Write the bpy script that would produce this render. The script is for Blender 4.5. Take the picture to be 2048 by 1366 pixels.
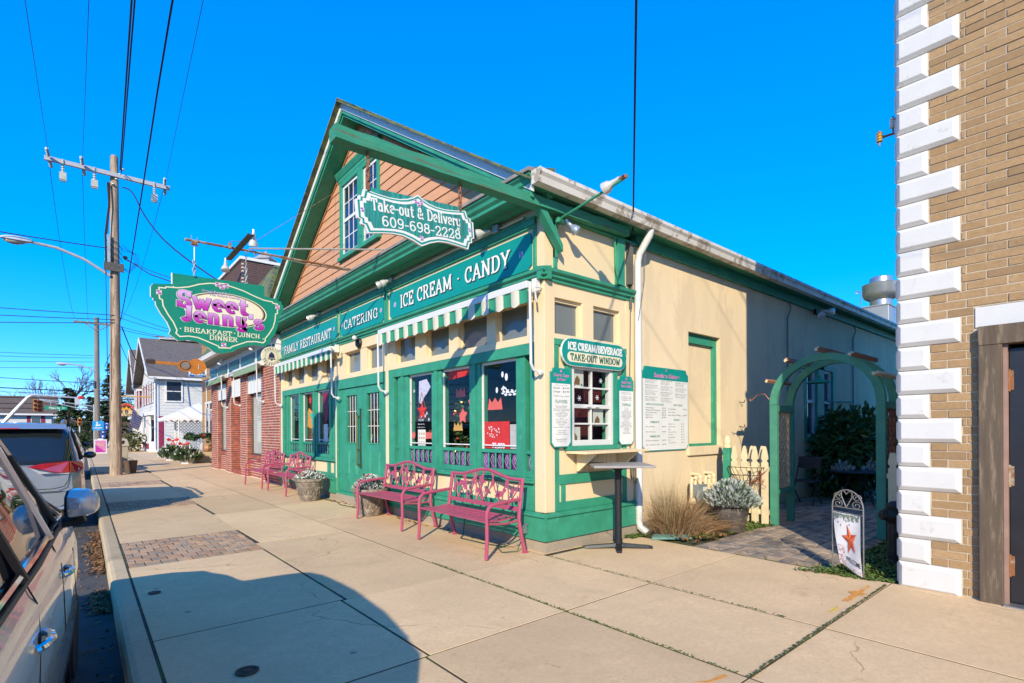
import bpy, math, random
from mathutils import Vector, Matrix
random.seed(7)
for o in list(bpy.data.objects): bpy.data.objects.remove(o)
SC = bpy.context.scene; COL = SC.collection
R = math.radians; PI = math.pi
# ---------------------------------------------------------------- camera, light, exposure
YAW = 0.70154; ROLL = -0.00568
cd = bpy.data.cameras.new('camera'); cam = bpy.data.objects.new('camera', cd); COL.objects.link(cam)
cd.sensor_width = 36; cd.lens = 36*1042/2048; cd.shift_y = 176.4/2048; cd.clip_start = .05; cd.clip_end = 3000
fw = Vector((math.sin(YAW), math.cos(YAW), 0)); rt = Vector((math.cos(YAW), -math.sin(YAW), 0)); up = Vector((0, 0, 1))
r2 = rt*math.cos(ROLL)+up*math.sin(ROLL); u2 = -rt*math.sin(ROLL)+up*math.cos(ROLL)
m = Matrix.Identity(4)
for i in range(3): m[i][0] = r2[i]; m[i][1] = u2[i]; m[i][2] = -fw[i]; m[i][3] = (0, 0, 1.45)[i]
cam.matrix_world = m; SC.camera = cam
SUN_AZ = R(48.5); SUN_EL = R(27)             # the light travels towards +X +Y and down
sdir = Vector((math.sin(SUN_AZ)*math.cos(SUN_EL), math.cos(SUN_AZ)*math.cos(SUN_EL), -math.sin(SUN_EL)))
W = bpy.data.worlds.new('World'); SC.world = W; W.use_nodes = True
wn = W.node_tree.nodes; wl = W.node_tree.links
for n in list(wn): wn.remove(n)
wo = wn.new('ShaderNodeOutputWorld'); bg = wn.new('ShaderNodeBackground'); sk = wn.new('ShaderNodeTexSky'); hs = wn.new('ShaderNodeHueSaturation'); gm = wn.new('ShaderNodeGamma')
sk.sky_type = 'NISHITA'; sk.sun_disc = False; sk.sun_elevation = SUN_EL; sk.sun_rotation = SUN_AZ+PI; sk.altitude = 8000; sk.air_density = 2.3; sk.dust_density = 0.0; sk.ozone_density = 10
hs.inputs['Saturation'].default_value = 1.42; hs.inputs['Hue'].default_value = .513; hs.inputs['Value'].default_value = 1.38
gm.inputs[1].default_value = .6; wl.new(sk.outputs[0], gm.inputs[0]); wl.new(gm.outputs[0], hs.inputs['Color']); wl.new(hs.outputs[0], bg.inputs[0]); wl.new(bg.outputs[0], wo.inputs[0])
bg.inputs[1].default_value = 0.15
sd = bpy.data.lights.new('sun', 'SUN'); so = bpy.data.objects.new('sun', sd); COL.objects.link(so)
sd.energy = 2.0; sd.angle = R(.5); sd.color = (1.0, .88, .65)
so.rotation_euler = sdir.to_track_quat('-Z', 'Y').to_euler(); so.location = (-20, -20, 30)
SC.view_settings.view_transform = 'Standard'; SC.view_settings.look = 'None'; SC.view_settings.exposure = 1.62; SC.view_settings.gamma = 1; SC.view_settings.use_curve_mapping = False
SC.render.engine = 'CYCLES'; SC.cycles.max_bounces = 6; SC.cycles.transparent_max_bounces = 12
SC.cycles.caustics_reflective = False; SC.cycles.caustics_refractive = False

# ---------------------------------------------------------------- materials
def NT(name):
    m = bpy.data.materials.new(name); m.use_nodes = True; nt = m.node_tree; b = nt.nodes['Principled BSDF']
    return m, nt, b
def node(nt, t, **kw):
    n = nt.nodes.new(t)
    for k, v in kw.items(): setattr(n, k, v)
    return n
def ramp(nt, src, stops):
    r = node(nt, 'ShaderNodeValToRGB'); e = r.color_ramp.elements
    while len(e) < len(stops): e.new(.5)
    for i, (p, c) in enumerate(stops):
        e[i].position = p; e[i].color = (c, c, c, 1) if isinstance(c, (int, float)) else (*c, 1)
    nt.links.new(src, r.inputs[0]); return r.outputs[0]
def noise(nt, vec, scale, detail=4, rough=.6, dist=0):
    n = node(nt, 'ShaderNodeTexNoise'); n.inputs['Scale'].default_value = scale; n.inputs['Detail'].default_value = detail; n.inputs['Roughness'].default_value = rough; n.inputs['Distortion'].default_value = dist
    nt.links.new(vec, n.inputs['Vector']); return n.outputs[0]
def mix(nt, fac, a, b, mode='MIX'):
    n = node(nt, 'ShaderNodeMix', data_type='RGBA', blend_type=mode)
    for s, v in ((n.inputs[0], fac), (n.inputs[6], a), (n.inputs[7], b)):
        if isinstance(v, (int, float)): s.default_value = v
        elif isinstance(v, tuple): s.default_value = (*v, 1) if len(v) == 3 else v
        else: nt.links.new(v, s)
    return n.outputs[2]
def coords(nt, sc=(1, 1, 1), kind='Object'):
    t = node(nt, 'ShaderNodeTexCoord'); mp = node(nt, 'ShaderNodeMapping'); mp.inputs['Scale'].default_value = sc
    if kind == 'World':
        g = node(nt, 'ShaderNodeNewGeometry'); nt.links.new(g.outputs['Position'], mp.inputs[0])
    else: nt.links.new(t.outputs[kind], mp.inputs[0])
    return mp.outputs[0]
def bump(nt, b, h, dist=.01, strength=.5):
    n = node(nt, 'ShaderNodeBump'); n.inputs['Distance'].default_value = dist; n.inputs['Strength'].default_value = strength
    nt.links.new(h, n.inputs['Height']); nt.links.new(n.outputs[0], b.inputs['Normal'])
def sh(c, k): return tuple(min(1, v*k) for v in c)
MC = {}
def pm(name, c, rough=.6, metal=0, var=.18, scale=6, fine=60, bmp=.25, bd=.004, stretch=(1, 1, 1), rnd=0, wear=None, wearamt=.5, wscale=3, spec=.4, coat=0, kind='World'):
    """painted / plain surface: base colour, soft large blotches, fine grain, optional wear colour, per-object variation"""
    if name in MC: return MC[name]
    m, nt, b = NT(name); v = coords(nt, stretch, kind)
    n1 = noise(nt, v, scale, 3); n2 = noise(nt, v, fine, 3)
    col = mix(nt, ramp(nt, n1, [(.3, 0), (.7, 1)]), sh(c, 1-var), sh(c, 1+var*.6))
    col = mix(nt, ramp(nt, n2, [(.35, 0), (.65, .35)]), col, sh(c, 1-var*.8))
    if wear:
        w = noise(nt, v, wscale, 8, .72)
        col = mix(nt, ramp(nt, w, [(1-wearamt*.5-.06, 0), (1-wearamt*.5, 1)]), col, wear)
    if rnd:
        oi = node(nt, 'ShaderNodeObjectInfo'); hsv = node(nt, 'ShaderNodeHueSaturation')
        mm = node(nt, 'ShaderNodeMapRange'); mm.inputs[3].default_value = 1-rnd; mm.inputs[4].default_value = 1+rnd
        nt.links.new(oi.outputs['Random'], mm.inputs[0]); nt.links.new(mm.outputs[0], hsv.inputs['Value']); nt.links.new(col, hsv.inputs['Color']); col = hsv.outputs[0]
    nt.links.new(col, b.inputs['Base Color'])
    b.inputs['Roughness'].default_value = rough; b.inputs['Metallic'].default_value = metal; b.inputs['Specular IOR Level'].default_value = spec
    if coat: b.inputs['Coat Weight'].default_value = coat; b.inputs['Coat Roughness'].default_value = .03
    if bmp: bump(nt, b, n2, bd, bmp)
    MC[name] = m; return m
def glass(name, tint=(.9, .95, .95), refl=.06):
    if name in MC: return MC[name]
    m, nt, b = NT(name); nt.nodes.remove(b)
    t = node(nt, 'ShaderNodeBsdfTransparent'); t.inputs[0].default_value = (*tint, 1)
    g = node(nt, 'ShaderNodeBsdfGlossy'); g.inputs['Roughness'].default_value = .015
    lw = node(nt, 'ShaderNodeLayerWeight'); pw = node(nt, 'ShaderNodeMath', operation='POWER'); pw.inputs[1].default_value = 4.5; nt.links.new(lw.outputs['Facing'], pw.inputs[0])
    f = node(nt, 'ShaderNodeMapRange'); f.inputs[3].default_value = refl; f.inputs[4].default_value = 1; nt.links.new(pw.outputs[0], f.inputs[0])
    mx = node(nt, 'ShaderNodeMixShader'); o = nt.nodes['Material Output']
    nt.links.new(f.outputs[0], mx.inputs[0]); nt.links.new(t.outputs[0], mx.inputs[1]); nt.links.new(g.outputs[0], mx.inputs[2]); nt.links.new(mx.outputs[0], o.inputs[0])
    MC[name] = m; return m

# ---------------------------------------------------------------- geometry
class MB:
    def __init__(s): s.v = []; s.f = []; s.mi = []; s.k = 0
    def face(s, pts, mi=0):
        n = len(s.v); s.v += [tuple(p) for p in pts]; s.f.append(list(range(n, n+len(pts)))); s.mi.append(mi)
    def box(s, x0, y0, z0, x1, y1, z1, mi=0):
        if x0 > x1: x0, x1 = x1, x0
        if y0 > y1: y0, y1 = y1, y0
        if z0 > z1: z0, z1 = z1, z0
        n = len(s.v); s.v += [(x, y, z) for x in (x0, x1) for y in (y0, y1) for z in (z0, z1)]
        for q in ((0, 1, 3, 2), (4, 6, 7, 5), (0, 4, 5, 1), (2, 3, 7, 6), (0, 2, 6, 4), (1, 5, 7, 3)): s.f.append([n+i for i in q]); s.mi.append(mi)
        return s
    def cham(s, x0, y0, z0, x1, y1, z1, ax, c, mi=0, neg=True):
        """box whose face at the low (neg) end of axis ax is chamfered by c"""
        lo = [min(x0, x1), min(y0, y1), min(z0, z1)]; hi = [max(x0, x1), max(y0, y1), max(z0, z1)]
        a, b = [i for i in range(3) if i != ax]
        def ring(d, ins):
            out = []
            for (p, q) in ((lo[a]+ins, lo[b]+ins), (hi[a]-ins, lo[b]+ins), (hi[a]-ins, hi[b]-ins), (lo[a]+ins, hi[b]-ins)):
                w = [0, 0, 0]; w[ax] = d; w[a] = p; w[b] = q; out.append(tuple(w))
            return out
        e0, e1 = (lo[ax], hi[ax]) if neg else (hi[ax], lo[ax]); sg = 1 if neg else -1
        s.rings([ring(e0, c), ring(e0+sg*c, 0), ring(e1, 0)], closed=True, caps=True, mi=mi); return s
    def rings(s, rs, closed=True, caps=False, mi=0):
        n = len(s.v); k = len(rs[0])
        for r in rs: s.v += [tuple(p) for p in r]
        for i in range(len(rs)-1):
            for j in range(k if closed else k-1):
                a = n+i*k+j; b = n+i*k+(j+1) % k
                s.f.append([a, b, b+k, a+k]); s.mi.append(mi)
        if caps:
            s.f.append([n+j for j in range(k)][::-1]); s.mi.append(mi)
            s.f.append([n+(len(rs)-1)*k+j for j in range(k)]); s.mi.append(mi)
        return s
    def prism(s, pts, ax, a, b, mi=0):
        """2D outline (in the two other axes, cyclic order) extruded along axis ax from a to b"""
        def P(p, d):
            w = [0, 0, 0]; w[ax] = d; o = [i for i in range(3) if i != ax]; w[o[0]] = p[0]; w[o[1]] = p[1]; return w
        return s.rings([[P(p, a) for p in pts], [P(p, b) for p in pts]], True, True, mi)
    def tube(s, path, r, n=6, mi=0, caps=True, rad=None):
        path = [Vector(p) for p in path]; rs = []
        t0 = (path[1]-path[0]).normalized(); ref = Vector((0, 0, 1)) if abs(t0.z) < .9 else Vector((1, 0, 0)); nrm = t0.cross(ref).normalized()
        for i, p in enumerate(path):
            t = ((path[min(i+1, len(path)-1)]-path[max(i-1, 0)])).normalized()
            nrm = (nrm-t*nrm.dot(t)); nrm = nrm.normalized() if nrm.length > 1e-6 else t.orthogonal().normalized()
            b = t.cross(nrm); rr = rad[i] if rad else r
            rs.append([p+(nrm*math.cos(2*PI*j/n)+b*math.sin(2*PI*j/n))*rr for j in range(n)])
        return s.rings(rs, True, caps, mi)
    def lathe(s, prof, c=(0, 0, 0), n=20, ax=2, mi=0, caps=True, squash=1):
        rs = []
        for r, h in prof:
            ring = []
            for j in range(n):
                a = 2*PI*j/n; p = [0, 0, 0]; o = [i for i in range(3) if i != ax]
                p[o[0]] = c[o[0]]+r*math.cos(a); p[o[1]] = c[o[1]]+r*math.sin(a)*squash; p[ax] = c[ax]+h; ring.append(p)
            rs.append(ring)
        return s.rings(rs, True, caps, mi)
    def ball(s, c, r, n=8, mi=0, sc=(1, 1, 1)):
        rs = []
        for i in range(1, n):
            a = PI*i/n; rs.append([(c[0]+r*sc[0]*math.sin(a)*math.cos(2*PI*j/n), c[1]+r*sc[1]*math.sin(a)*math.sin(2*PI*j/n), c[2]-r*sc[2]*math.cos(a)) for j in range(n)])
        return s.rings(rs, True, True, mi)
    def add(s, verts, faces, mi=0):
        n = len(s.v); s.v += [tuple(v) for v in verts]; s.f += [[n+i for i in f] for f in faces]; s.mi += [mi]*len(faces)
    def xf(s, fn): s.v = [tuple(fn(*p)) for p in s.v]; return s
    def build(s, name, mat, parent=None, smooth=False, bevel=0, local=False, kind=None, label=None):
        org = (0, 0, 0)
        if parent is not None and not local: org = parent.get('_o') and tuple(parent['_o']) or tuple(parent.location)
        me = bpy.data.meshes.new(name); me.from_pydata([(p[0]-org[0], p[1]-org[1], p[2]-org[2]) for p in s.v], [], s.f)
        for mm in (mat if isinstance(mat, (list, tuple)) else [mat]): me.materials.append(mm)
        if len(me.materials) > 1: me.polygons.foreach_set('material_index', s.mi)
        me.update()
        if smooth:
            me.polygons.foreach_set('use_smooth', [True]*len(me.polygons)); me.set_sharp_from_angle(angle=R(38))
        import bmesh
        bm = bmesh.new(); bm.from_mesh(me); bmesh.ops.recalc_face_normals(bm, faces=bm.faces); bm.to_mesh(me); bm.free()
        o = bpy.data.objects.new(name, me); COL.objects.link(o)
        if parent is not None: o.parent = parent
        if bevel:
            b = o.modifiers.new('bevel', 'BEVEL'); b.width = bevel; b.segments = 2; b.limit_method = 'ANGLE'; b.angle_limit = R(40)
        if kind is None and parent is not None and name in ('lettering', 'emblem', 'window_lettering', 'valance', 'relief', 'service_cables', 'chain'): kind = 'stuff'
        if kind: o['kind'] = kind
        if label: o['label'] = label
        return o
def tag(o, label, cat, group=None):
    o['label'] = label; o['category'] = cat
    if group: o['group'] = group
    return o
def thing(name, label, cat, loc=(0, 0, 0), rz=0, group=None, local=False):
    """an Empty at the thing's base; parts are given in world metres (local=False)"""
    o = bpy.data.objects.new(name, None); o.empty_display_size = .2; COL.objects.link(o); o.location = loc; o.rotation_euler = (0, 0, rz)
    return tag(o, label, cat, group)
def struct(name, mb, mat, label, **k):
    o = mb.build(name, mat, **k); o['kind'] = 'structure'; o['label'] = label; return o
def dup(o, loc, rz=0, label=None, group=None):
    r = o.copy(); COL.objects.link(r); r.location = loc; r.rotation_euler = (0, 0, rz)
    if label: r['label'] = label
    if group: r['group'] = group
    def rec(a, b):
        for ch in list(a.children):
            c = ch.copy(); COL.objects.link(c); c.parent = b; rec(ch, c)
    rec(o, r); return r
def inst(proto, parent, loc, rz=0, sc=(1, 1, 1)):
    """one more piece sharing the proto's mesh, placed in world metres under parent"""
    c = proto.copy(); COL.objects.link(c); c.parent = parent; p = parent.location if parent else (0, 0, 0)
    c.location = (loc[0]-p[0], loc[1]-p[1], loc[2]-p[2]); c.rotation_euler = (0, 0, rz); c.scale = sc; return c
def arc(cx, cy, rx, ry, a0, a1, n=10): return [(cx+rx*math.cos(R(a0+(a1-a0)*i/n)), cy+ry*math.sin(R(a0+(a1-a0)*i/n))) for i in range(n+1)]
def rr(a, b): return random.uniform(a, b)

# ---------------------------------------------------------------- lettering: a small slab-serif stroke alphabet (cap height 1)
def A_(*a): return arc(*a)
G = {}
def g(ch, w, *st): G[ch] = (w, st)
# a stroke is a list of points; ('s', x, y, half) is a serif bar
def s_(x, y, h=.13): return ('s', x, y, h)
g('A', .78, [(.1, 0), (.39, 1)], [(.39, 1), (.68, 0)], [(.2, .33), (.58, .33)], s_(.1, 0), s_(.68, 0))
g('B', .68, [(.16, 0), (.16, 1)], [(.05, 1), (.36, 1)]+A_(.36, .77, .2, .23, 90, -90)+[(.16, .54)], [(.16, .52)]+A_(.38, .27, .23, .27, 90, -90)+[(.05, 0)])
g('C', .7, A_(.38, .5, .3, .5, 48, 312, 16), [(.6, .68), (.6, .98)])
g('D', .76, [(.16, 0), (.16, 1)], [(.05, 1), (.34, 1)]+A_(.34, .5, .34, .5, 90, -90, 14)+[(.05, 0)])
g('E', .66, [(.16, 0), (.16, 1)], [(.05, 1), (.58, 1), (.58, .8)], [(.16, .52), (.42, .52)], [(.05, 0), (.6, 0), (.6, .22)], [(.42, .42), (.42, .62)])
g('F', .62, [(.16, 0), (.16, 1)], [(.05, 1), (.56, 1), (.56, .8)], [(.16, .52), (.42, .52)], s_(.16, 0), [(.42, .42), (.42, .62)])
g('G', .76, A_(.38, .5, .3, .5, 48, 320, 16), [(.6, .68), (.6, .98)], [(.62, .05), (.62, .42)], s_(.6, .42))
g('H', .8, [(.16, 0), (.16, 1)], [(.62, 0), (.62, 1)], [(.16, .5), (.62, .5)], s_(.16, 0), s_(.62, 0), s_(.16, 1), s_(.62, 1))
g('I', .34, [(.17, 0), (.17, 1)], s_(.17, 0), s_(.17, 1))
g('J', .5, [(.34, 1), (.34, .2)]+A_(.2, .2, .14, .2, 0, -160, 6), s_(.34, 1))
g('K', .78, [(.16, 0), (.16, 1)], [(.18, .4), (.6, 1)], [(.3, .58), (.64, 0)], s_(.16, 0), s_(.16, 1), s_(.64, 0, .1), s_(.6, 1, .1))
g('L', .6, [(.16, 0), (.16, 1)], [(.05, 0), (.56, 0), (.56, .24)], s_(.16, 1))
g('M', .98, [(.16, 0), (.16, 1)], [(.16, 1), (.48, .12)], [(.48, .12), (.8, 1)], [(.8, 1), (.8, 0)], s_(.14, 0), s_(.82, 0), s_(.1, 1, .08), s_(.86, 1, .08))
g('N', .82, [(.16, 0), (.16, 1)], [(.16, 1), (.64, 0)], [(.64, 0), (.64, 1)], s_(.14, 0), s_(.08, 1, .08), s_(.66, 1))
g('O', .78, A_(.39, .5, .32, .5, 0, 360, 22))
g('P', .64, [(.16, 0), (.16, 1)], [(.05, 1), (.36, 1)]+A_(.36, .74, .22, .26, 90, -90)+[(.16, .48)], s_(.18, 0))
g('R', .74, [(.16, 0), (.16, 1)], [(.05, 1), (.36, 1)]+A_(.36, .76, .2, .24, 90, -90)+[(.16, .52)], [(.36, .52), (.62, 0)], s_(.16, 0), s_(.65, 0, .1))
g('S', .62, A_(.31, .75, .22, .25, 30, 270, 10)+A_(.31, .25, .24, .25, 90, -150, 10), [(.53, .74), (.53, .98)], [(.08, .02), (.08, .28)])
g('T', .7, [(.35, 0), (.35, 1)], [(.05, .76), (.05, 1), (.65, 1), (.65, .76)], s_(.35, 0))
g('U', .78, [(.16, 1), (.16, .3)]+A_(.38, .3, .22, .3, 180, 360, 10)+[(.6, 1)], s_(.16, 1), s_(.6, 1))
g('V', .76, [(.1, 1), (.38, 0)], [(.38, 0), (.66, 1)], s_(.1, 1), s_(.66, 1))
g('W', 1.06, [(.1, 1), (.32, 0)], [(.32, 0), (.53, .8)], [(.53, .8), (.74, 0)], [(.74, 0), (.96, 1)], s_(.1, 1), s_(.96, 1), s_(.53, .9, .08))
g('Y', .74, [(.1, 1), (.37, .46)], [(.64, 1), (.37, .46)], [(.37, .46), (.37, 0)], s_(.1, 1), s_(.64, 1), s_(.37, 0))
g('0', .64, A_(.32, .5, .24, .5, 0, 360, 18)); g('1', .4, [(.06, .8), (.22, 1), (.22, 0)], s_(.22, 0))
g('2', .64, [(.1, .72), (.1, .84)]+A_(.32, .74, .22, .26, 150, -20, 9)+[(.1, .0), (.56, 0), (.56, .22)])
g('6', .64, A_(.36, .66, .26, .34, 55, 180, 8)+[(.1, .3)], A_(.32, .3, .22, .3, 0, 360, 18))
g('8', .64, A_(.32, .76, .2, .24, 0, 360, 16), A_(.32, .27, .24, .27, 0, 360, 16)); g('9', .64, A_(.28, .34, .26, .34, 235, 360, 8)+[(.54, .7)], A_(.32, .7, .22, .3, 0, 360, 18))
g('a', .62, A_(.28, .25, .2, .25, 0, 360, 14), [(.48, .0), (.48, .5)]+A_(.3, .5, .18, .2, 0, 150, 6), s_(.52, 0, .08))
g('k', .68, [(.14, 0), (.14, 1)], [(.16, .28), (.5, .66)], [(.28, .4), (.54, 0)], s_(.14, 0, .1), s_(.1, 1, .07), s_(.54, 0, .1), s_(.5, .66, .1))
g('e', .6, [(.08, .37), (.52, .37)]+A_(.3, .35, .22, .35, 4, 296, 14)); g('o', .62, A_(.3, .35, .22, .35, 0, 360, 18))
g('u', .68, [(.14, .68), (.14, .25)]+A_(.31, .22, .17, .22, 180, 360, 8), [(.48, 0), (.48, .68)], s_(.1, .68, .07), s_(.44, .68, .07), s_(.52, 0, .07))
g('t', .46, [(.2, .95), (.2, .15)]+A_(.3, .15, .1, .15, 180, 330, 5), [(.04, .68), (.4, .68)])
g('l', .3, [(.15, 0), (.15, 1)], s_(.15, 0, .12), s_(.11, 1, .07)); g('i', .3, [(.15, 0), (.15, .68)], [(.15, .86), (.15, .99)], s_(.15, 0, .12), s_(.11, .68, .07))
g('v', .62, [(.1, .68), (.31, 0)], [(.31, 0), (.52, .68)], s_(.1, .68, .1), s_(.52, .68, .1))
g('r', .5, [(.14, 0), (.14, .68)], [(.14, .5)]+A_(.32, .46, .16, .22, 130, 20, 5), s_(.14, 0, .12), s_(.1, .68, .07))
g('y', .62, [(.1, .68), (.1, .3)]+A_(.28, .26, .18, .24, 180, 360, 6), [(.46, .68), (.46, -.15)]+A_(.28, -.12, .18, .18, 0, -150, 6), s_(.1, .68, .09), s_(.46, .68, .09))
g('n', .68, [(.14, 0), (.14, .68)], [(.14, .5)]+A_(.31, .46, .17, .22, 150, 0, 7)+[(.48, 0)], s_(.14, 0, .1), s_(.48, 0, .1), s_(.1, .68, .07))
g('w', .9, [(.08, .68), (.26, 0)], [(.26, 0), (.44, .55)], [(.44, .55), (.62, 0)], [(.62, 0), (.8, .68)], s_(.08, .68, .1), s_(.8, .68, .1))
g('s', .52, A_(.26, .51, .17, .17, 30, 270, 8)+A_(.26, .17, .19, .17, 90, -150, 8))
g('&', .8, [(.7, 0), (.2, .62)]+A_(.33, .78, .15, .22, 215, -40, 9)+[(.2, .45)]+A_(.3, .24, .22, .24, 130, 330, 9)+[(.66, .5)])
g('-', .42, [(.06, .4), (.36, .4)]); g('/', .42, [(.02, -.08), (.38, 1.05)]); g('.', .4, [(.15, .5), (.25, .5)]); g("'", .2, [(.1, .75), (.1, 1)]); g(' ', .36)
def ribbon(mb, pts, th, tv, off, put, mi=0, ext=0):
    p = [Vector((a, b)) for a, b in pts]; n = len(p)
    if n < 2: return
    closed = (p[0]-p[-1]).length < 1e-4 and n > 3
    if ext and not closed: p[0] = p[0]-(p[1]-p[0]).normalized()*ext; p[-1] = p[-1]+(p[-1]-p[-2]).normalized()*ext
    L = []; Rr = []
    for i in range(n):
        a = p[(i-1) % (n-1)] if closed else p[max(i-1, 0)]; c = p[(i+1) % (n-1)] if closed else p[min(i+1, n-1)]
        d1 = (p[i]-a); d2 = (c-p[i])
        if d1.length < 1e-7: d1 = d2
        if d2.length < 1e-7: d2 = d1
        d1 = d1.normalized(); d2 = d2.normalized(); t = (d1+d2)
        t = t.normalized() if t.length > 1e-4 else d2
        nn = Vector((-t.y, t.x)); k = 1/max(.55, nn.dot(Vector((-d2.y, d2.x))))
        w = (th+(tv-th)*abs(t.y))*.5*k
        L.append(p[i]+nn*w); Rr.append(p[i]-nn*w)
    b = len(mb.v); mb.v += [put(q.x, q.y, off) for q in L]+[put(q.x, q.y, off) for q in Rr]
    for i in range(n-1): mb.f.append([b+i, b+i+1, b+n+i+1, b+n+i]); mb.mi.append(mi)
def letters(mb, txt, put, h, width=None, th=.1, tv=.2, gap=.05, off=0, mi=0, cx=None, x0=0, y0=0, serif=True, fatten=0, rnd=False):
    """stroke text, baseline at (x0,y0); put(x, y, lift) maps sign metres to world"""
    tot = sum(G[c][0]+gap for c in txt)-gap; sx = h if width is None else width/tot
    if cx is not None: x0 = cx-tot*sx/2
    x = x0; lift = off
    for c in txt:
        w, st = G[c]; k = 0
        for q in st:
            k += 1; o = lift+k*.00025
            if q[0] == 's':
                if serif:
                    P_ = [(x+(q[1]-q[3])*sx, y0+q[2]*h), (x+(q[1]+q[3])*sx, y0+q[2]*h)]
                    ribbon(mb, P_, th*h+2*fatten, th*h+2*fatten, o, put, mi, ext=fatten)
            else:
                P_ = [(x+a*sx, y0+b*h) for a, b in q]
                ribbon(mb, P_, th*h+2*fatten, tv*h+2*fatten, o, put, mi, ext=th*h*.45+fatten*.8)
        x += (w+gap)*sx
    return x
_fc = bpy.data.curves.new('txt', 'FONT'); _fo = bpy.data.objects.new('txt', _fc); COL.objects.link(_fo)
def sans(mb, txt, put, size, x0=0, y0=0, cx=None, off=0, mi=0, sx=1, width=None, bold=0):
    """printed sans text from the built-in font as flat faces"""
    _fc.body = txt; _fc.size = 1; _fc.offset = bold
    me = bpy.data.meshes.new_from_object(_fo.evaluated_get(bpy.context.evaluated_depsgraph_get()))
    if not me.vertices: return
    xs = [v.co.x for v in me.vertices]; w = max(xs)-min(xs); k = size*sx
    if width: k = width/w
    if cx is not None: x0 = cx-(max(xs)+min(xs))/2*k
    mb.add([put(x0+v.co.x*k, y0+v.co.y*size, off) for v in me.vertices], [list(p.vertices) for p in me.polygons], mi)
    bpy.data.meshes.remove(me)
SC.cycles.use_denoising = True
# ================================================================ ground, road, kerb, sidewalk
def concrete(name, base, dark=.55, rust=True):
    m, nt, b = NT(name); v = coords(nt, kind='World')
    n1 = noise(nt, v, .9, 5, .65); n2 = noise(nt, v, 7, 5, .7); n3 = noise(nt, v, 160, 2); n4 = noise(nt, v, 55, 2, .5); n5 = noise(nt, v, 2.3, 6, .75, .6)
    col = mix(nt, ramp(nt, n1, [(.32, 0), (.68, 1)]), sh(base, .84), sh(base, 1.1))
    col = mix(nt, ramp(nt, n2, [(.35, 0), (.75, .5)]), col, sh(base, .8))
    col = mix(nt, ramp(nt, n5, [(.56, 0), (.8, .42)]), col, (base[0]*.5, base[1]*.5, base[2]*.5))      # grime stains
    col = mix(nt, ramp(nt, n3, [(.42, .25), (.6, 0)]), col, sh(base, .55))
    sp = node(nt, 'ShaderNodeTexVoronoi'); sp.inputs['Scale'].default_value = 24; nt.links.new(v, sp.inputs['Vector'])
    spk = node(nt, 'ShaderNodeMath', operation='MULTIPLY'); nt.links.new(ramp(nt, sp.outputs['Distance'], [(.10, 1), (.16, 0)]), spk.inputs[0]); nt.links.new(ramp(nt, n1, [(.45, 0), (.6, .8)]), spk.inputs[1])
    col = mix(nt, spk.outputs[0], col, sh(base, .5))
    gv = node(nt, 'ShaderNodeTexVoronoi'); gv.inputs['Scale'].default_value = 1.9; nt.links.new(v, gv.inputs['Vector'])
    col = mix(nt, ramp(nt, gv.outputs['Distance'], [(.035, .75), (.055, 0)]), col, sh(base, .3))      # trodden gum
    pv = node(nt, 'ShaderNodeTexVoronoi'); pv.inputs['Scale'].default_value = 9.5; nt.links.new(v, pv.inputs['Vector'])
    col = mix(nt, ramp(nt, pv.outputs['Distance'], [(.05, .5), (.09, 0)]), col, sh(base, .45))
    n7 = noise(nt, v, 26, 4, .75); col = mix(nt, ramp(nt, n7, [(.4, .3), (.62, 0)]), col, sh(base, .6))
    n8 = noise(nt, v, .55, 7, .78, 1.2); col = mix(nt, ramp(nt, n8, [(.54, 0), (.72, .42)]), col, (base[0]*.5, base[1]*.51, base[2]*.55))   # old damp stains
    cv = node(nt, 'ShaderNodeTexVoronoi', feature='DISTANCE_TO_EDGE'); cv.inputs['Scale'].default_value = .42
    nv = node(nt, 'ShaderNodeTexNoise'); nv.inputs['Scale'].default_value = 2.2; nv.inputs['Detail'].default_value = 6; nt.links.new(v, nv.inputs['Vector']); ad = node(nt, 'ShaderNodeVectorMath', operation='MULTIPLY_ADD'); ad.inputs[1].default_value = (.5, .5, .5); nt.links.new(nv.outputs['Color'], ad.inputs[0]); nt.links.new(v, ad.inputs[2]); nt.links.new(ad.outputs[0], cv.inputs['Vector'])
    ck = node(nt, 'ShaderNodeMath', operation='MULTIPLY'); nt.links.new(ramp(nt, cv.outputs['Distance'], [(.0012, .8), (.003, 0)]), ck.inputs[0]); nt.links.new(ramp(nt, n1, [(.5, 0), (.56, 1)]), ck.inputs[1]); col = mix(nt, ck.outputs[0], col, sh(base, .3))
    if rust:
        n6 = noise(nt, v, 1.7, 6, .7); col = mix(nt, ramp(nt, n6, [(.62, 0), (.76, .45)]), col, (.34, .19, .09))
    oi = node(nt, 'ShaderNodeObjectInfo'); hv = node(nt, 'ShaderNodeHueSaturation'); mr = node(nt, 'ShaderNodeMapRange'); mr.inputs[3].default_value = .86; mr.inputs[4].default_value = 1.06
    nt.links.new(oi.outputs['Random'], mr.inputs[0]); nt.links.new(mr.outputs[0], hv.inputs['Value']); nt.links.new(col, hv.inputs['Color'])
    nt.links.new(hv.outputs[0], b.inputs['Base Color']); b.inputs['Roughness'].default_value = .9; b.inputs['Specular IOR Level'].default_value = .2
    bump(nt, b, n3, .004, .5); return m
CONC = concrete('concrete', (.82, .575, .325)); CURBM = concrete('kerb concrete', (.62, .475, .29), rust=False)
ASPH = pm('asphalt', (.075, .073, .072), .95, var=.3, scale=3, fine=140, bmp=.7, bd=.008)
SOIL = pm('soil', (.075, .06, .045), .95, var=.4, scale=9, fine=60, bmp=.8, bd=.02, wear=(.09, .12, .03), wearamt=1.0, wscale=5)
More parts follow.
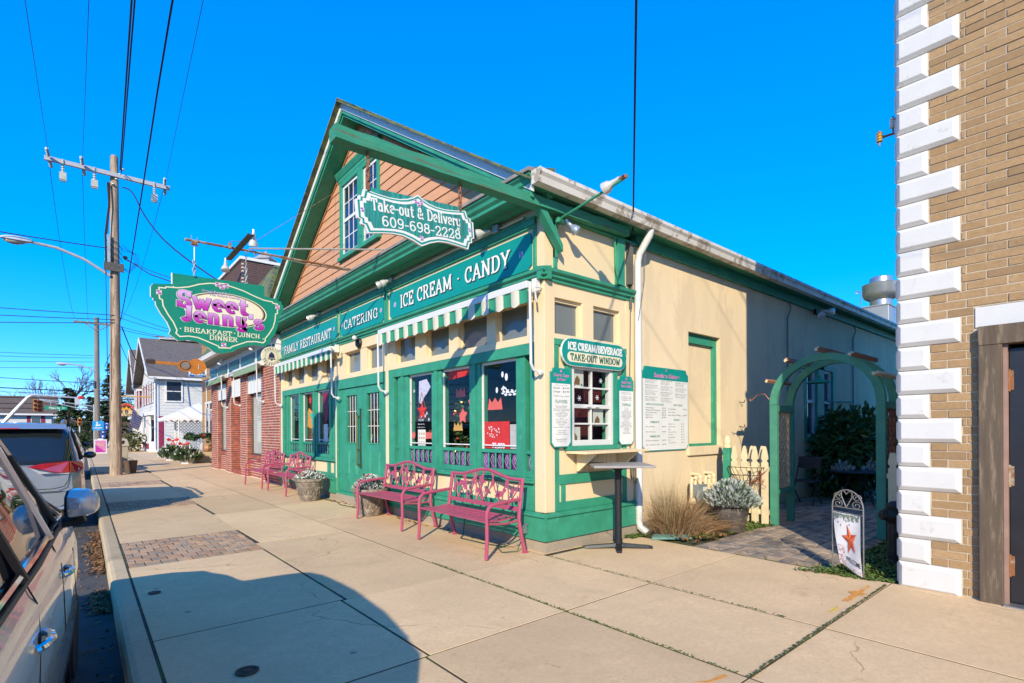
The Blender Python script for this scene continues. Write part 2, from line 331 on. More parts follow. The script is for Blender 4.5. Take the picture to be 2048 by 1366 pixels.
GRND = pm('far ground', (.13, .115, .09), .95, var=.3, scale=.3, fine=8, wear=(.10, .11, .05), wearamt=1.0, wscale=.2)
PAV = pm('paver brick', (.50, .30, .165), .9, var=.25, scale=7, fine=90, bmp=.5, rnd=.16, wear=(.3, .24, .18), wearamt=.9, wscale=6)
COB = pm('alley paver', (.36, .27, .195), .92, var=.3, scale=6, fine=90, bmp=.6, rnd=.2, wear=(.16, .14, .12), wearamt=.9, wscale=4)
def KC(y): return .36+.0125*y           # back edge of the kerb
b = MB(); b.box(-400, -200, -.6, 400, 900, -.17); struct('ground', b, GRND, 'bare winter ground around the street')
b = MB(); b.face([(-9, -20, -.15), (.55, -20, -.15), (.55+.6, 120, -.15), (-8, 120, -.15)]); struct('road', b, ASPH, 'grey asphalt street beside the kerb')
b = MB(); b.box(-30, 60, -.149, 30, 72, -.146); struct('cross_street', b, ASPH, 'asphalt cross street at the traffic lights')
kerb = bpy.data.objects.new('kerb', None); COL.objects.link(kerb); kerb['kind'] = 'structure'; kerb['label'] = 'pale concrete kerb along the street'
ys = [-6, -3.2, -.2, 1.9, 4.43, 7.4, 10.4, 13.4, 16.4, 19.4, 22.4, 25.4, 28.5]+[31.5+3*i for i in range(9)]
for a, c in zip(ys, ys[1:]):
    b = MB(); prof = [(-.175, -.6), (-.155, -.03), (-.14, -.008), (-.11, 0), (-.012, 0), (-.012, -.6)]
    b.rings([[(KC(y)+px, y, pz) for px, pz in prof] for y in (a+.004, c-.004)], True, True); b.build('kerb_stone', CURBM, kerb)
sw = MB(); sw.prism([(KC(-6)-.03, -6), (4.9, -6), (4.9, 60), (KC(60)-.03, 60)], 2, -.6, -.0025); sw.box(4.9, -6, -.6, 5.85, 4.3, -.0025)
side = struct('sidewalk', sw, pm('joint dirt', (.055, .045, .035), .95, var=.4, scale=9, fine=60, bmp=.3, wear=(.07, .09, .025), wearamt=.9, wscale=3), 'tan concrete sidewalk with paver panels')
def slab(x0, y0, x1, y1, gap=.006, parent=None, mat=None, top=None, nm='slab'):
    t = rr(-.0012, .0012) if top is None else top; b = MB()
    X0 = x0 if callable(x0) else (lambda y: x0)
    lo = [(X0(y0)+gap, y0+gap), (x1-gap, y0+gap), (x1-gap, y1-gap), (X0(y1)+gap, y1-gap)]; e = .0015
    def ins(k): 
        cx = sum(p[0] for p in lo)/4; cy = sum(p[1] for p in lo)/4
        return [(p[0]+(e if p[0] < cx else -e)*k, p[1]+(e if p[1] < cy else -e)*k) for p in lo]
    b.rings([[(p[0], p[1], -.09) for p in lo], [(p[0], p[1], t-.003) for p in lo], [(p[0], p[1], t) for p in ins(1)]], True, True)
    return b.build(nm, mat or CONC, parent or side)
pan = [(6.87, 8.47), (12.0, 13.5), (17.3, 18.8), (22.6, 24.1)]
j1 = lambda y: 1.68+.02*y
for a, c in zip([-6, -3, -1.4, 0, 1.43, 2.91, 4.36, 6.87, 8.47, 12.0, 13.5, 17.3, 18.8, 22.6, 24.1, 28, 32, 40, 50], [-3, -1.4, 0, 1.43, 2.91, 4.36, 6.87, 8.47, 12.0, 13.5, 17.3, 18.8, 22.6, 24.1, 28, 32, 40, 50, 60]):
    if (a, c) not in pan: slab(KC, a, j1((a+c)/2), c, .009)
for a, c in zip([-6, -3, -1.4, 0, 1.43, 2.91, 4.34, 7.3, 10.3, 13.3, 16.3, 19.3, 22.3, 26, 32, 44], [-3, -1.4, 0, 1.43, 2.91, 4.34, 7.3, 10.3, 13.3, 16.3, 19.3, 22.3, 26, 32, 44, 60]):
    slab(j1((a+c)/2)+.004, a, 3.0, c, .006); 
for a, c in zip([-6, -3, -1.4, 0, 1.43, 2.91, 4.38, 8.5, 10.75, 14.6, 18.7, 22, 26, 32, 44], [-3, -1.4, 0, 1.43, 2.91, 4.38, 8.5, 10.75, 14.6, 18.7, 22, 26, 32, 44, 60]):
    slab(3.004, a, 4.16, c, .007); 
    if c > 4.4: slab(4.164, a, 4.85, c, .004)
for a, c in zip([-6, -3, -1.4, 0, 1.43, 2.91], [-3, -1.4, 0, 1.43, 2.91, 4.30]):
    slab(4.164, a, 5.83, c, .005)
# paver panels: every brick a piece of the sidewalk
pb = MB(); pb.cham(-.1, -.1, -.05, .1, .1, 0, 2, .006, neg=False); pv0 = pb.build('paver', PAV, None, local=True)
COL.objects.unlink(pv0)
for (a, c) in pan[:2]:
    rows = 8; rh = (c-a)/rows; nx = 9
    for r in range(rows):
        y = a+(r+.5)*rh; x0 = KC(y)+.012; x1 = j1(y)-.014; w = (x1-x0)/nx; o = (r % 2)*.5
        for k in range(nx+(1 if o else 0)):
            xa = x0+max(0, (k-o))*w; xb = min(x1, x0+(k+1-o)*w)
            inst(pv0, side, ((xa+xb)/2, y+rr(-.002, .002), rr(.0, .003)), rr(-.012, .012), ((xb-xa-.009)/.2, (rh-.009)/.2, 1))
b = MB()
for (a, c) in pan[2:]:
    for r in range(10):
        y = a+(r+.5)*(c-a)/10
        for k in range(7):
            x0 = KC(y)+.01+k*.2; b.box(x0, y-.074, -.05, x0+.19, y+.074, rr(-.003, .003))
b.build('paver', PAV, side, kind='stuff')
# alley paving and planting strips
alley = MB(); alley.box(5.84, 1.0, -.6, 40, 4.6, -.035); alley = struct('alley_path', alley, SOIL, 'shaded brick-paved alley between the two buildings')
ab = MB(); ab.cham(-.1, -.05, -.05, .1, .05, 0, 2, .006, neg=False); ap0 = ab.build('paver', COB, None, local=True); COL.objects.unlink(ap0)
far = MB(); cnt = 0
for r in range(15):
    y = 2.08+r*.165; off = (r % 2)*.17
    for k in range(32):
        x = 6.0+k*.335+off; yb = 3.42 if x < 8.3 else 4.3
        edge = 2.02 if x > 6.9 else 2.02
        if y > yb or y < edge: continue
        if x < 6.2 and y < 2.3-(x-5.9): continue
        if cnt < 290 and x < 9.6: inst(ap0, alley, (x, y, rr(-.006, .004)), rr(-.01, .01), (1.62, 1.57, 1)); cnt += 1
        else: far.box(x-.162, y-.0785, -.05, x+.162, y+.0785, rr(-.006, .004))
far.build('paver', COB, alley, kind='stuff')
LEAFG = pm('moss green', (.10, .155, .03), .8, var=.5, scale=9, fine=40, bmp=0)
def leafcloud(b, pts, size, mi=0, flat=.5, elong=1.6):
    for (x, y, z) in pts:
        s = size*rr(.6, 1.3); a = rr(0, 2*PI); t = rr(-flat, flat); t2 = rr(-flat, flat)
        u = Vector((math.cos(a), math.sin(a), t)).normalized()*s*elong*.5; w = Vector((-math.sin(a), math.cos(a), t2)).normalized()*s*.5
        p = Vector((x, y, z)); b.face([p-u, p+w*.8-u*.1, p+u, p-w*.8-u*.1], mi)
def groundcover(name, label, poly, n, size, hmax, mat, seed=1):
    random.seed(seed); b = MB(); pts = []
    xs = [p[0] for p in poly]; ys_ = [p[1] for p in poly]
    def inside(x, y):
        c = False; j = len(poly)-1
        for i in range(len(poly)):
            if (poly[i][1] > y) != (poly[j][1] > y) and x < (poly[j][0]-poly[i][0])*(y-poly[i][1])/(poly[j][1]-poly[i][1])+poly[i][0]: c = not c
            j = i
        return c
    while len(pts) < n:
        x, y = rr(min(xs), max(xs)), rr(min(ys_), max(ys_))
        if inside(x, y): pts.append((x, y, .008+abs(random.gauss(0, .4))*hmax*(.5+.5*math.sin(x*9)*math.sin(y*7))))
    leafcloud(b, pts, size, flat=.8); o = b.build(name, mat); o['kind'] = 'stuff'; o['label'] = label; o['category'] = 'ground cover'; return o
groundcover('moss', 'low green weeds in the corner beside the white brick quoins', [(5.62, 2.22), (5.86, 1.96), (7.8, 2.0), (7.8, 1.40), (5.86, 1.38), (5.76, 1.6)], 5200, .03, .06, LEAFG, 3)
groundcover('moss', 'low green weeds along the cream picket fence', [(6.3, 3.55), (8.0, 3.40), (8.0, 3.75), (7.2, 4.1), (6.3, 4.0)], 2600, .03, .05, LEAFG, 4)
groundcover('moss', 'thin moss growing in the sidewalk joint by the bistro table', [(2.985, 1.5), (3.012, 1.5), (3.012, 4.9), (2.985, 4.9)], 700, .011, .008, LEAFG, 5)
groundcover('moss', 'thin moss in the cross joint reaching the restaurant corner', [(4.15, 1.7), (4.172, 1.7), (4.172, 4.3), (4.15, 4.3)], 340, .011, .008, LEAFG, 6)
groundcover('moss', 'thick moss in the joint near the orange paint mark', [(3.0, 1.415), (5.7, 1.43), (5.7, 1.452), (3.0, 1.442)], 800, .012, .009, pm('moss dark', (.09, .1, .03), .9, var=.5, scale=9), 6)
groundcover('moss', 'tuft of weeds at the foot of the white downspout', [(5.62, 4.22), (5.95, 4.2), (6.0, 4.36), (5.7, 4.4)], 260, .03, .06, LEAFG, 7)
LEAFB = pm('dry leaf', (.24, .125, .05), .85, var=.6, scale=30, fine=90, bmp=0)
random.seed(11); b = MB()
leafcloud(b, [(KC(y)-.18-abs(random.gauss(0, .07)), y, -.14+rr(0, .03)) for y in [random.choice((rr(5.8, 6.6), rr(7.4, 10.6), rr(7.8, 9.6))) for _ in range(1700)]]+[(KC(y)-.18-abs(random.gauss(0, .25)), y, -.145) for y in [rr(4, 12) for _ in range(160)]], .032, flat=.7)
o = b.build('fallen_leaves', LEAFB); o['kind'] = 'stuff'; o['label'] = 'brown fallen leaves lying in the gutter beside the kerb'; o['category'] = 'leaves'
b = MB(); leafcloud(b, [(rr(6.0, 6.7), rr(3.45, 4.1), .02+rr(0, .03)) for _ in range(120)]+[(rr(4.05, 4.2), rr(5, 11), .01) for _ in range(60)], .05, flat=.7)
o = b.build('fallen_leaves', LEAFB); o['kind'] = 'stuff'; o['label'] = 'brown fallen leaves around the dry grass clump and the shop base'; o['category'] = 'leaves'
IRON = pm('rusty iron', (.11, .075, .05), .8, .3, var=.4, scale=20, fine=90)
b = MB(); b.lathe([(0, .004), (.066, .006), (.066, .012), (.05, .012), (.048, .006), (.022, .008), (.022, .014), (0, .014)], (.8, 3.43, 0), 20)
tag(b.build('valve_cover', IRON, smooth=True), 'round rusty valve cover in the shaded slab', 'valve cover')
b = MB(); b.lathe([(0, .004), (.05, .006), (.05, .01), (0, .012)], (.56, 5.65, 0), 14)
tag(b.build('valve_cover', IRON, smooth=True), 'small dark oval cap in the slab near the kerb', 'valve cover')
ORG = pm('orange paint', (.70, .30, .06), .85, var=.3, scale=30, fine=120, bmp=0, wear=(.7, .45, .2), wearamt=.75, wscale=14)
b = MB(); b.face([(p[0], p[1], .0045) for p in ((4.921, 1.556), (4.94, 1.51), (5.2, 1.512), (5.55, 1.526), (5.566, 1.552), (5.3, 1.556))]); b.face([(p[0], p[1], .0055) for p in ((5.23, 1.603), (5.304, 1.576), (5.273, 1.471), (5.211, 1.485), (5.169, 1.536))])
tag(b.build('paint_mark', ORG), 'orange sprayed utility cross on the sidewalk near the brick corner', 'paint mark')
b = MB(); b.face([(4.56, 1.533, .0045), (4.546, 1.512, .0045), (4.7, 1.506, .0045), (4.727, 1.527, .0045)])
tag(b.build('paint_mark', pm('yellow paint', (.75, .5, .05), .8, var=.4, scale=30, bmp=0)), 'small yellow sprayed dash beside the orange cross', 'paint mark')
b = MB(); b.face([(2.713, 1.608, .0045), (2.767, 1.548, .0045), (2.919, 1.515, .0045), (2.931, 1.538, .0045), (2.891, 1.55, .0045), (2.788, 1.56, .0045)])
tag(b.build('paint_mark', ORG), 'orange sprayed stroke at the bottom edge of the photo', 'paint mark')
# ================================================================ the restaurant building
GREEN = pm('green paint', (.036, .275, .165), .55, var=.2, scale=5, fine=70, bmp=.12, wear=(.05, .33, .2), wearamt=.7, wscale=7)
DGREEN = pm('worn green timber', (.035, .26, .155), .7, var=.2, scale=9, fine=50, bmp=.5, bd=.006, stretch=(.35, 6, 6), wear=(.10, .14, .08), wearamt=.78, wscale=3)
CREAM = pm('cream paint', (.74, .585, .355), .65, var=.05, scale=2, fine=60, bmp=.1, wear=(.66, .52, .32), wearamt=.6, wscale=3)
STUC = pm('cream stucco', (.74, .585, .375), .9, var=.08, scale=1.2, fine=45, bmp=.3, bd=.006, stretch=(1.4, 1.4, .5), wear=(.66, .52, .34), wearamt=.85, wscale=1.1)
SIDING = pm('salmon siding', (.60, .305, .165), .75, var=.1, scale=4, fine=60, bmp=.35, stretch=(1, 1, 7), rnd=.05)
WHITE = pm('white paint', (.72, .70, .67), .5, var=.05, scale=4, fine=40, bmp=.08, wear=(.5, .46, .4), wearamt=.7, wscale=5)
GUTW = pm('white gutter metal', (.66, .62, .55), .45, var=.08, scale=3, fine=30, bmp=.05, wear=(.36, .30, .23), wearamt=.85, wscale=4)
RUSTY = pm('rusty trim', (.42, .16, .055), .8, var=.3, scale=9)
SHING = pm('green shingle', (.085, .115, .075), .9, var=.35, scale=9, fine=60, bmp=.6, wear=(.16, .17, .06), wearamt=.95)
GREYP = pm('film covered pane', (.16, .18, .175), .12, var=.15, scale=2, fine=4, bmp=0, spec=.5)
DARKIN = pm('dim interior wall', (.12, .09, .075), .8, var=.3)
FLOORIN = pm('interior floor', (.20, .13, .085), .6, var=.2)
GLASS = glass('window glass', (.88, .91, .90), .035)
BRASS = pm('brass', (.55, .38, .12), .3, 1, var=.15, bmp=0)
FOUND = concrete('foundation concrete', (.40, .33, .24))
BLACKM = pm('black metal', (.02, .021, .023), .45, .4, var=.2, bmp=0)
CHROMEW = pm('white plastic', (.64, .635, .60), .35, var=.03, bmp=0)
REST = thing('restaurant_building', 'cream and green restaurant with a salmon clapboard gable at the alley corner', 'restaurant', (4.25, 4.43, 0))
def P(nm, b, mat, **k): return b.build(nm, mat, k.pop('parent', REST), **k)
# foundation and skirting
b = MB(); b.box(4.23, 4.405, -.3, 8, 14.55, .145); P('foundation', b, FOUND)
def skirt(y0, y1):
    b = MB(); prof = [(4.30, .14), (4.195, .14), (4.195, .415), (4.17, .42), (4.17, .442), (4.225, .462), (4.30, .462)]
    b.prism(prof, 1, y0, y1); return b
P('skirting', skirt(4.3765, 8.49), GREEN); P('skirting', skirt(10.74, 14.55), GREEN)
b = MB(); b.prism([(4.50, .14), (4.375, .14), (4.375, .415), (4.35, .42), (4.35, .442), (4.405, .462), (4.50, .462)], 0, 4.202, 5.975); P('skirting', b, GREEN)
# corner post and pilasters
b = MB(); b.box(4.25, 4.43, .4625, 4.38, 4.61, 3.22); P('corner_post', b, CREAM, bevel=.006)
for y0, y1 in ((8.385, 8.495), (10.735, 10.80), (14.43, 14.55)):
    b = MB(); b.box(4.248, y0, .463 if y0 > 11 else .2, 4.4, y1, 3.22); P('pilaster', b, CREAM, bevel=.004)
# storefront bays
PURP = pm('purple stained glass', (.19, .055, .22), .1, var=.55, scale=9, fine=14, bmp=0, rnd=.5, spec=.6)
PURPL = pm('pale leading', (.55, .45, .62), .3, var=.2, bmp=0)
def bay(y0, y1, wins, narrow, panels, trans, flip=False):
    """wins: big lights; narrow: sidelights; panels: cream panels below the sill; trans: transom panes"""
    fr = MB(); fr.box(4.25, y0, 2.365, 4.42, y1, 2.50)                                     # head
    lights = sorted(wins+narrow); e = y0
    for a, c in lights+[(y1, None)]:
        if a-e > .001:
            d = 4.252 if (e == y0 or a == y1) else 4.285
            fr.box(d, e, .86, 4.42, a, 2.365)
            if a-e > .2: fr.box(4.262, e+(a-e)*.5-.045, .86, d, e+(a-e)*.5+.045, 2.365)
        e = c if c else e
    for a, c in lights:
        fr.box(4.30, a, .862, 4.42, c, .935); fr.box(4.30, a, 1.145, 4.42, c, 1.192)
    fr.box(4.255, y0, .463, 4.42, y1, .545); fr.box(4.255, y0, .775, 4.42, y1, .80)
    e = y0
    for a, c in panels+[(y1, None)]:
        fr.box(4.257, e, .545, 4.42, a, .775); e = c
    P('window_frame', fr, GREEN, bevel=.003)
    s = MB(); s.box(4.205, y0+.004, .80, 4.43, y1-.004, .835); s.box(4.225, y0+.004, .835, 4.43, y1-.004, .86); P('sill', s, GREEN, bevel=.004)
    for a, c in panels:
        q = MB(); q.box(4.275, a, .545, 4.42, c, .775); P('panel', q, CREAM)
    for a, c in lights:
        gl = MB(); gl.face([(4.347, a, 1.192), (4.347, a, 2.365), (4.347, c, 2.365), (4.347, c, 1.192)]); w = P('window', gl, GLASS)
        t = MB(); f = .022
        if c-a > .3:
            t.box(4.32, a, 1.192, 4.344, a+f, 2.365); t.box(4.32, c-f, 1.192, 4.344, c, 2.365); t.box(4.322, a+f, 2.33, 4.344, c-f, 2.365); t.box(4.322, a+f, 1.235, 4.344, c-f, 1.25)
            t.build('sash', WHITE, REST)
        n = max(1, round((c-a)/.148)); st = (c-a)/n
        for k in range(n):
            pn = MB(); ya, yc = a+k*st+.016, a+(k+1)*st-.016; pn.box(4.335, ya, .936, 4.345, yc, 1.144)
            z = MB()
            ym = (ya+yc)/2; h = (yc-ya)/2
            r = [(ym+h*.95*math.sin(i/8*PI*1.2-.4), .945+.19*i/8) for i in range(9)]
            ribbon(pn, r, .006, .006, .0, lambda x, y, o: (4.333-o, x, y), 1)
            ribbon(pn, [(ym-h*.3, 1.07), (ym, 1.10), (ym+h*.3, 1.06), (ym, 1.0), (ym-h*.3, 1.07)], .006, .006, .001, lambda x, y, o: (4.333-o, x, y), 1)
            P('stained_glass', pn, [PURP, PURPL])
            if k < n-1:
                sp = MB(); yy = a+(k+1)*st; sp.lathe([(.008, 0), (.014, .02), (.011, .06), (.015, .105), (.011, .15), (.014, .19), (.008, .21)], (4.315, yy, .935), 6); P('spindle', sp, GREEN)
    # cream band and transoms
    c2 = MB(); c2.box(4.25, y0, 2.5015, 4.42, y1, 2.595); c2.box(4.25, y0, 3.03, 4.42, y1, 3.22); e = y0
    for a, c in trans+[(y1, None)]:
        c2.box(4.262, e, 2.595, 4.42, a, 3.03); e = c
    P('transom_frame', c2, CREAM, bevel=.003)
    for a, c in trans:
        q = MB(); q.box(4.36, a+.02, 2.615, 4.37, c-.02, 3.012); w = P('transom_window', q, GREYP)
        q = MB(); q.box(4.335, a, 2.595, 4.372, a+.02, 3.03); q.box(4.335, c-.02, 2.595, 4.372, c, 3.03); q.box(4.336, a+.02, 2.595, 4.372, c-.02, 2.615); q.box(4.336, a+.02, 3.012, 4.372, c-.02, 3.03); P('transom_bead', q, CREAM)
bay(4.61, 8.385, [(4.99, 5.75), (6.0, 6.73), (7.01, 7.75)], [(4.69, 4.82), (8.10, 8.19)], [(4.86, 6.2), (6.36, 7.86), (8.04, 8.22)], [(4.75, 5.37), (5.56, 6.24), (6.48, 7.14), (7.47, 8.15)])
bay(10.80, 14.43, [(11.25, 11.98), (12.27, 12.98), (13.24, 13.95)], [(10.87, 10.97), (14.18, 14.27)], [(10.92, 11.12), (11.3, 12.75), (12.9, 14.3)], [(10.9, 11.58), (11.86, 12.52), (12.76, 13.44), (13.64, 14.25)])
# door bay
b = MB(); b.box(4.25, 8.497, 2.31, 4.42, 10.733, 2.50); b.box(4.247, 8.497, .03, 4.42, 8.58, 2.31); b.box(4.247, 10.66, .03, 4.42, 10.733, 2.31); b.box(4.235, 8.497, -.02, 4.42, 10.733, .20); P('door_frame', b, GREEN, bevel=.004)
c2 = MB(); c2.box(4.25, 8.497, 2.5015, 4.42, 10.733, 2.595); c2.box(4.25, 8.497, 3.03, 4.42, 10.733, 3.22)
for a, c in ((8.497, 8.62), (9.30, 9.56), (10.31, 10.733)): c2.box(4.258, a, 2.595, 4.42, c, 3.03)
P('transom_frame', c2, CREAM, bevel=.003)
for a, c in ((8.62, 9.30), (9.56, 10.31)):
    q = MB(); q.box(4.36, a+.03, 2.62, 4.37, c-.03, 3.01); P('transom_window', q, GREYP)
    q = MB(); q.box(4.325, a, 2.595, 4.372, a+.03, 3.03); q.box(4.325, c-.03, 2.595, 4.372, c, 3.03); q.box(4.326, a+.03, 2.595, 4.372, c-.03, 2.62); q.box(4.326, a+.03, 3.01, 4.372, c-.03, 3.03); P('transom_bead', q, CREAM)
LEADW = pm('pale glazing bar', (.62, .6, .5), .4, var=.1, bmp=0)
for (a, c, g0, g1) in ((8.585, 9.612, 8.80, 9.34), (9.618, 10.655, 9.78, 10.29)):
    d = MB(); d.box(4.285, a, .205, 4.34, g0, 2.305); d.box(4.285, g1, .205, 4.34, c, 2.305); d.box(4.2855, g0, .205, 4.3395, g1, 1.215); d.box(4.2855, g0, 2.155, 4.3395, g1, 2.305)
    for (e0, e1) in ((g0-.03, g0), (g1, g1+.03)): d.box(4.275, e0, 1.19, 4.2848, e1, 2.18)
    d.box(4.276, g0, 1.19, 4.2848, g1, 1.2148); d.box(4.276, g0, 2.1552, 4.2848, g1, 2.18)
    for yc in (g0+.07, g1-.07):
        d.cham(4.268, yc-.09, .56, 4.2848, yc+.09, 1.06, 0, .014); d.cham(4.262, yc-.05, .6, 4.2678, yc+.05, 1.0, 0, .005)
    dr = P('door', d, GREEN, bevel=.003)
    q = MB(); q.face([(4.312, g0, 1.215), (4.312, g1, 1.215), (4.312, g1, 2.155), (4.312, g0, 2.155)]); P('glass', q, GLASS, parent=REST)
    q = MB()
    for k in (1, 2, 3): q.box(4.302, g0+(g1-g0)*k/4-.008, 1.215, 4.3099, g0+(g1-g0)*k/4+.008, 2.155)
    for zz in (1.215+.94*.66, 1.215+.94*.34): q.box(4.3015, g0, zz-.007, 4.3019+.0075, g1, zz+.007)
    P('glazing_bar', q, LEADW)
b = MB(); b.tube([(4.225, 9.66, .80), (4.222, 9.66, 1.3), (4.225, 9.66, 1.74)], .014, 8); b.tube([(4.225, 9.66, 1.08), (4.285, 9.66, 1.08)], .012, 6); b.tube([(4.225, 9.66, .79), (4.285, 9.66, .79)], .014, 6); b.tube([(4.225, 9.66, 1.72), (4.285, 9.66, 1.72)], .012, 6)
b.ball((4.225, 9.66, .79), .026, 6); b.ball((4.225, 9.66, 1.08), .022, 6); b.ball((4.225, 9.66, 1.76), .024, 6); P('door_handle', b, BRASS, smooth=True)
b = MB(); b.tube([(4.262, 9.585, .72), (4.26, 9.585, 1.84)], .012, 6); b.ball((4.262, 9.585, 1.86), .02, 5); P('door_handle', b, pm('dark bronze', (.05, .045, .035), .5, .7), smooth=True)
# interior
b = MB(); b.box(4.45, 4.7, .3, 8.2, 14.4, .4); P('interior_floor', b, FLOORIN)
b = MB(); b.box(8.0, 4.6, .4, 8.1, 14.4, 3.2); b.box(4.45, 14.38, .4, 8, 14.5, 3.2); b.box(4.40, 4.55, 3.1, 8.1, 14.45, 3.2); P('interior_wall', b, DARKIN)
# upper molding, sign band, frames
MOLD = [(4.30, 3.215), (4.235, 3.215), (4.235, 3.25), (4.205, 3.262), (4.205, 3.29), (4.17, 3.31), (4.165, 3.345), (4.30, 3.372)]
b = MB(); b.prism(MOLD, 1, 4.352, 14.56); P('string_course', b, GREEN)
b = MB(); b.prism([(y+.18, z) for y, z in [(x, z) for x, z in MOLD]], 0, 4.177, 6.0); P('string_course', b, GREEN)
b = MB(); b.box(4.26, 4.43, 3.3725, 4.42, 14.55, 4.14); P('sign_band', b, CREAM)
for y0, y1 in ((4.56, 8.43), (8.47, 10.53), (10.62, 14.46)):
    f = MB(); z0, z1 = 3.3735, 3.965
    f.box(4.235, y0, z0, 4.2598, y0+.05, z1); f.box(4.235, y1-.05, z0, 4.2598, y1, z1); f.box(4.215, y0, z1-.06, 4.2598, y1, z1+.012); f.box(4.20, y0-.01, z1+.0125, 4.2598, y1+.01, z1+.03); f.box(4.23, y0+.05, z1-.085, 4.2598, y1-.05, z1-.0605)
    P('sign_frame', f, GREEN, bevel=.004)
b = MB(); b.tube([(4.225, 4.75, 4.035), (4.225, 14.4, 4.03)], .017, 8); b.tube([(4.225, 8.2, 4.035), (4.25, 8.2, 4.035)], .02, 6); P('conduit', b, CREAM, smooth=True)
# cornice (soffit, crown, pent strip)
b = MB(); b.prism([(4.26, 4.141), (3.93, 4.141), (3.93, 4.118), (3.90, 4.118), (3.90, 4.155), (3.865, 4.185), (3.855, 4.225), (3.825, 4.25), (3.825, 4.275), (4.26, 4.30)], 1, 4.22, 14.76); P('cornice', b, GREEN)
b = MB(); b.prism([(4.22, 4.14), (4.22, 4.10), (4.16, 4.10), (4.12, 4.14)], 1, 4.25, 14.7); P('cornice_bed_mold', b, DGREEN)
b = MB(); b.prism([(3.815, 4.276), (3.80, 4.276), (3.80, 4.315), (4.0, 4.345), (4.0, 4.30)], 1, 4.2, 14.78); P('pent_gutter_strip', b, pm('grey flashing', (.30, .27, .23), .7, .2, var=.25, scale=6))
b = MB(); b.prism([(3.90, 4.3455), (4.235, 4.435), (4.235, 4.30), (4.0, 4.30)], 1, 4.22, 14.76); P('pent_roof', b, SHING)
# gable wall and clapboards
AY, AZ, SL = 9.5, 7.62, .643
def hw(z, drop=.30): return max(0, (AZ-drop-z)/SL)
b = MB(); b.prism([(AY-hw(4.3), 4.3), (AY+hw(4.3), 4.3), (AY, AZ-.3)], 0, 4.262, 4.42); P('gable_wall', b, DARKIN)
z = 4.42; pitch = .178
while z < 7.2:
    z1 = min(z+pitch, 7.31)
    segs = [(AY-hw(z), AY+hw(z), AY-hw(z1), AY+hw(z1))]
    if z1 > 4.96 and z < 6.56: segs = [(AY-hw(z), 8.66, AY-hw(z1), 8.66), (10.40, AY+hw(z), 10.40, AY+hw(z1))]
    for a, c, a1, c1 in segs:
        if c-a < .04: continue
        q = MB(); q.rings([[(4.232, a, z), (4.232, c, z), (4.262, c, z), (4.262, a, z)], [(4.250, a1, z1+.012), (4.250, c1, z1+.012), (4.262, c1, z1+.012), (4.262, a1, z1+.012)]], True, True)
        P('clapboard', q, SIDING)
    z += pitch
RUN = math.hypot(1, SL)
def slope_prism(b, sgn, yA, yB, x0, x1, t0, t1, mi=0):
    """a board following the roof slope: from y distance yA to yB from the ridge, between t0 and t1 below the roof line (vertical)"""
    p = []
    for yy in (yA, yB): p.append((yy, AZ-SL*yy))
    r = [[(x, AY+sgn*p[0][0], p[0][1]-t) for x, t in ((x0, t0), (x1, t0), (x1, t1), (x0, t1))], [(x, AY+sgn*p[1][0], p[1][1]-t) for x, t in ((x0, t0), (x1, t0), (x1, t1), (x0, t1))]]
    b.rings(r, True, True, mi)
for sg in (-1, 1):
    b = MB(); slope_prism(b, sg, 0, 5.28, 3.88, 3.905, .03, .15); P('rake_fascia', b, WHITE)
    b = MB(); slope_prism(b, sg, 0, 5.25, 3.895, 3.93, .151, .215); slope_prism(b, sg, 0, 5.22, 3.925, 3.955, .2155, .265); P('rake_molding', b, GREEN)
    b = MB(); slope_prism(b, sg, 0, 5.2, 3.956, 4.262, .235, .262); P('rake_soffit', b, GREEN)
    b = MB(); slope_prism(b, sg, 0, 4.9, 4.222, 4.245, .30, .345); P('rake_trim', b, RUSTY)
    b = MB(); slope_prism(b, sg, 0, 5.30, 3.79, 21, 0, .03); r = P('roof', b, SHING)
b = MB(); b.tube([(3.79, AY, AZ+.005), (21, AY, AZ+.005)], .03, 6); P('ridge_cap', b, SHING)
b = MB(); b.box(4.225, 5.2, 4.437, 4.262, 13.8, 4.46); P('rust_trim', b, RUSTY)
# pent gable window
b = MB(); b.box(4.205, 8.64, 4.93, 4.26, 8.72, 6.50); b.box(4.205, 10.30, 4.93, 4.26, 10.42, 6.50); b.box(4.205, 9.32, 4.98, 4.26, 9.55, 6.42); b.box(4.203, 8.72, 6.40, 4.26, 10.30, 6.50); b.box(4.20, 8.60, 6.501, 4.26, 10.46, 6.58); b.prism([(4.26, 6.581), (4.19, 6.581), (4.15, 6.66), (4.14, 6.69), (4.26, 6.70)], 1, 8.55, 10.51); b.box(4.17, 8.60, 4.90, 4.26, 10.46, 4.98); P('gable_window_casing', b, GREEN, bevel=.004)
PANE = pm('dark sky-lit pane', (.02, .03, .05), .03, var=.2, bmp=0, spec=1.0)
for y0, y1 in ((8.72, 9.32), (9.55, 10.30)):
    w = MB(); w.box(4.235, y0, 4.98, 4.262, y0+.05, 6.40); w.box(4.235, y1-.05, 4.98, 4.262, y1, 6.40); w.box(4.2355, y0+.05, 6.34, 4.262, y1-.05, 6.40); w.box(4.2355, y0+.05, 4.98, 4.262, y1-.05, 5.04); w.box(4.232, y0+.05, 5.66, 4.262, y1-.05, 5.72)
    for k in (1, 2): yy = y0+.05+(y1-y0-.1)*k/3; w.box(4.243, yy-.009, 5.04, 4.262, yy+.009, 5.66); w.box(4.243, yy-.009, 5.72, 4.262, yy+.009, 6.34)
    for zz in (5.35, 6.03): w.box(4.244, y0+.05, zz-.009, 4.2615, y1-.05, zz+.009)
    ws = P('gable_window', w, WHITE)
    q = MB(); q.box(4.25, y0+.04, 5.0, 4.258, y1-.04, 6.38); q.build('pane', PANE, REST)
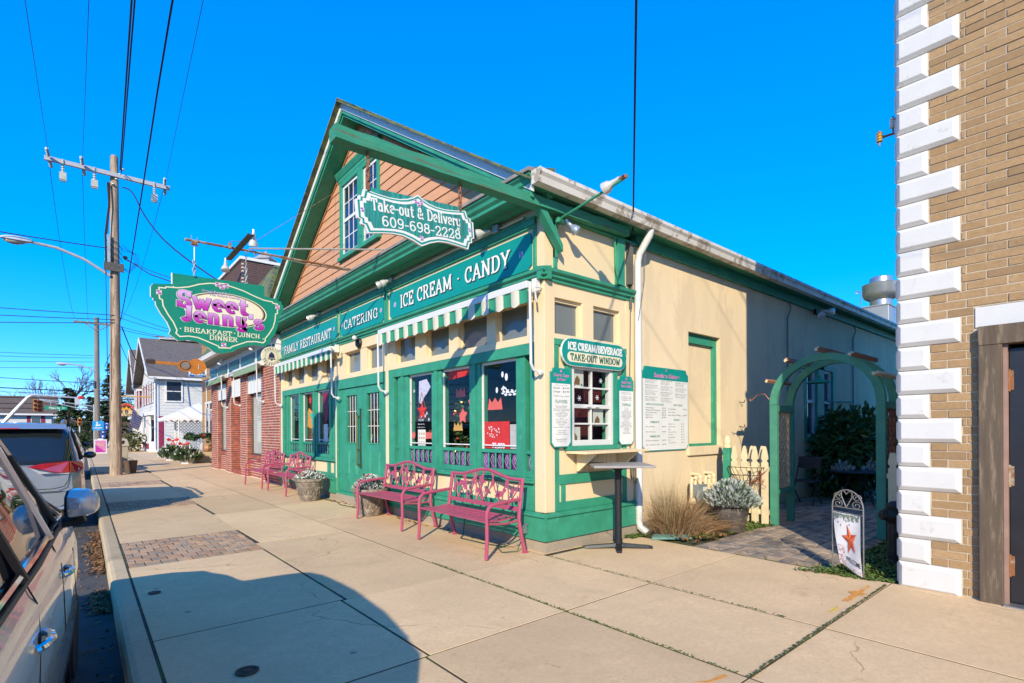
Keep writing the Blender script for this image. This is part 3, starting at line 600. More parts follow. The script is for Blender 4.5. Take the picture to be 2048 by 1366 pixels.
# ---------------- side wall on the alley
b = MB(); b.box(4.38, 4.432, .4625, 4.41, 4.6, 3.22); b.box(5.80, 4.43, .2, 5.985, 4.6, 3.22); b.box(4.41, 4.44, 3.04, 5.80, 4.6, 3.22); P('side_pilaster', b, CREAM)
b = MB(); b.box(4.43, 4.435, 3.3725, 6.0, 4.6, 4.0); P('side_band', b, CREAM)
tf = MB()
for a, c in ((4.41, 4.43), (4.92, 5.13), (5.67, 5.80)): tf.box(a, 4.436, 2.545, c, 4.6, 3.04)
tf.box(4.43, 4.437, 2.545, 4.92, 4.6, 2.60); tf.box(5.13, 4.437, 2.545, 5.67, 4.6, 2.60); P('transom_frame', tf, CREAM, bevel=.003)
for a, c in ((4.43, 4.92), (5.13, 5.67)):
    q = MB(); q.box(a+.015, 4.515, 2.615, c-.04, 4.525, 3.0); P('transom_window', q, GREYP)
    q = MB(); q.box(a, 4.48, 2.60, a+.015, 4.527, 3.04); q.box(c-.04, 4.48, 2.60, c, 4.527, 3.04); q.box(a+.015, 4.481, 2.60, c-.04, 4.527, 2.615); q.box(a+.015, 4.481, 3.0, c-.04, 4.527, 3.04); P('transom_bead', q, CREAM)
b = MB(); b.box(4.41, 4.425, 2.47, 5.80, 4.6, 2.5445); b.box(4.41, 4.432, .4625, 4.49, 4.6, 2.47); b.box(5.72, 4.432, .4625, 5.80, 4.6, 2.47); b.box(4.49, 4.433, .80, 5.72, 4.6, .90); b.box(4.49, 4.433, .4625, 5.72, 4.6, .57); b.box(4.53, 4.433, .57, 4.60, 4.6, .80); b.box(4.49, 4.425, .785, 5.72, 4.4328, .805)
b.box(4.605, 4.40, 1.245, 4.685, 4.6, 2.30); b.box(5.485, 4.40, 1.245, 5.57, 4.6, 2.30); b.box(4.59, 4.38, 1.19, 5.6, 4.6, 1.245); b.box(4.685, 4.401, 2.25, 5.485, 4.6, 2.30); P('side_window_frame', b, GREEN, bevel=.004)
q = MB(); q.box(4.49, 4.45, .57, 4.53, 4.6, .80); q.box(4.60, 4.45, .57, 5.72, 4.6, .80); P('panel', q, CREAM)
q = MB(); q.box(4.49, 4.452, .90, 4.605, 4.6, 2.47); q.box(5.57, 4.452, .90, 5.72, 4.6, 2.47); q.box(4.605, 4.452, 2.30, 5.57, 4.6, 2.47)
for k in range(11): x = 4.607+k*.0878; q.box(x+.003, 4.455, .9005, x+.0848, 4.6, 1.189)
P('beadboard', q, CREAM)
w = MB(); X0, X1, Z0, Z1 = 4.685, 5.485, 1.245, 2.25; zm = 1.74
w.box(X0, 4.415, Z0, X0+.055, 4.5, Z1); w.box(X1-.055, 4.415, Z0, X1, 4.5, Z1); w.box(X0+.055, 4.416, Z0, X1-.055, 4.5, Z0+.07); w.box(X0+.055, 4.416, Z1-.05, X1-.055, 4.5, Z1); w.box(X0+.055, 4.42, zm-.025, X1-.055, 4.5, zm+.025)
xm = (X0+X1)/2; w.box(xm-.012, 4.44, Z0+.07, xm+.012, 4.49, zm-.025); w.box(xm-.012, 4.43, zm+.025, xm+.012, 4.48, Z1-.05)
for zz in (1.52, 1.975): w.box(X0+.055, 4.432 if zz > zm else 4.442, zz-.011, X1-.055, 4.481, zz+.011)
w.box(X0+.28, 4.405, zm-.012, X0+.36, 4.4198, zm+.01); w.box(X1-.36, 4.405, zm-.012, X1-.28, 4.4198, zm+.01)
P('take_out_window', w, CHROMEW, bevel=.003)
q = MB(); q.face([(X0+.05, 4.462, Z0+.06), (X1-.05, 4.462, Z0+.06), (X1-.05, 4.462, zm), (X0+.05, 4.462, zm)]); q.face([(X0+.05, 4.452, zm), (X1-.05, 4.452, zm), (X1-.05, 4.452, Z1-.045), (X0+.05, 4.452, Z1-.045)]); P('glass', q, GLASS)
b = MB(); b.box(4.6, 4.7, .9, 5.7, 4.72, 2.45); P('interior_screen', b, pm('maroon curtain', (.10, .012, .018), .8, var=.3, scale=5, stretch=(6, 1, 1)))
paper = pm('paper', (.62, .62, .55), .7, var=.05, bmp=0); SNOW = pm('snow white', (.7, .72, .74), .6, var=.05, bmp=0); BROWN = pm('ginger brown', (.22, .12, .05), .7, var=.3, bmp=0)
b = MB()
def flyer(x, z, y, wd=.2, hh=.24):
    b.box(x-wd/2, y, z-hh/2, x+wd/2, y+.002, z+hh/2, 0)
    b.face([(x-.06, y-.001, z-.09), (x+.03, y-.001, z-.09), (x+.03, y-.001, z-.02), (x-.015, y-.001, z+.03), (x-.06, y-.001, z-.02)], 2)
    b.box(x-.075, y-.0025, z-.105, x-.06, y-.0015, z-.05, 2); b.box(x+.05, y-.0025, z-.10, x+.075, y-.0015, z-.075, 3)
flyer(4.87, 2.10, 4.47); flyer(5.26, 1.60, 4.48, .2, .22); flyer(4.83, 1.38, 4.48, .17, .2)
for (x, z) in ((4.87, 1.84), (5.21, 1.86), (5.28, 2.08)):
    for k in range(3):
        a = k*PI/3; dx, dz = .035*math.cos(a), .035*math.sin(a); ribbon(b, [(x-dx, z-dz), (x+dx, z+dz)], .008, .008, 0, lambda u, v, o, k=k: (u, 4.449-.0004*k, v), 1)
P('window_flyer', b, [paper, SNOW, BROWN, pm('flyer green', (.05, .2, .1), .7)])
# shelf under the hatch
b = MB(); b.box(4.60, 4.10, 1.155, 5.84, 4.425, 1.185); b.prism([(4.105, 1.154), (4.42, 1.154), (4.42, .93), (4.39, .93)], 0, 4.78, 4.81); b.prism([(4.105, 1.154), (4.42, 1.154), (4.42, .93), (4.39, .93)], 0, 5.6, 5.63); P('hatch_shelf', b, CREAM, bevel=.003)
# stucco wall with the blind window
b = MB(); b.box(5.985, 4.432, -.3, 7.36, 4.8, 4.0); b.box(8.34, 4.432, -.3, 11.84, 4.8, 4.0); b.box(13.7, 4.432, -.3, 21, 4.8, 4.0); b.box(7.36, 4.432, -.3, 8.34, 4.8, 1.17); b.box(7.36, 4.432, 2.97, 8.34, 4.8, 4.0); b.box(11.84, 4.432, -.3, 13.7, 4.8, 1.2); b.box(11.84, 4.432, 2.85, 13.7, 4.8, 4.0); b.box(7.37, 4.55, 1.17, 8.33, 4.8, 2.97); P('stucco_wall', b, STUC)
b = MB(); b.box(7.36, 4.50, 2.82, 8.34, 4.549, 2.9695); b.box(8.24, 4.50, 1.1705, 8.34, 4.549, 2.82); b.box(7.36, 4.50, 1.1705, 8.24, 4.549, 1.21); P('blind_window_frame', b, GREEN)
b = MB(); b.box(7.30, 4.39, 1.03, 8.42, 4.47, 1.17); P('blind_window_sill', b, STUC, bevel=.008)
# alley window in the shaded wall
b = MB(); b.box(11.84, 4.42, 1.2, 11.98, 4.6, 2.85); b.box(12.55, 4.42, 1.2, 12.95, 4.6, 2.85); b.box(13.5, 4.42, 1.2, 13.7, 4.6, 2.85); b.box(11.98, 4.42, 2.75, 13.5, 4.6, 2.85); b.box(11.84, 4.38, 1.16, 13.7, 4.432, 1.26); P('alley_window_frame', b, GREEN)
for a, c in ((11.98, 12.55), (12.95, 13.5)):
    w = MB(); w.box(a, 4.47, 1.26, a+.06, 4.55, 2.75); w.box(c-.06, 4.47, 1.26, c, 4.55, 2.75); w.box(a+.06, 4.471, 2.0, c-.06, 4.55, 2.06); w.box(a+.06, 4.471, 1.26, c-.06, 4.55, 1.33); w.box(a+.06, 4.471, 2.69, c-.06, 4.55, 2.75); P('alley_window', w, WHITE)
    q = MB(); q.box(a+.05, 4.52, 1.3, c-.05, 4.53, 2.7); P('pane', q, PANE)
# frieze, eave soffit, gutter
b = MB(); b.box(6.0, 4.39, 4.0, 21, 4.6, 4.15); b.box(6.0, 4.37, 3.985, 21, 4.42, 4.035); b.box(4.43, 4.385, 4.0, 6.0, 4.6, 4.02); P('frieze_board', b, GREEN)
b = MB(); b.box(4.26, 4.2, 4.151, 21, 4.6, 4.17); b.box(4.26, 4.365, 3.985, 6.0, 4.6, 3.999); P('eave_soffit', b, DGREEN)
gut = [(4.205, 4.135), (4.10, 4.135), (4.085, 4.20), (4.06, 4.235), (4.06, 4.275), (4.075, 4.275), (4.075, 4.24), (4.205, 4.24)]
b = MB(); b.prism(gut, 0, 3.86, 20.8); P('gutter', b, GUTW)
b = MB(); b.prism([(4.21, 4.13), (4.095, 4.13), (4.08, 4.20), (4.055, 4.235), (4.055, 4.28), (4.21, 4.28)], 0, 3.85, 3.8598); P('gutter_end_cap', b, GUTW)
b = MB(); b.tube([(5.98, 4.15, 4.14), (5.98, 4.17, 4.07), (5.975, 4.33, 3.86), (5.97, 4.36, 3.75), (5.97, 4.36, .18), (5.97, 4.345, .10), (5.99, 4.24, .03)], .05, 10); P('downspout', b, CHROMEW, smooth=True)
# sign beam with brace and post
def rough_beam():
    q = MB(); rs = []
    for i in range(24):
        x = 1.70+3.98*i/23; k = .006; e = 1 if i not in (0,) else .9
        zb = 3.912+.0275*(x-1.67); rs.append([(x, 4.275+rr(-k, k), zb+rr(-k, k)*.5), (x, 4.42, zb+rr(-k, k)*.5), (x, 4.42+rr(-k, k), zb+.118+rr(-k*1.6, k)), (x, 4.345, zb+.124+rr(-k*2, k)), (x, 4.275+rr(-k, k), zb+.115+rr(-k*2.2, k))])
    q.rings(rs, True, True); return q
P('sign_beam', rough_beam(), DGREEN)
b = MB(); b.rings([[(4.06, y, 3.98), (4.17, y, 3.985), (4.44, y, 3.63), (4.44, y, 3.55)] for y in (4.30, 4.40)], True, True); b.box(4.40, 4.40, 3.374, 4.44, 4.434, 4.02); P('beam_brace', b, GREEN)
b = MB(); b.box(5.56, 4.37, 3.374, 5.70, 4.434, 4.0); b.tube([(5.50, 4.38, 4.0), (5.50, 4.37, 3.6), (5.56, 4.36, 3.38), (5.7, 4.36, 3.36)], .012, 6); P('service_riser', b, GREEN)
b = MB(); b.tube([(5.86, 4.38, 3.6), (5.86, 4.40, 3.2), (5.84, 4.4, 2.4), (5.83, 4.42, 1.6), (5.86, 4.41, 1.05), (5.84, 4.40, .8)], .007, 5); b.tube([(5.94, 4.30, 3.95), (6.03, 4.28, 3.85), (6.0, 4.27, 3.5), (5.9, 4.3, 2.95)], .006, 5)
for k in range(3): b.tube([(5.84+k*.03, 4.4, 1.0), (5.8+k*.05, 4.36, .92), (5.83+k*.045, 4.37, .76-k*.03)], .009, 5)
b.ball((5.86, 4.38, 1.02), .035, 6); b.box(5.80, 4.36, 3.42, 5.87, 4.43, 3.98); b.box(5.86, 4.39, 3.1, 5.88, 4.43, 3.5); P('service_cables', b, pm('dull cable', (.12, .12, .11), .6))
for x, dz in ((10.96, 0), (14.79, 0)):
    b = MB(); b.tube([(x+.08, 4.40, 3.99), (x+.06, 4.36, 3.85), (x, 4.40, 3.65), (x, 4.405, .3)], .016, 6); P('wall_conduit', b, pm('blue grey conduit', (.16, .2, .2), .6), smooth=True)
b = MB(); b.tube([(13.0, 4.38, 2.05), (14.75, 4.38, 2.08)], .016, 6); b.tube([(11.4, 4.38, 2.62), (11.8, 4.38, 2.62)], .012, 6); P('wall_conduit', b, MC['blue grey conduit'])
# decorations standing in or stuck on the shop windows
RED = pm('bright red', (.55, .03, .025), .6, var=.15, scale=12, bmp=0); CORAL = pm('coral decal', (.62, .12, .10), .6, var=.1, bmp=0)
def glassput(yl):  return lambda x, y, o: (4.3435-o, yl-x, y)
def star_pts(cx, cy, r, r1=.42, rot=90): return [(cx+(r if i % 2 == 0 else r*r1)*math.cos(R(rot+36*i)), cy+(r if i % 2 == 0 else r*r1)*math.sin(R(rot+36*i))) for i in range(10)]
def flat(b, pts, put, o=0, mi=0): b.face([put(x, y, o) for x, y in pts], mi)
b = MB(); pt = glassput(7.75)
sp = star_pts(.35, 1.76, .17); ctr = (4.325, 7.75-.35, 1.76)
for i in range(10): p, q = sp[i], sp[(i+1) % 10]; b.face([pt(*p, 0), pt(*q, 0), ctr])
b.tube([(4.335, 7.75-.24, 1.8), (4.335, 7.75-.36, 2.06), (4.335, 7.75-.47, 1.82)], .004, 4, 1)
P('hanging_star', b, [RED, BROWN])
b = MB(); flat(b, [(.26, 2.25), (.5, 2.27), (.62, 2.14), (.5, 2.03), (.44, 2.0), (.33, 1.88), (.25, 1.9)], pt, .0)
P('window_poster', b, pm('lilac paper', (.5, .5, .62), .7, var=.25, scale=20, bmp=0))
b = MB(); sans(b, 'HOURS', pt, .05, cx=.32, y0=1.60); sans(b, 'Open every day', pt, .032, cx=.32, y0=1.54); sans(b, 'breakfast lunch dinner', pt, .026, cx=.32, y0=1.49)
for (x, y) in ((.33, 1.68), (.5, 1.72), (.56, 1.62), (.1, 2.1), (.45, 1.68)):
    for k in range(3): a = k*PI/3; ribbon(b, [(x-.03*math.cos(a), y-.03*math.sin(a)), (x+.03*math.cos(a), y+.03*math.sin(a))], .008, .008, .0005*k, pt)
P('window_lettering', b, SNOW)
b = MB(); flat(b, [(.06+.05*math.cos(R(a))+.02, 1.37+.06*math.sin(R(a))) for a in range(0, 360, 20)], pt); flat(b, [(.44, 1.31), (.68, 1.32), (.68, 1.41), (.44, 1.42)], pt); P('window_sticker', b, CORAL)
b = MB(); flat(b, [(.22, 1.2), (.46, 1.2), (.46, 1.46), (.22, 1.46)], pt, .002)
P('window_poster', b, paper)
b = MB()
for i in range(3):
    for k in range(3): flat(b, [(.25+k*.07, 1.38-i*.07), (.29+k*.07, 1.38-i*.07), (.29+k*.07, 1.41-i*.07), (.25+k*.07, 1.41-i*.07)], pt, .004)
P('poster_print', b, pm('print orange', (.5, .25, .1), .7, bmp=0), kind='stuff')
p2_ = glassput(6.73); b = MB()
flat(b, [(.12, 2.2), (.7, 2.24), (.7, 2.34), (.12, 2.33)], p2_, .0); P('window_banner', b, RED)
b = MB()
def crown(x, y, w_, h_): return [(x, y)]+[(x+w_*(i+.5)/5, y+(h_ if i % 2 == 0 else h_*.6)) for i in range(5)]+[(x+w_, y)]
flat(b, crown(.3, 1.93, .26, .14), p2_); flat(b, star_pts(.48, 1.66, .13, .55), p2_, .001); flat(b, [(.62, 1.88), (.7, 1.9), (.73, 1.8), (.68, 1.72)], p2_); P('window_decal', b, CORAL)
b = MB(); flat(b, crown(.24, 1.44, .24, .12), p2_); P('window_decal', b, pm('gold decal', (.5, .3, .08), .6, bmp=0))
p3_ = glassput(5.75); b = MB(); flat(b, crown(.1, 1.72, .32, .16)+[], p3_); P('window_decal', b, CORAL)
b = MB(); flat(b, [(.03, 1.2), (.56, 1.2), (.56, 1.56), (.03, 1.56)], p3_, .0); P('window_poster', b, RED)
b = MB(); flat(b, [(.57, 1.2), (.75, 1.2), (.75, 1.52), (.57, 1.52)], p3_, .0); P('window_poster', b, pm('grey card', (.42, .42, .4), .7, bmp=0))
b = MB(); letters(b, '8', p3_, .01) if 0 else None
sans(b, '75,000', p3_, .10, cx=.33, y0=1.205, off=.003, bold=.02)
for (x, y, r) in ((.42, 2.18, .04), (.5, 2.14, .05), (.44, 2.0, .03), (.3, 1.98, .04)): flat(b, [(x+r*math.cos(R(a))*.6, y+r*math.sin(R(a))) for a in range(0, 360, 30)], p3_)
for k in range(26): a = rr(0, 6.3); r = rr(.02, .09); x, y = .22+r*1.6*math.cos(a), 1.42+r*math.sin(a); flat(b, [(x-.012, y), (x, y-.012), (x+.012, y), (x, y+.012)], p3_, .004)
for k in range(16): a = rr(-.5, .5); x, y = .42+.018*k, 1.93+.03*math.sin(k*1.3); flat(b, [(x-.03*math.cos(a), y-.03*math.sin(a)), (x-.012*math.sin(a), y+.014), (x+.035*math.cos(a), y+.03*math.sin(a)), (x+.012*math.sin(a), y-.014)], p3_, .0005*(k % 3))
ribbon(b, arc(.45, 1.95, .06, .055, 150, -60, 9), .022, .022, .002, p3_)
P('window_lettering', b, SNOW)
# Christmas tree and room things behind the glass
TREE = pm('fir needles', (.09, .15, .045), .8, var=.6, scale=18, bmp=0)
random.seed(5); b = MB()
leafcloud(b, [(4.86+r_*math.cos(a), 7.05+r_*1.15*math.sin(a), z_) for (r_, a, z_) in [((1-((z_-.5)/2.5))*.5*rr(.3, 1), rr(0, 6.3), z_) for z_ in [rr(.5, 2.15) for _ in range(5200)]]], .055, flat=1)
for k in range(60):
    z_ = rr(.7, 2.0); a = rr(2, 4.3); r_ = (1-((z_-.5)/2.5))*.5; b.ball((4.86+r_*math.cos(a), 7.05+1.15*r_*math.sin(a), z_), .022, 4, random.choice((1, 2, 1)))
tag(b.build('christmas_tree', [TREE, pm('gold bauble', (.6, .4, .12), .3, .5), RED]), 'decorated Christmas tree behind the middle pane of the right shop window', 'tree')
b = MB(); b.box(5.1, 5.05, .4, 5.6, 5.7, 1.1); b.box(5.3, 4.8, .4, 5.5, 5.0, 2.1); tag(b.build('display_case', pm('dark cabinet', (.06, .045, .04), .5)), 'dark cabinet behind the glass of the right shop window', 'cabinet')
p5_ = glassput(12.98); b = MB(); flat(b, [(.2, 1.55), (.5, 1.5), (.62, 1.62), (.55, 1.9), (.3, 2.0), (.22, 1.9)], p5_); flat(b, star_pts(.4, 2.18, .1, .7), p5_, .001, 1); flat(b, [(.35, 1.85), (.5, 1.7), (.5, 1.55), (.62, 1.65), (.54, 1.88)], p5_, .002, 2)
P('window_sun_catcher', b, [pm('orange decal', (.62, .25, .03), .5, bmp=0), RED, pm('teal decal', (.06, .4, .28), .5, bmp=0)])
p6_ = glassput(11.98); b = MB(); flat(b, [(.2, 2.3), (.55, 2.3), (.5, 1.7), (.35, 1.6), (.25, 1.8)], p6_); P('window_decal', b, pm('maroon decal', (.25, .01, .04), .6, bmp=0))
b = MB(); flat(b, [(.28, 1.2), (.5, 1.2), (.5, 1.6), (.28, 1.6)], p6_, .001); P('window_poster', b, paper)

# candy shelf seen through the doors
cs = thing('candy_shelf', 'low shelf of coloured candy jars just inside the double doors', 'shelf', (4.85, 9.6, .4)); random.seed(14)
b = MB()
for z_ in (.62, .92, 1.22): b.box(4.8, 8.7, z_, 5.0, 11.3, z_+.02)
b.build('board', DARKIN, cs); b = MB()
for z_ in (.64, .94, 1.24):
    for k in range(26): y_ = 8.75+k*.098; b.box(4.82, y_+.008, z_, 4.88, y_+.085, z_+rr(.08, .2), random.randrange(5))
b.build('jar', [RED, pm('gold candy', (.55, .35, .05), .5, bmp=0), pm('leaf candy', (.1, .3, .08), .5, bmp=0), SNOW, pm('violet candy', (.25, .08, .35), .5, bmp=0)], cs, kind='stuff')
b = MB()
for yw in (11.6, 12.6, 13.6, 5.35, 7.4):
    for k in range(22): a = rr(0, 6.3); r_ = rr(.02, .2); c_ = (4.44+rr(0, .12), yw+r_*math.cos(a)*1.3, 1.22+rr(0, .22)*(1-r_*2)); s_ = rr(.05, .08); b.face([c_, (c_[0]-.02, c_[1]+s_, c_[2]+s_*.4), (c_[0]-.03, c_[1]+s_*.2, c_[2]+s_), (c_[0]-.02, c_[1]-s_*.6, c_[2]+s_*.6)], 0 if k % 3 else 1)
o = b.build('poinsettia_display', [RED, TREE]); o['kind'] = 'stuff'; o['label'] = 'red poinsettias massed along the inside sills of the shop windows'; o['category'] = 'flowers'
# ================================================================ signs on and around the restaurant
TEAL = pm('teal sign paint', (.006, .26, .215), .35, var=.08, scale=3, fine=40, bmp=.03)
SGREEN = pm('green sign paint', (.008, .21, .125), .4, var=.08, scale=2, fine=30, bmp=.04, stretch=(9, 1, .4))
FADE = pm('faded teal paint', (.035, .19, .165), .5, var=.3, scale=3, fine=30, bmp=.03, stretch=(12, 1, .5), wear=(.02, .28, .24), wearamt=.95, wscale=3)
LETW = pm('letter white', (.74, .73, .68), .5, var=.05, bmp=0); LETD = pm('letter outline', (.02, .05, .05), .6, bmp=0)
LETC = pm('letter cream', (.74, .66, .46), .5, var=.05, bmp=0); SIGNW = pm('sign white', (.72, .71, .67), .5, var=.06, scale=6, fine=50, bmp=.05)
VIOL = pm('emblem violet', (.28, .16, .5), .5, bmp=0); MAG = pm('emblem magenta', (.55, .04, .3), .5, bmp=0)
def emblem(b, x, y, s, put, o, m0, m1, m2):
    h = s/2; flat(b, [(x-h, y-h), (x+h, y-h), (x+h, y+h), (x-h, y+h)], put, o, m2); h *= .86; flat(b, [(x-h, y-h), (x+h, y-h), (x+h, y+h), (x-h, y+h)], put, o+.0006, m0)
    flat(b, [(x-h, y+h), (x, y+h), (x, y)], put, o+.001, m1); flat(b, [(x+h, y-h), (x, y-h), (x, y)], put, o+.001, m1); flat(b, [(x-h, y-h), (x-h, y), (x, y)], put, o+.0014, m2); flat(b, [(x+h, y+h), (x+h, y), (x, y)], put, o+.0014, m2)
def fascia(label, yl, yr, txt, ty0, ty1, th_, tz, eml, emr, tv=.19, hk=.2):
    c = thing('fascia_sign', label, 'sign', (4.25, (yl+yr)/2, 3.39), group=None)
    b = MB(); r = .05; w_ = yl-yr; h_ = .445
    out = [(0, r), (r, r*.3), (r, 0), (w_-r, 0), (w_-r, r*.3), (w_, r), (w_, h_-r), (w_-r*.3, h_-r*.3), (w_-r, h_), (r, h_), (r*.3, h_-r*.3), (0, h_-r)]
    b.rings([[(4.258, yl-x, 3.388+z) for x, z in out], [(4.236, yl-x, 3.388+z) for x, z in out]], True, True); b.build('board', TEAL, c)
    put = lambda x, y, o: (4.2355-o, x*-1+yl, 3.388+y)
    q = MB()
    letters(q, txt, lambda x, y, o: (4.2345-o, yl-x-.012, 3.388+y-.01), th_, width=ty0-ty1, x0=yl-ty0, y0=tz, tv=tv, off=0, mi=1, fatten=.006)
    letters(q, txt, put, th_, width=ty0-ty1, x0=yl-ty0, y0=tz, tv=tv, off=.006, mi=0)
    q.build('lettering', [LETW, LETD], c)
    q = MB()
    for e in (eml, emr): emblem(q, yl-e, .215, .07, put, .001, 0, 1, 2)
    q.build('emblem', [VIOL, MAG, LETW], c)
fascia('long teal fascia sign lettered ICE CREAM CANDY, nearest the corner', 8.29, 4.64, 'ICE CREAM . CANDY', 7.90, 5.03, .2, .125, 8.1, 4.82)
fascia('short teal fascia sign lettered CATERING, above the double doors', 10.46, 8.54, 'CATERING', 10.27, 8.74, .165, .115, 10.37, 8.63)
fascia('teal fascia sign lettered FAMILY RESTAURANT, farthest from the corner', 14.40, 10.70, 'FAMILY RESTAURANT', 14.15, 10.95, .185, .055, 14.28, 10.82)
def chain(b, p0, p1, r=.006, L=.05):
    p0 = Vector(p0); p1 = Vector(p1); n = max(1, int((p1-p0).length/(L*.75)))
    for i in range(n):
        c = p0+(p1-p0)*(i+.5)/n; d = (p1-p0).normalized(); s = d.cross(Vector((1, 0, 0) if i % 2 else (0, 1, 0)))
        s = s.normalized() if s.length > .01 else d.orthogonal().normalized()
        b.tube([c+d*L*.5*math.cos(a)+s*L*.24*math.sin(a) for a in [2*PI*k/8 for k in range(9)]], r, 4, caps=False)
CHR = pm('rusty chain', (.28, .12, .06), .75, .3, var=.4, scale=40, bmp=.2); CHG = pm('galvanised', (.45, .46, .47), .4, .8, var=.15, bmp=0)
# ---- take-out sign under the beam
t = thing('hanging_sign', 'white edged teal sign lettered Take-out and Delivery hanging by chains from the green beam', 'sign', (2.53, 4.345, 3.2))
ca, sa = math.cos(.0865), math.sin(.0865)
tput = lambda x, y, o: (2.53+x*ca-y*sa, 4.33-o, 3.437+x*sa+y*ca)
half = [(0, .24), (.06, .205), (.12, .18), (.2, .163), (.3, .158), (.42, .168), (.545, .187), (.565, .122), (.60, .122), (.60, .09), (.632, .085), (.632, -.075), (.60, -.085), (.60, -.125), (.57, -.13), (.545, -.198), (.42, -.178), (.3, -.165), (.2, -.168), (.1, -.195), (.03, -.226), (0, -.238)]
full = half+[(-x, y) for x, y in half[1:-1][::-1]]
b = MB(); b.rings([[tput(x, y, 0) for x, y in full], [tput(x, y, -.03) for x, y in full]], True, True); b.build('board', SIGNW, t)
def inset(k, ky=None): ky = ky or k; return [(x*k, y*ky) for x, y in full]
b = MB(); flat(b, inset(.975, .945), tput, .001, 0); b.build('border', TEAL, t)
b = MB(); flat(b, inset(.945, .86), tput, .002, 0); b.build('border', SIGNW, t)
b = MB(); flat(b, inset(.89, .73), tput, .003, 0); b.build('field', FADE, t)
b = MB(); rect = [(-.5, .1), (.5, .1), (.5, .218), (-.5, .218)]; b.rings([[tput(x, y, -.012) for x, y in rect], [tput(x, y, -.03) for x, y in rect]], True, True); b.build('back_board', FADE, t)
b = MB(); letters(b, 'Take-out & Delivery', tput, .098, width=.96, cx=-.01, y0=.018, th=.11, tv=.16, off=.004); letters(b, '609-698-2228', tput, .085, width=.86, cx=.03, y0=-.108, th=.12, tv=.16, off=.004); b.build('lettering', LETW, t)
b = MB()
for x, y in ((-.03, .172), (.03, .172), (0, .148), (0, -.165), (-.578, 0), (.578, 0)): emblem(b, x, y, .038, tput, .004 if x else .006, 0, 1, 2)
b.build('emblem', [VIOL, MAG, LETW], t)
for x in (-.5, .49):
    p = Vector(tput(x, .215, -.015)); zc = 3.915+.0275*(p.x-1.67); b = MB(); chain(b, p, (p.x+.0, 4.345, zc), .007, .065); chain(b, p+Vector((.012, 0, .02)), (p.x+.015, 4.35, zc-.03), .004, .05); b.box(p.x-.012, 4.33, p.z-.06, p.x+.012, 4.362, p.z+.02); b.build('chain', CHR, t)
# ---- the big hanging sign on a pipe bracket
PIPE = pm('rusted pipe', (.30, .125, .05), .75, .4, var=.35, scale=14, fine=80, bmp=.3, wear=(.36, .30, .22), wearamt=.9, wscale=5)
GPIPE = pm('weathered galvanised pipe', (.40, .36, .30), .55, .4, var=.2, bmp=.1)
br = thing('sign_bracket', 'rusty pipe bracket with stay rods carrying the big green hanging sign', 'bracket', (4.2, 9.4, 4.48))
b = MB(); b.tube([(4.23, 9.40, 4.47), (1.36, 9.30, 4.39)], .02, 8); b.lathe([(0, -.012), (.026, -.012), (.026, .02), (0, .02)], (1.345, 9.30, 4.389), 8, ax=0); b.tube([(2.3, 9.315, 4.43), (2.34, 9.32, 4.35)], .012, 5); b.build('pipe', PIPE, br, smooth=True)
b = MB(); b.tube([(2.24, 9.31, 4.45), (4.2, 7.27, 4.31)], .013, 6); b.tube([(2.24, 9.31, 4.42), (3.2, 9.38, 4.40), (4.2, 9.47, 4.47)], .009, 6); b.build('stay_rod', GPIPE, br, smooth=True)
b = MB(); b.tube([(1.95, 9.3, 4.43), (1.95, 9.3, 4.50), (2.35, 9.4, 4.62), (4.2, 10.65, 6.41)], .004, 5); b.box(1.93, 9.27, 4.38, 1.97, 9.33, 4.47); b.box(1.42, 9.27, 4.33, 1.50, 9.33, 4.40); b.tube([(1.42, 9.3, 4.36), (1.42, 9.3, 4.47)], .005, 4); b.tube([(1.5, 9.3, 4.36), (1.5, 9.3, 4.46)], .005, 4); b.build('guy_wire', PIPE, br)
b = MB(); b.tube([(4.21, 9.4, 4.40), (4.21, 9.4, 4.60)], .012, 5); b.tube([(4.2, 7.27, 4.31), (4.22, 7.1, 4.2)], .014, 5); b.build('anchor', PIPE, br)
# crosswise lamp bar on the bracket
lb = thing('sign_lamp', 'dark lamp bar across the sign bracket with two white bell floodlights', 'floodlight', (2.05, 9.3, 4.4))
b = MB(); b.tube([(2.05, 8.55, 4.42), (2.05, 10.0, 4.42)], .02, 6); b.box(2.03, 8.5, 4.40, 2.12, 10.0, 4.412); b.build('bar', pm('dark grey steel', (.07, .08, .07), .6, .4), lb)
def bell(b, p, d, s=1):
    d = Vector(d).normalized(); u = d.orthogonal().normalized(); v = d.cross(u); p = Vector(p); rs = []
    for r, h in ((.022, 0), (.024, .05), (.03, .07), (.034, .10), (.055, .13), (.064, .17), (.066, .19), (.05, .2), (.01, .205)):
        rs.append([p+d*h*s+(u*math.cos(2*PI*k/12)+v*math.sin(2*PI*k/12))*r*s for k in range(12)])
    b.rings(rs, True, True)
BELL = pm('floodlight glass', (.62, .60, .55), .25, .2, var=.08, bmp=0)
for (p, d) in (((2.12, 8.56, 4.46), (.05, .35, -1)), ((2.02, 9.95, 4.36), (-.1, -.35, -1))):
    b = MB(); bell(b, p, d, 1.0); b.tube([(p[0], p[1], p[2]-.02), (p[0], p[1], p[2]+.05)], .014, 6); b.build('lamp', BELL, lb, smooth=True)
SJ = thing('hanging_sign', "large shaped green sign lettered Sweet Jenny's in purple hanging from the rusty pipe", 'sign', (1.83, 9.32, 2.69))
sput = lambda x, y, o: (x, 9.30-o, y)
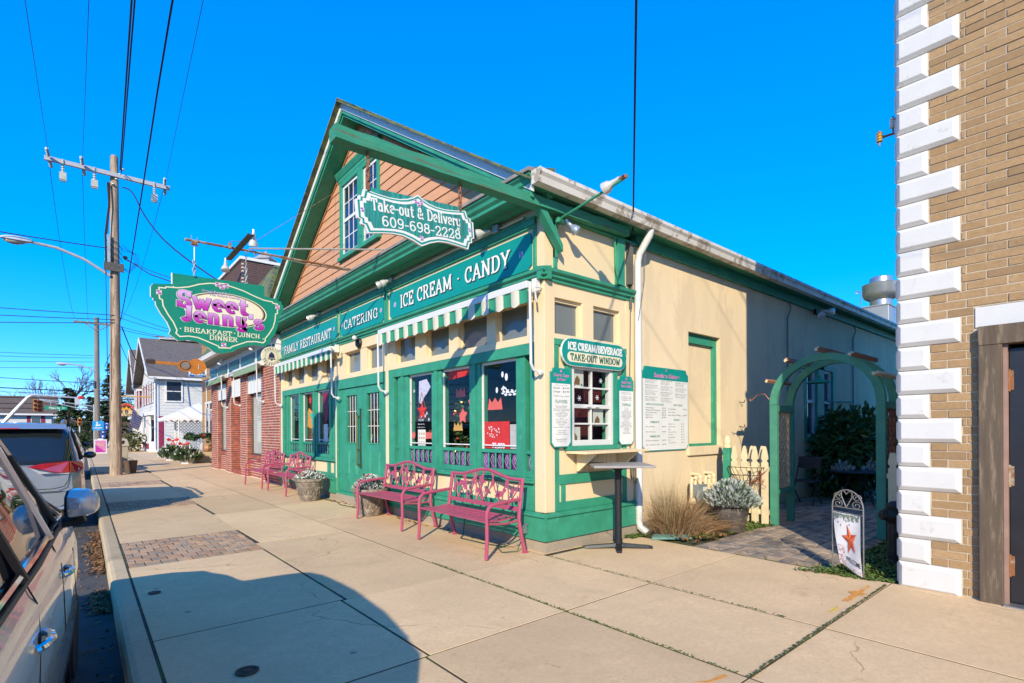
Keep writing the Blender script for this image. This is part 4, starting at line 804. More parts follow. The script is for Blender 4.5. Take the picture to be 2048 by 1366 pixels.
outl = [(.90, 3.60), (.93, 3.645), (1.0, 3.655), (1.09, 3.668), (1.25, 3.69), (1.40, 3.74), (1.52, 3.80), (1.66, 3.84), (1.81, 3.855), (1.97, 3.845), (2.12, 3.815), (2.27, 3.765), (2.42, 3.71), (2.55, 3.69), (2.66, 3.685), (2.67, 3.655), (2.735, 3.65), (2.74, 3.60), (2.765, 3.595), (2.765, 3.485), (2.73, 3.475), (2.73, 3.415), (2.70, 3.41), (2.69, 3.32), (2.67, 3.20), (2.62, 3.07), (2.55, 2.97), (2.565, 2.945), (2.50, 2.885), (2.46, 2.86), (2.36, 2.868), (2.25, 2.862), (2.14, 2.82), (2.03, 2.765), (2.0, 2.735), (1.93, 2.715), (1.85, 2.69), (1.76, 2.695), (1.70, 2.722), (1.62, 2.78), (1.50, 2.838), (1.38, 2.857), (1.24, 2.828), (1.17, 2.885), (1.123, 2.922), (1.145, 2.985), (1.10, 3.10), (1.02, 3.22), (.965, 3.33), (.955, 3.40), (.93, 3.405), (.93, 3.44), (.90, 3.45)]
b = MB(); b.rings([[sput(x, y, 0) for x, y in outl], [sput(x, y, -.018) for x, y in outl]], True, True); b.build('board', SGREEN, SJ)
b = MB(); b.rings([[sput(x-.008, y-.002, -.0182) for x, y in outl], [sput(x-.008, y-.002, -.05) for x, y in outl]], True, True); b.build('edge', SIGNW, SJ)
b = MB(); rc = [(1.178, 3.45), (2.48, 3.45), (2.48, 3.885), (1.178, 3.86)]; b.rings([[sput(x, y, -.051) for x, y in rc], [sput(x, y, -.08) for x, y in rc]], True, True); b.build('back_board', SGREEN, SJ)
b = MB(); rc = [(1.162, 3.45), (1.177, 3.45), (1.177, 3.86), (1.162, 3.858)]; b.rings([[sput(x, y, -.055) for x, y in rc], [sput(x, y, -.08) for x, y in rc]], True, True); b.build('back_edge', SIGNW, SJ)
trim = [(1.005, 3.47), (1.005, 3.50)]; cxs, czs = 1.835, 3.27
tl = [(1.0, 3.575), (1.0, 3.595), (1.08, 3.60), (1.09, 3.62), (1.24, 3.632), (1.38, 3.67), (1.52, 3.735), (1.66, 3.775), (1.76, 3.785), (1.76, 3.80), (1.91, 3.805), (1.91, 3.785), (2.02, 3.765), (2.15, 3.735), (2.3, 3.68), (2.45, 3.635), (2.59, 3.625), (2.6, 3.605), (2.67, 3.60), (2.67, 3.44), (2.64, 3.43), (2.63, 3.32), (2.60, 3.20), (2.54, 3.09), (2.47, 2.99), (2.475, 2.955), (2.44, 2.92), (2.33, 2.93), (2.2, 2.915), (2.08, 2.86), (1.97, 2.81), (1.95, 2.785), (1.79, 2.775), (1.78, 2.80), (1.65, 2.85), (1.5, 2.905), (1.38, 2.915), (1.26, 2.895), (1.21, 2.94), (1.225, 2.985), (1.18, 3.10), (1.11, 3.21), (1.05, 3.33), (1.04, 3.42), (1.005, 3.435), (1.0, 3.575)]
b = MB(); ribbon(b, tl, .017, .017, .001, sput); b.build('trim_line', LETC, SJ)
oc, oz, orx, orz = 1.90, 3.388, .58, .262
b = MB(); rot = .0
for k, (s_k, mi) in enumerate(((1.035, 0), (1.0, 1), (.955, 2), (.93, 0))):
    b.face([sput(oc+orx*s_k*math.cos(a), oz-.005+orz*s_k*math.sin(a)-.05*math.cos(a)*.0, .0012+.0006*k) for a in [2*PI*i/40 for i in range(40)]], mi)
b.build('oval', [LETC, LETD, pm('oval gold', (.5, .3, .1), .5, bmp=0)], SJ)
def gradmat(name, z0, z1, c0, c1):
    m, nt, p_ = NT(name); g_ = node(nt, 'ShaderNodeNewGeometry'); sp_ = node(nt, 'ShaderNodeSeparateXYZ'); mr_ = node(nt, 'ShaderNodeMapRange'); mr_.inputs[1].default_value = z0; mr_.inputs[2].default_value = z1
    nt.links.new(g_.outputs['Position'], sp_.inputs[0]); nt.links.new(sp_.outputs[2], mr_.inputs[0]); nt.links.new(mix(nt, ramp(nt, mr_.outputs[0], [(0, 0), (.35, .15), (1, 1)]), c0, c1), p_.inputs['Base Color']); p_.inputs['Roughness'].default_value = .4; return m
MAGc, LILc = (.42, .005, .32), (.62, .36, .62)
P1 = gradmat('print gradient upper', 3.34, 3.56, MAGc, LILc); P2 = gradmat('print gradient lower', 3.14, 3.34, MAGc, LILc)
for txt, x0, wd, y0, hh, mat in (('Sweet', 1.235, .97, 3.365, .225, P1), ("Jenny's", 1.29, 1.15, 3.155, .21, P2)):
    b = MB(); tilt = lambda x, y, o, x0=x0: (x, 9.30-o, y-(x-x0)*.012)
    letters(b, txt, tilt, hh, width=wd, x0=x0, y0=y0, th=.13, tv=.27, gap=.1, off=.004, mi=1, fatten=.015); letters(b, txt, tilt, hh, width=wd, x0=x0, y0=y0, th=.13, tv=.27, gap=.1, off=.008, mi=2, fatten=.0085); letters(b, txt, tilt, hh, width=wd, x0=x0, y0=y0, th=.13, tv=.27, gap=.1, off=.012, mi=0, fatten=.003)
    b.build('lettering', [mat, LETW, LETD], SJ)
b = MB(); letters(b, 'BREAKFAST', sput, .068, width=.66, x0=1.315, y0=2.978, tv=.2, off=.002); letters(b, 'LUNCH', sput, .068, width=.34, x0=2.05, y0=2.986, tv=.2, off=.002); letters(b, 'DINNER', sput, .068, width=.40, x0=1.655, y0=2.893, tv=.2, off=.002)
for x, y in ((2.013, 3.03), (1.27, 3.02), (2.44, 2.985), (1.18, 3.64)): flat(b, [(x-.008, y-.008), (x+.008, y-.008), (x+.008, y+.008), (x-.008, y+.008)], sput, .002)
b.build('lettering', LETC, SJ)
b = MB(); sans(b, 'Great Food for', sput, .045, width=.40, x0=1.55, y0=3.632, off=.0155, bold=.02, mi=1); sans(b, 'The Entire Family', sput, .045, width=.44, x0=1.64, y0=3.59, off=.0155, bold=.02, mi=1); sans(b, 'Great Food for', sput, .045, width=.40, x0=1.55, y0=3.632, off=.016, mi=0); sans(b, 'The Entire Family', sput, .045, width=.44, x0=1.64, y0=3.59, off=.016, mi=0); b.build('lettering', [VIOL, LETW], SJ)
b = MB()
for k, (x, y) in enumerate(((1.775, 3.775), (1.895, 3.775), (1.835, 3.745), (1.855, 2.825), (1.0, 3.525), (2.672, 3.55))): emblem(b, x, y, .07, sput, .002+.002*(k % 3 == 2), 0, 1, 2)
b.build('emblem', [VIOL, MAG, LETC], SJ)
b = MB(); b.tube([(1.46, 9.31, 4.37), (1.40, 9.31, 4.33), (1.46, 9.31, 4.30), (1.52, 9.31, 4.33), (1.46, 9.31, 4.37)], .006, 5); b.tube([(1.46, 9.31, 4.31), (1.46, 9.31, 4.09)], .008, 5); chain(b, (1.46, 9.33, 4.10), (1.46, 9.34, 3.86), .009, .08); b.build('chain', CHG, SJ)
b = MB(); chain(b, (2.19, 9.31, 4.40), (2.2, 9.34, 4.12), .005, .05); chain(b, (2.2, 9.34, 4.14), (2.2, 9.35, 3.87), .008, .07); b.build('chain', CHG, SJ)
# ---- round telephone sign
ts = thing('telephone_sign', 'round cream enamel sign lettered PUBLIC TELEPHONE around a bell', 'sign', (3.98, 14.4, 3.39))
tp = lambda x, y, o: (3.98+x, 14.38-o, 3.39+y)
b = MB(); b.lathe([(0, -.02), (.25, -.02), (.258, -.01), (.258, .01), (.25, .02), (0, .02)], (3.98, 14.4, 3.39), 28, ax=1); b.build('disc', pm('cream enamel', (.66, .58, .42), .35, var=.1, scale=5, wear=(.3, .2, .12), wearamt=.6, wscale=9, bmp=0), ts, smooth=True)
NAVY = pm('navy enamel', (.02, .025, .06), .4, bmp=0); b = MB()
ribbon(b, arc(0, 0, .155, .155, 0, 360, 30), .006, .006, .001, tp)
flat(b, [(-.1, -.08), (.1, -.08), (.075, -.04), (.065, .04), (.045, .085), (-.045, .085), (-.065, .04), (-.075, -.04)], tp, .001); flat(b, [(-.02, .085), (.02, .085), (.02, .115), (-.02, .115)], tp, .001); flat(b, [(-.025, -.108), (.025, -.108), (.025, -.082), (-.025, -.082)], tp, .001); b.build('bell_emblem', NAVY, ts)
b = MB(); flat(b, [(-.07, -.052), (.07, -.052), (.067, -.042), (-.067, -.042)], tp, .0018); b.build('bell_emblem', LETC, ts)
b = MB()
for txt, a0, a1, rad, flip in (('PUBLIC', 135, 45, .178, 1), ('TELEPHONE', 205, 335, .232, -1)):
    for i, ch in enumerate(txt):
        a = R(a0+(a1-a0)*i/(len(txt)-1)); ux, uy = math.cos(a), math.sin(a); tx, ty = (uy, -ux) if flip > 0 else (-uy, ux); nx, ny = (ux, uy) if flip > 0 else (-ux, -uy); wch = G[ch][0]*.055
        letters(b, ch, lambda x, y, o, ux=ux, uy=uy, tx=tx, ty=ty, nx=nx, ny=ny: tp(ux*rad+tx*x+nx*y, uy*rad+ty*x+ny*y, o), .055, x0=-wch/2, off=.001, tv=.2)
b.build('lettering', NAVY, ts)
b = MB(); b.tube([(3.98, 14.4, 3.64), (3.98, 14.4, 3.74), (4.4, 14.44, 3.74)], .012, 5); b.build('hanger', CHG, ts)
# ---- take-out window sign and menu boards on the alley face
aw = lambda x, y, o, x0=0: (x0+x, 4.395-o, y)
tw = thing('window_sign', 'rounded green sign lettered ICE CREAM/BEVERAGE TAKE-OUT WINDOW above the hatch', 'sign', (5.1, 4.40, 2.2))
def stad(cx, cy, hw_, hh_, n=8): return [(cx+hw_-hh_+hh_*math.cos(R(a)), cy+hh_*math.sin(R(a))) for a in [-90+180*i/n for i in range(n+1)]]+[(cx-hw_+hh_+hh_*math.cos(R(a)), cy+hh_*math.sin(R(a))) for a in [90+180*i/n for i in range(n+1)]]
wput = lambda x, y, o: (5.10+x, 4.372-o, 2.395+y)
for (w_, h_, o0, o1, mt, nm) in ((.625, .17, -.025, 0, SIGNW, 'backing'), (.618, .163, .0, .004, TEAL, 'board')):
    b = MB(); s = stad(0, 0, w_, h_); b.rings([[wput(x, y, o0) for x, y in s], [wput(x, y, o1) for x, y in s]], True, True); b.build(nm, mt, tw)
b = MB(); flat(b, stad(0, -.06, .53, .062), wput, .005); b.build('field', LETC, tw)
b = MB(); letters(b, 'ICE CREAM/BEVERAGE', wput, .085, width=1.04, cx=0, y0=.03, th=.14, tv=.26, off=.0055); b.build('lettering', LETW, tw)
b = MB(); letters(b, 'TAKE-OUT WINDOW', wput, .075, width=.95, cx=0, y0=-.098, th=.13, tv=.24, off=.0062); b.build('lettering', pm('letter green', (.01, .12, .09), .5, bmp=0), tw)
PINKH = pm('header pink', (.62, .2, .42), .5, bmp=0); INK = pm('print ink', (.03, .03, .03), .6, bmp=0); GINK = pm('print green ink', (.03, .2, .13), .6, bmp=0)
def board(label, x0, x1, z0, z1, y, hdr, heads, inks, ear=.05):
    c = thing('menu_board', label, 'menu board', ((x0+x1)/2, y+.02, z0)); w_ = x1-x0
    s = [(x0, z0+ear), (x0+ear, z0), (x1-ear, z0), (x1, z0+ear), (x1, z1-ear), (x1-ear*.4, z1-ear), (x1-ear, z1), (x0+ear, z1), (x0+ear*.6, z1-ear), (x0, z1-ear)]
    b = MB(); b.rings([[(p, y, q) for p, q in s], [(p, y+.02, q) for p, q in s]], True, True); b.build('panel', TEAL, c)
    put = lambda x, z, o: (x, y-.001-o, z); k = .012
    b = MB(); flat(b, [(x0+k, z0+ear+.01), (x0+ear+.004, z0+k), (x1-ear-.004, z0+k), (x1-k, z0+ear+.01), (x1-k, z1-hdr), (x0+k, z1-hdr)], put, 0); b.build('sheet', SIGNW, c)
    b = MB()
    for h in heads[0]: sans(b, h[0], put, h[3], cx=h[1], y0=h[2], width=h[4], off=.001, bold=.03)
    emblem(b, (x0+x1)/2, z1-.035, .03, put, .001, 0, 0, 0)
    b.build('lettering', PINKH, c)
    b = MB()
    for h in heads[1]: sans(b, h[0], put, h[3], cx=h[1], y0=h[2], width=h[4], off=.001, bold=.015)
    b.build('lettering', GINK, c)
    b = MB()
    for (tx, x, z, sz, wd, al) in inks:
        if al == 'c': sans(b, tx, put, sz, cx=x, y0=z, width=wd, off=.001)
        else: sans(b, tx, put, sz, x0=x, y0=z, width=wd, off=.001)
    b.build('lettering', INK, c)
fl = ['BLACK RASPBERRY', 'BUTTER ALMOND', 'CHOC. CHIP COOKIE DOUGH', 'CONFETTI CAKE BATTER', 'CHOCOLATE', 'COLUMBIAN COFFEE', 'COOKIES & CREAM', 'COTTON CANDY', 'DULCE', 'MINT CHOC. CHIP', 'MOOSE TRACKS', 'RAINBOW SHERBET', 'STRAWBERRY', 'VANILLA', 'VANILLA PEANUT BUTTER']
ik = [('Served in a cup or cone', 4.49, 1.975, .014, .2, 'c'), ('Small - $3.99', 4.49, 1.935, .032, .27, 'c'), ('Large - $4.99', 4.49, 1.893, .032, .27, 'c'), ('Waffle Cones - $5.99', 4.49, 1.842, .02, .26, 'c'), ('LOW CARB', 4.49, 1.43, .02, .14, 'c'), ('SUGAR FREE', 4.49, 1.408, .014, .12, 'c'), ('CHOC/VANILLA SWIRL', 4.49, 1.388, .014, .2, 'c'), ('"Feature Flavor"', 4.49, 1.325, .022, .2, 'c'), ('Please ask for details', 4.49, 1.305, .013, .16, 'c')]+[(t_, 4.49, 1.725-.0182*i, .0145, min(.28, .0135*len(t_)), 'c') for i, t_ in enumerate(fl)]
board('tall narrow menu board headed FLAVORS, left of the hatch window', 4.315, 4.655, 1.235, 2.185, 4.392, .185, ([('Cones, Cups', 4.49, 2.085, .05, .26), ('& More', 4.49, 2.035, .045, .15)], [('FLAVORS', 4.49, 1.765, .055, .2)]), ik)
tp_ = ['CARAMEL', 'CHOCOLATE CHIPS', 'CHOCOLATE SAUCE', 'CHOC. SPRINKLES', 'CRUSHED COOKIES', 'CRUSHED PINEAPPLE', 'GUMMY BEARS', 'HOT FUDGE', 'HONEY', 'MARSHMALLOW', 'RAINBOW SPRINKLES', 'PEANUT PIECES', 'PEANUT BUTTER CUPS', 'PEANUT BUTTER SAUCE', 'SKITTLES', 'STRAWBERRY', 'WALNUTS', 'WET WALNUTS', 'WHIPPED CREAM']
tp_[14] = 'PRETZELS'
ik = [('All sundaes served with', 5.75, 1.94, .013, .22, 'c'), ('whipped cream and cherry', 5.75, 1.922, .013, .22, 'c'), ('One Scoop - $5.75', 5.75, 1.88, .018, .22, 'c'), ('Two Scoops - $6.75', 5.75, 1.858, .018, .22, 'c'), ('The Big Bowl - $7.75', 5.75, 1.836, .018, .22, 'c'), ('$1 each', 5.75, 1.73, .014, .08, 'c')]+[(t_, 5.75, 1.705-.0178*i, .0135, min(.26, .0135*len(t_)), 'c') for i, t_ in enumerate(tp_)]
board('tall narrow menu board headed TOPPINGS, right of the hatch window', 5.585, 5.91, 1.235, 2.165, 4.397, .2, ([('Build-Your', 5.75, 2.065, .045, .2), ('Own Sundae', 5.75, 2.015, .045, .23)], [('TOPPINGS', 5.75, 1.76, .05, .2)]), ik)
ik = []
for ci, x in enumerate((6.19, 6.57, 6.95)):
    for k in range(4 - (ci == 2)):
        z = 2.155-.085*k-.01*ci; ik.append((['THE PARKSIDE 7.25', 'BANANA SPLIT 8.95', 'PEANUT BUTTER CUP 7.50', 'MINT FUDGE ROYAL 7.25', 'THE OLD TOWN 7.95', 'CARAMEL NUT 6.95', 'BROWNIE BOAT 8.25', 'HOT APPLE PIE 7.75', 'KIDS DIRT CUP 5.95', 'COOKIE CRUNCH 7.50', 'BERRY PATCH 7.50'][(ci*4+k) % 11], x, z, .02, .3, 'l'))
        for j in range(3): ik.append((['scoops of ice cream with fudge', 'whipped cream nuts and cherry', 'served in a waffle bowl'][(j+k) % 3], x, z-.018-.015*j, .012, rr(.2, .31), 'l'))
for i, (a_, p_) in enumerate((('Milk Shakes', '$4.99'), ('Malted Milk Shakes', '$5.49'), ('Ice Cream Soda', '$4.79'), ('Black Cow', '$5.49'), ('Egg Cream', '$3.99'))): ik += [(a_, 6.20, 1.745-.034*i, .026, .019*len(a_), 'l'), (p_, 6.60, 1.745-.034*i, .026, .1, 'l')]
for i, (a_, p_) in enumerate((('Rice Pudding', '$4.50'), ('Warm Cookie', ''), ('Raisin Bread Pudding', '$4.99'))): ik += [(a_, 6.76, 1.735-.045*i, .026, .0165*len(a_), 'l')]+([(p_, 7.16, 1.735-.045*i, .026, .1, 'l')] if p_ else [])
for i, (a_, p_) in enumerate((('Pie a la Mode', '$5.50'), ('Warm Pie slice', '$4.50'), ('NY Style Cheesecake', '$4.99'), ('Choc. Decadence Cake', '$4.99'))): z = (1.475, 1.40, 1.275, 1.215)[i]; ik += [(a_, 6.20, z, .026, .0165*len(a_), 'l'), (p_, 6.60, z, .026, .1, 'l')]
for i, a_ in enumerate(('Coffee or Tea', 'Hot Chocolate', 'Soda', 'Fresh Iced Tea', 'Lemonade', 'Bottled Water', 'Milk', 'Chocolate Milk')): ik += [(a_, 6.76, 1.515-.04*i, .022, .014*len(a_), 'l'), ('$2.50', 7.1, 1.515-.04*i, .02, .09, 'l')]
board('large white menu board headed Sundaes Galore on the stucco beside the downspout', 6.12, 7.31, 1.13, 2.345, 4.41, .18, ([('Sundaes Galore', 6.74, 2.20, .085, .66)], [('SHAKES, FLOATS & FOUNTAIN DRINKS', 6.43, 1.79, .04, .44), ('SWEET TREATS', 7.02, 1.79, .04, .24), ('HOMEMADE PIE', 6.42, 1.535, .04, .22), ('HOMEMADE CAKES', 6.42, 1.33, .04, .25), ('BEVERAGES', 6.98, 1.57, .04, .15)]), ik, .07)
# ================================================================ lights and awnings
STRG = pm('awning green', (.03, .27, .155), .85, var=.1, scale=9, bmp=.2); STRW = pm('awning cream', (.62, .58, .46), .85, var=.1, scale=9, bmp=.2); FGRN = pm('faded awning green', (.20, .29, .19), .85, var=.15, scale=9, bmp=.2)
def awning(label, y0, y1, x, n, mats, ztop=3.18, zb=3.10, drop=.165, arms=(), armz=2.18, cass=True, group=None):
    c = thing('awning', label, 'awning', (4.25, (y0+y1)/2, ztop), group=group)
    b = MB(); b.box(x-.02, y0, zb, x+.015, y1, ztop); b.build('front_bar', CHROMEW, c, bevel=.004)
    b = MB(); b.box(x+.016, y0+.05, zb+.02, 4.16, y1-.05, ztop+.02); b.box(x+.1, y0-.02, zb-.03, 4.24, y0+.05, ztop+.05); b.box(x+.1, y1-.05, zb-.03, 4.24, y1+.02, ztop+.05); b.build('cassette', CHROMEW, c, bevel=.004)
    b = MB(); st = (y1-y0)/n
    for k in range(n):
        ya = y0+k*st; m_ = 5
        for j in range(m_):
            u0, u1 = j/m_, (j+1)/m_; xo = lambda u: x-.012+.012*math.sin((k+u)*PI)
            bot = lambda u: zb-drop-(.028*math.sin(u*PI) if k % 2 else -.0*math.sin(u*PI))-.004*math.sin(k*2.1)
            for d in (0, .004): b.face([(xo(u0)+d, ya+u0*st, zb), (xo(u1)+d, ya+u1*st, zb), (xo(u1)+d*1+.006, ya+u1*st, bot(u1)), (xo(u0)+d+.006, ya+u0*st, bot(u0))], k % 2)
    b.build('valance', mats, c)
    for y in arms:
        b = MB(); b.tube([(x-.0, y, zb+.02), (x+.01, y, armz+.04), (x+.05, y, armz-.03), (4.24, y-.02, armz-.07)], .017, 8); b.ball((4.20, y-.02, armz-.06), .035, 6); b.build('arm', CHROMEW, c, smooth=True)
    return c
awning('green and cream striped awning valance over the right shop window', 4.50, 8.36, 4.06, 26, [STRG, STRW], arms=(4.47, 8.40))
awning('green and cream striped awning valance over the left shop window', 10.56, 14.46, 4.06, 26, [STRG, STRW], arms=(10.54, 14.40))
b = MB(); b.tube([(4.24, 4.46, 3.12), (4.10, 4.43, 3.1), (4.11, 4.43, 2.96), (4.13, 4.43, 2.93), (4.12, 4.44, 3.05)], .008, 5); b.build('crank_hook', CHROMEW, [o for o in COL.objects if o.name == 'awning'][0])
def twin(y, label):
    c = thing('floodlight', label, 'floodlight', (4.2, y, 4.03), group=None)
    b = MB(); b.box(4.17, y-.05, 3.985, 4.245, y+.05, 4.075); b.build('junction_box', CHG, c, bevel=.006)
    for s, d in ((-1, (-.8, .35, -.55)), (1, (-.8, .6, -.5))):
        p = (4.15, y+s*.075, 4.02); b = MB(); bell(b, p, d, .95); b.tube([(4.19, y+s*.04, 4.03), p], .016, 6); b.build('lamp', BELL, c, smooth=True)
twin(8.15, 'twin bell floodlights on the conduit left of the ICE CREAM lettering'); twin(11.6, 'twin bell floodlights on the conduit above FAMILY RESTAURANT')
c = thing('floodlight', 'white twin floodlight on the conduit nearest the corner, half behind the take-out sign', 'floodlight', (4.2, 5.25, 4.03))
b = MB(); b.box(4.16, 5.2, 3.985, 4.245, 5.3, 4.085); b.build('junction_box', CHG, c, bevel=.006)
b = MB(); bell(b, (4.15, 5.33, 4.03), (-.8, .6, -.3), .95); b.build('lamp', BELL, c, smooth=True)
c = thing('entrance_light', 'dark round light with white lens above the double doors', 'light', (4.25, 9.55, 3.13))
b = MB(); b.lathe([(0, 0), (.09, 0), (.1, -.03), (.07, -.07), (0, -.08)], (4.25, 9.55, 3.13), 16, ax=0); b.tube([(4.19, 9.55, 3.15), (4.12, 9.46, 3.19)], .03, 8); b.build('housing', BLACKM, c, smooth=True); b = MB(); b.ball((4.08, 9.42, 3.2), .045, 8); b.build('lens', CHROMEW, c, smooth=True)
c = thing('arm_floodlight', 'floodlight on a long green arm reaching out from the restaurant corner', 'floodlight', (4.42, 4.36, 3.95))
b = MB(); b.tube([(4.42, 4.40, 3.93), (4.42, 3.40, 4.065)], .014, 8); b.ball((4.42, 4.36, 3.92), .045, 6); b.tube([(4.36, 4.3, 3.91), (4.50, 4.34, 3.91)], .03, 8); b.box(4.40, 4.39, 3.5, 4.44, 4.43, 3.92); b.build('arm', GREEN, c, smooth=True)
b = MB(); bell(b, (4.43, 3.46, 4.10), (-.12, .95, -.28), 1.05); b.build('lamp', BELL, c, smooth=True)
b = MB(); b.tube([(4.43, 3.47, 4.10), (4.42, 3.40, 4.07), (4.40, 3.36, 4.08)], .02, 6); b.box(4.40, 3.36, 4.07, 4.44, 3.42, 4.10); b.build('knuckle', PIPE, c)
b = MB(); bell(b, (4.48, 4.30, 3.93), (.55, -.35, -.6), 1.0); b.build('lamp', pm('clear floodlight glass', (.5, .52, .55), .1, .6, bmp=0), c, smooth=True)
c = thing('alley_floodlight', 'twin floodlights under the eave of the shaded alley wall', 'floodlight', (12.3, 4.38, 3.95))
b = MB(); b.box(12.25, 4.33, 3.9, 12.4, 4.385, 4.02); b.build('junction_box', BLACKM, c)
for p, d in (((12.25, 4.3, 3.95), (-.6, -.5, -.55)), ((12.45, 4.3, 3.99), (.4, -.7, -.1))): b = MB(); bell(b, p, d, 1.25); b.build('lamp', BELL, c, smooth=True)
# ================================================================ benches, planters, table, plants, fence, arbor
PINK = pm('raspberry enamel', (.40, .075, .13), .45, var=.12, scale=12, fine=60, bmp=.06, kind='Object', wear=(.40, .13, .10), wearamt=.62, wscale=9)
bench = thing('garden_bench', 'raspberry bench nearest the restaurant corner, its right leg by the outlet box', 'bench', (0, 0, 0), group='raspberry metal benches')
def bl(nm, b, **k): return b.build(nm, k.pop('mat', PINK), bench, local=True, **k)
Wd = .735
for s in (-1, 1):
    y = s*Wd
    b = MB(); b.tube([(-.275, y, .012), (-.262, y, .22), (-.265, y, .47)]+[(-.165-.1*math.cos(R(a)), y, .50+.11*math.sin(R(a))) for a in (0, 20, 40, 60, 80, 90)]+[(0, y, .625), (.225, y, .64)], .021, 8); bl('armrest', b, smooth=True)
    b = MB(); b.tube([(.30, y, .012), (.25, y, .18), (.205, y, .40), (.215, y, .52), (.27, y, .88)], .023, 6); b.box(.268, y-.025, 0, .335, y+.025, .02); bl('rear_leg', b)
    b = MB(); b.tube([(-.24, y-s*.01, .40), (0, y-s*.01, .375), (.2, y-s*.01, .39)], .014, 6); bl('seat_rail', b)
for k in range(7):
    x = -.25+.064*k; z = .432-.028*math.sin(min(1, k/6)*PI)+.0; z = .435-.02*math.sin(k/6*PI)-(0.012 if k == 0 else 0)
    b = MB(); b.box(x-.026, -Wd+.012, z-.007, x+.026, Wd-.012, z+.007); bl('seat_slat', b, bevel=.003)
def bx(z): return .215+.153*(z-.52)
def topz(y): u = abs(y)/Wd; return .86+.085*(.5+.5*math.cos(min(1, u/.78)*PI))
b = MB(); ys_ = [-Wd+.0+i*2*Wd/28 for i in range(29)]
b.tube([(bx(topz(y)), y, topz(y)) for y in ys_], .022, 6); bl('top_rail', b, smooth=True)
b = MB(); b.box(bx(.52)-.012, -Wd, .495, bx(.52)+.012, Wd, .545); bl('lower_rail', b)
b = MB(); bk = lambda y, z, o=0: (bx(z)-.006-o, y, z)
random.seed(21)
def twig(pts, r=.0085): b.tube([bk(y, z) for y, z in pts], r, 5)
for c0, tips in ((-.55, (-.7, -.45)), (-.38, (-.5, -.15)), (-.02, (-.2, .02, .2)), (.3, (.12, .42)), (.52, (.4, .68)), (.1, (.25, .0))):
    for t_ in tips:
        zt = topz(t_)-.015; ym = (c0+t_)/2+rr(-.05, .05); twig([(c0, .545), (c0+(t_-c0)*.25, .62), (ym, .72), (t_, zt)])
        twig([(ym, .72), (ym+rr(.04, .09)*random.choice((-1, 1)), .79)], .006)
bl('vine_scroll', b, smooth=True)
def leafplate(y, z, a, L=.075, w=.03, tail=False):
    q = MB(); pts = [(0, 0), (L*.3, w), (L*.7, w*.7), (L, 0), (L*.7, -w*.7), (L*.3, -w)]
    if tail: pts = [(-.06, .012), (-.02, .02), (.02, .045), (.055, .05), (.075, .03), (.1, .025), (.075, .012), (.06, -.02), (.01, -.035), (-.03, -.012), (-.07, -.01)]
    ca_, sa_ = math.cos(a), math.sin(a); P_ = [(y+p*ca_-r_*sa_, z+p*sa_+r_*ca_) for p, r_ in pts]
    q.rings([[bk(p, r_, .008) for p, r_ in P_], [bk(p, r_, 0) for p, r_ in P_]], True, True); bl('bird' if tail else 'leaf', q)
for y, z, a in ((-.6, .68, 1.2), (-.5, .78, .6), (-.3, .62, 2.3), (-.22, .76, 1.0), (-.1, .66, .8), (.12, .64, 1.9), (.18, .78, .5), (.36, .66, 1.0), (.45, .8, 2.4), (.58, .70, .4), (.64, .62, 1.8), (-.4, .7, 2.8)): leafplate(y, z, a)
leafplate(.02, .80, .3, tail=True); leafplate(-.33, .66, 2.7, tail=True); leafplate(.5, .74, 2.8, tail=True)
bench.location = (3.77, 5.325, 0)
B = [dup(bench, (3.86, 7.45, 0), R(.8), 'raspberry bench between the potted plant by the doors and the nearest bench'),
     dup(bench, (3.87, 12.68, 0), R(-1), 'raspberry bench under the left shop window beside the low pot'),
     dup(bench, (3.86, 14.66, 0), R(1.5), 'raspberry bench farthest up the street against the red brick pillar')]
CORDG = pm('green cord', (.02, .07, .04), .6, bmp=0)
b = MB(); b.tube([(4.16, 5.95, .25), (4.1, 5.9, .02), (3.95, 5.75, .012), (3.98, 5.3, .012), (4.05, 4.95, .015), (4.12, 4.75, .12), (4.17, 4.7, .26)], .007, 5); b.tube([(4.17, 4.7, .25), (4.0, 4.65, .02), (3.85, 4.75, .012), (3.95, 4.95, .012), (4.1, 4.98, .02)], .006, 5)
b.tube([(3.93, 4.66, .44), (3.9, 4.6, .46), (3.83, 4.66, .43), (3.8, 4.6, .46), (3.72, 4.65, .43), (3.68, 4.6, .46), (3.62, 4.63, .44)], .006, 4)
tag(b.build('extension_cord', CORDG), 'dark green cord looping on the concrete under the nearest bench', 'cord')
b = MB(); b.tube([(4.16, 8.6, .03), (4.05, 9.2, .012), (3.98, 9.9, .012), (4.1, 10.4, .012), (4.05, 10.9, .012), (4.14, 11.4, .05)], .007, 5); tag(b.build('extension_cord', CORDG), 'thin green cord along the foot of the double doors', 'cord')
b = MB(); b.box(4.13, 4.68, .2, 4.19, 4.78, .3); b.prism([(4.10, .29), (4.19, .32), (4.19, .3), (4.10, .27)], 1, 4.67, 4.79); tag(b.build('outlet_box', CHG, bevel=.004), 'grey outdoor outlet box on the skirting behind the nearest bench', 'outlet box')
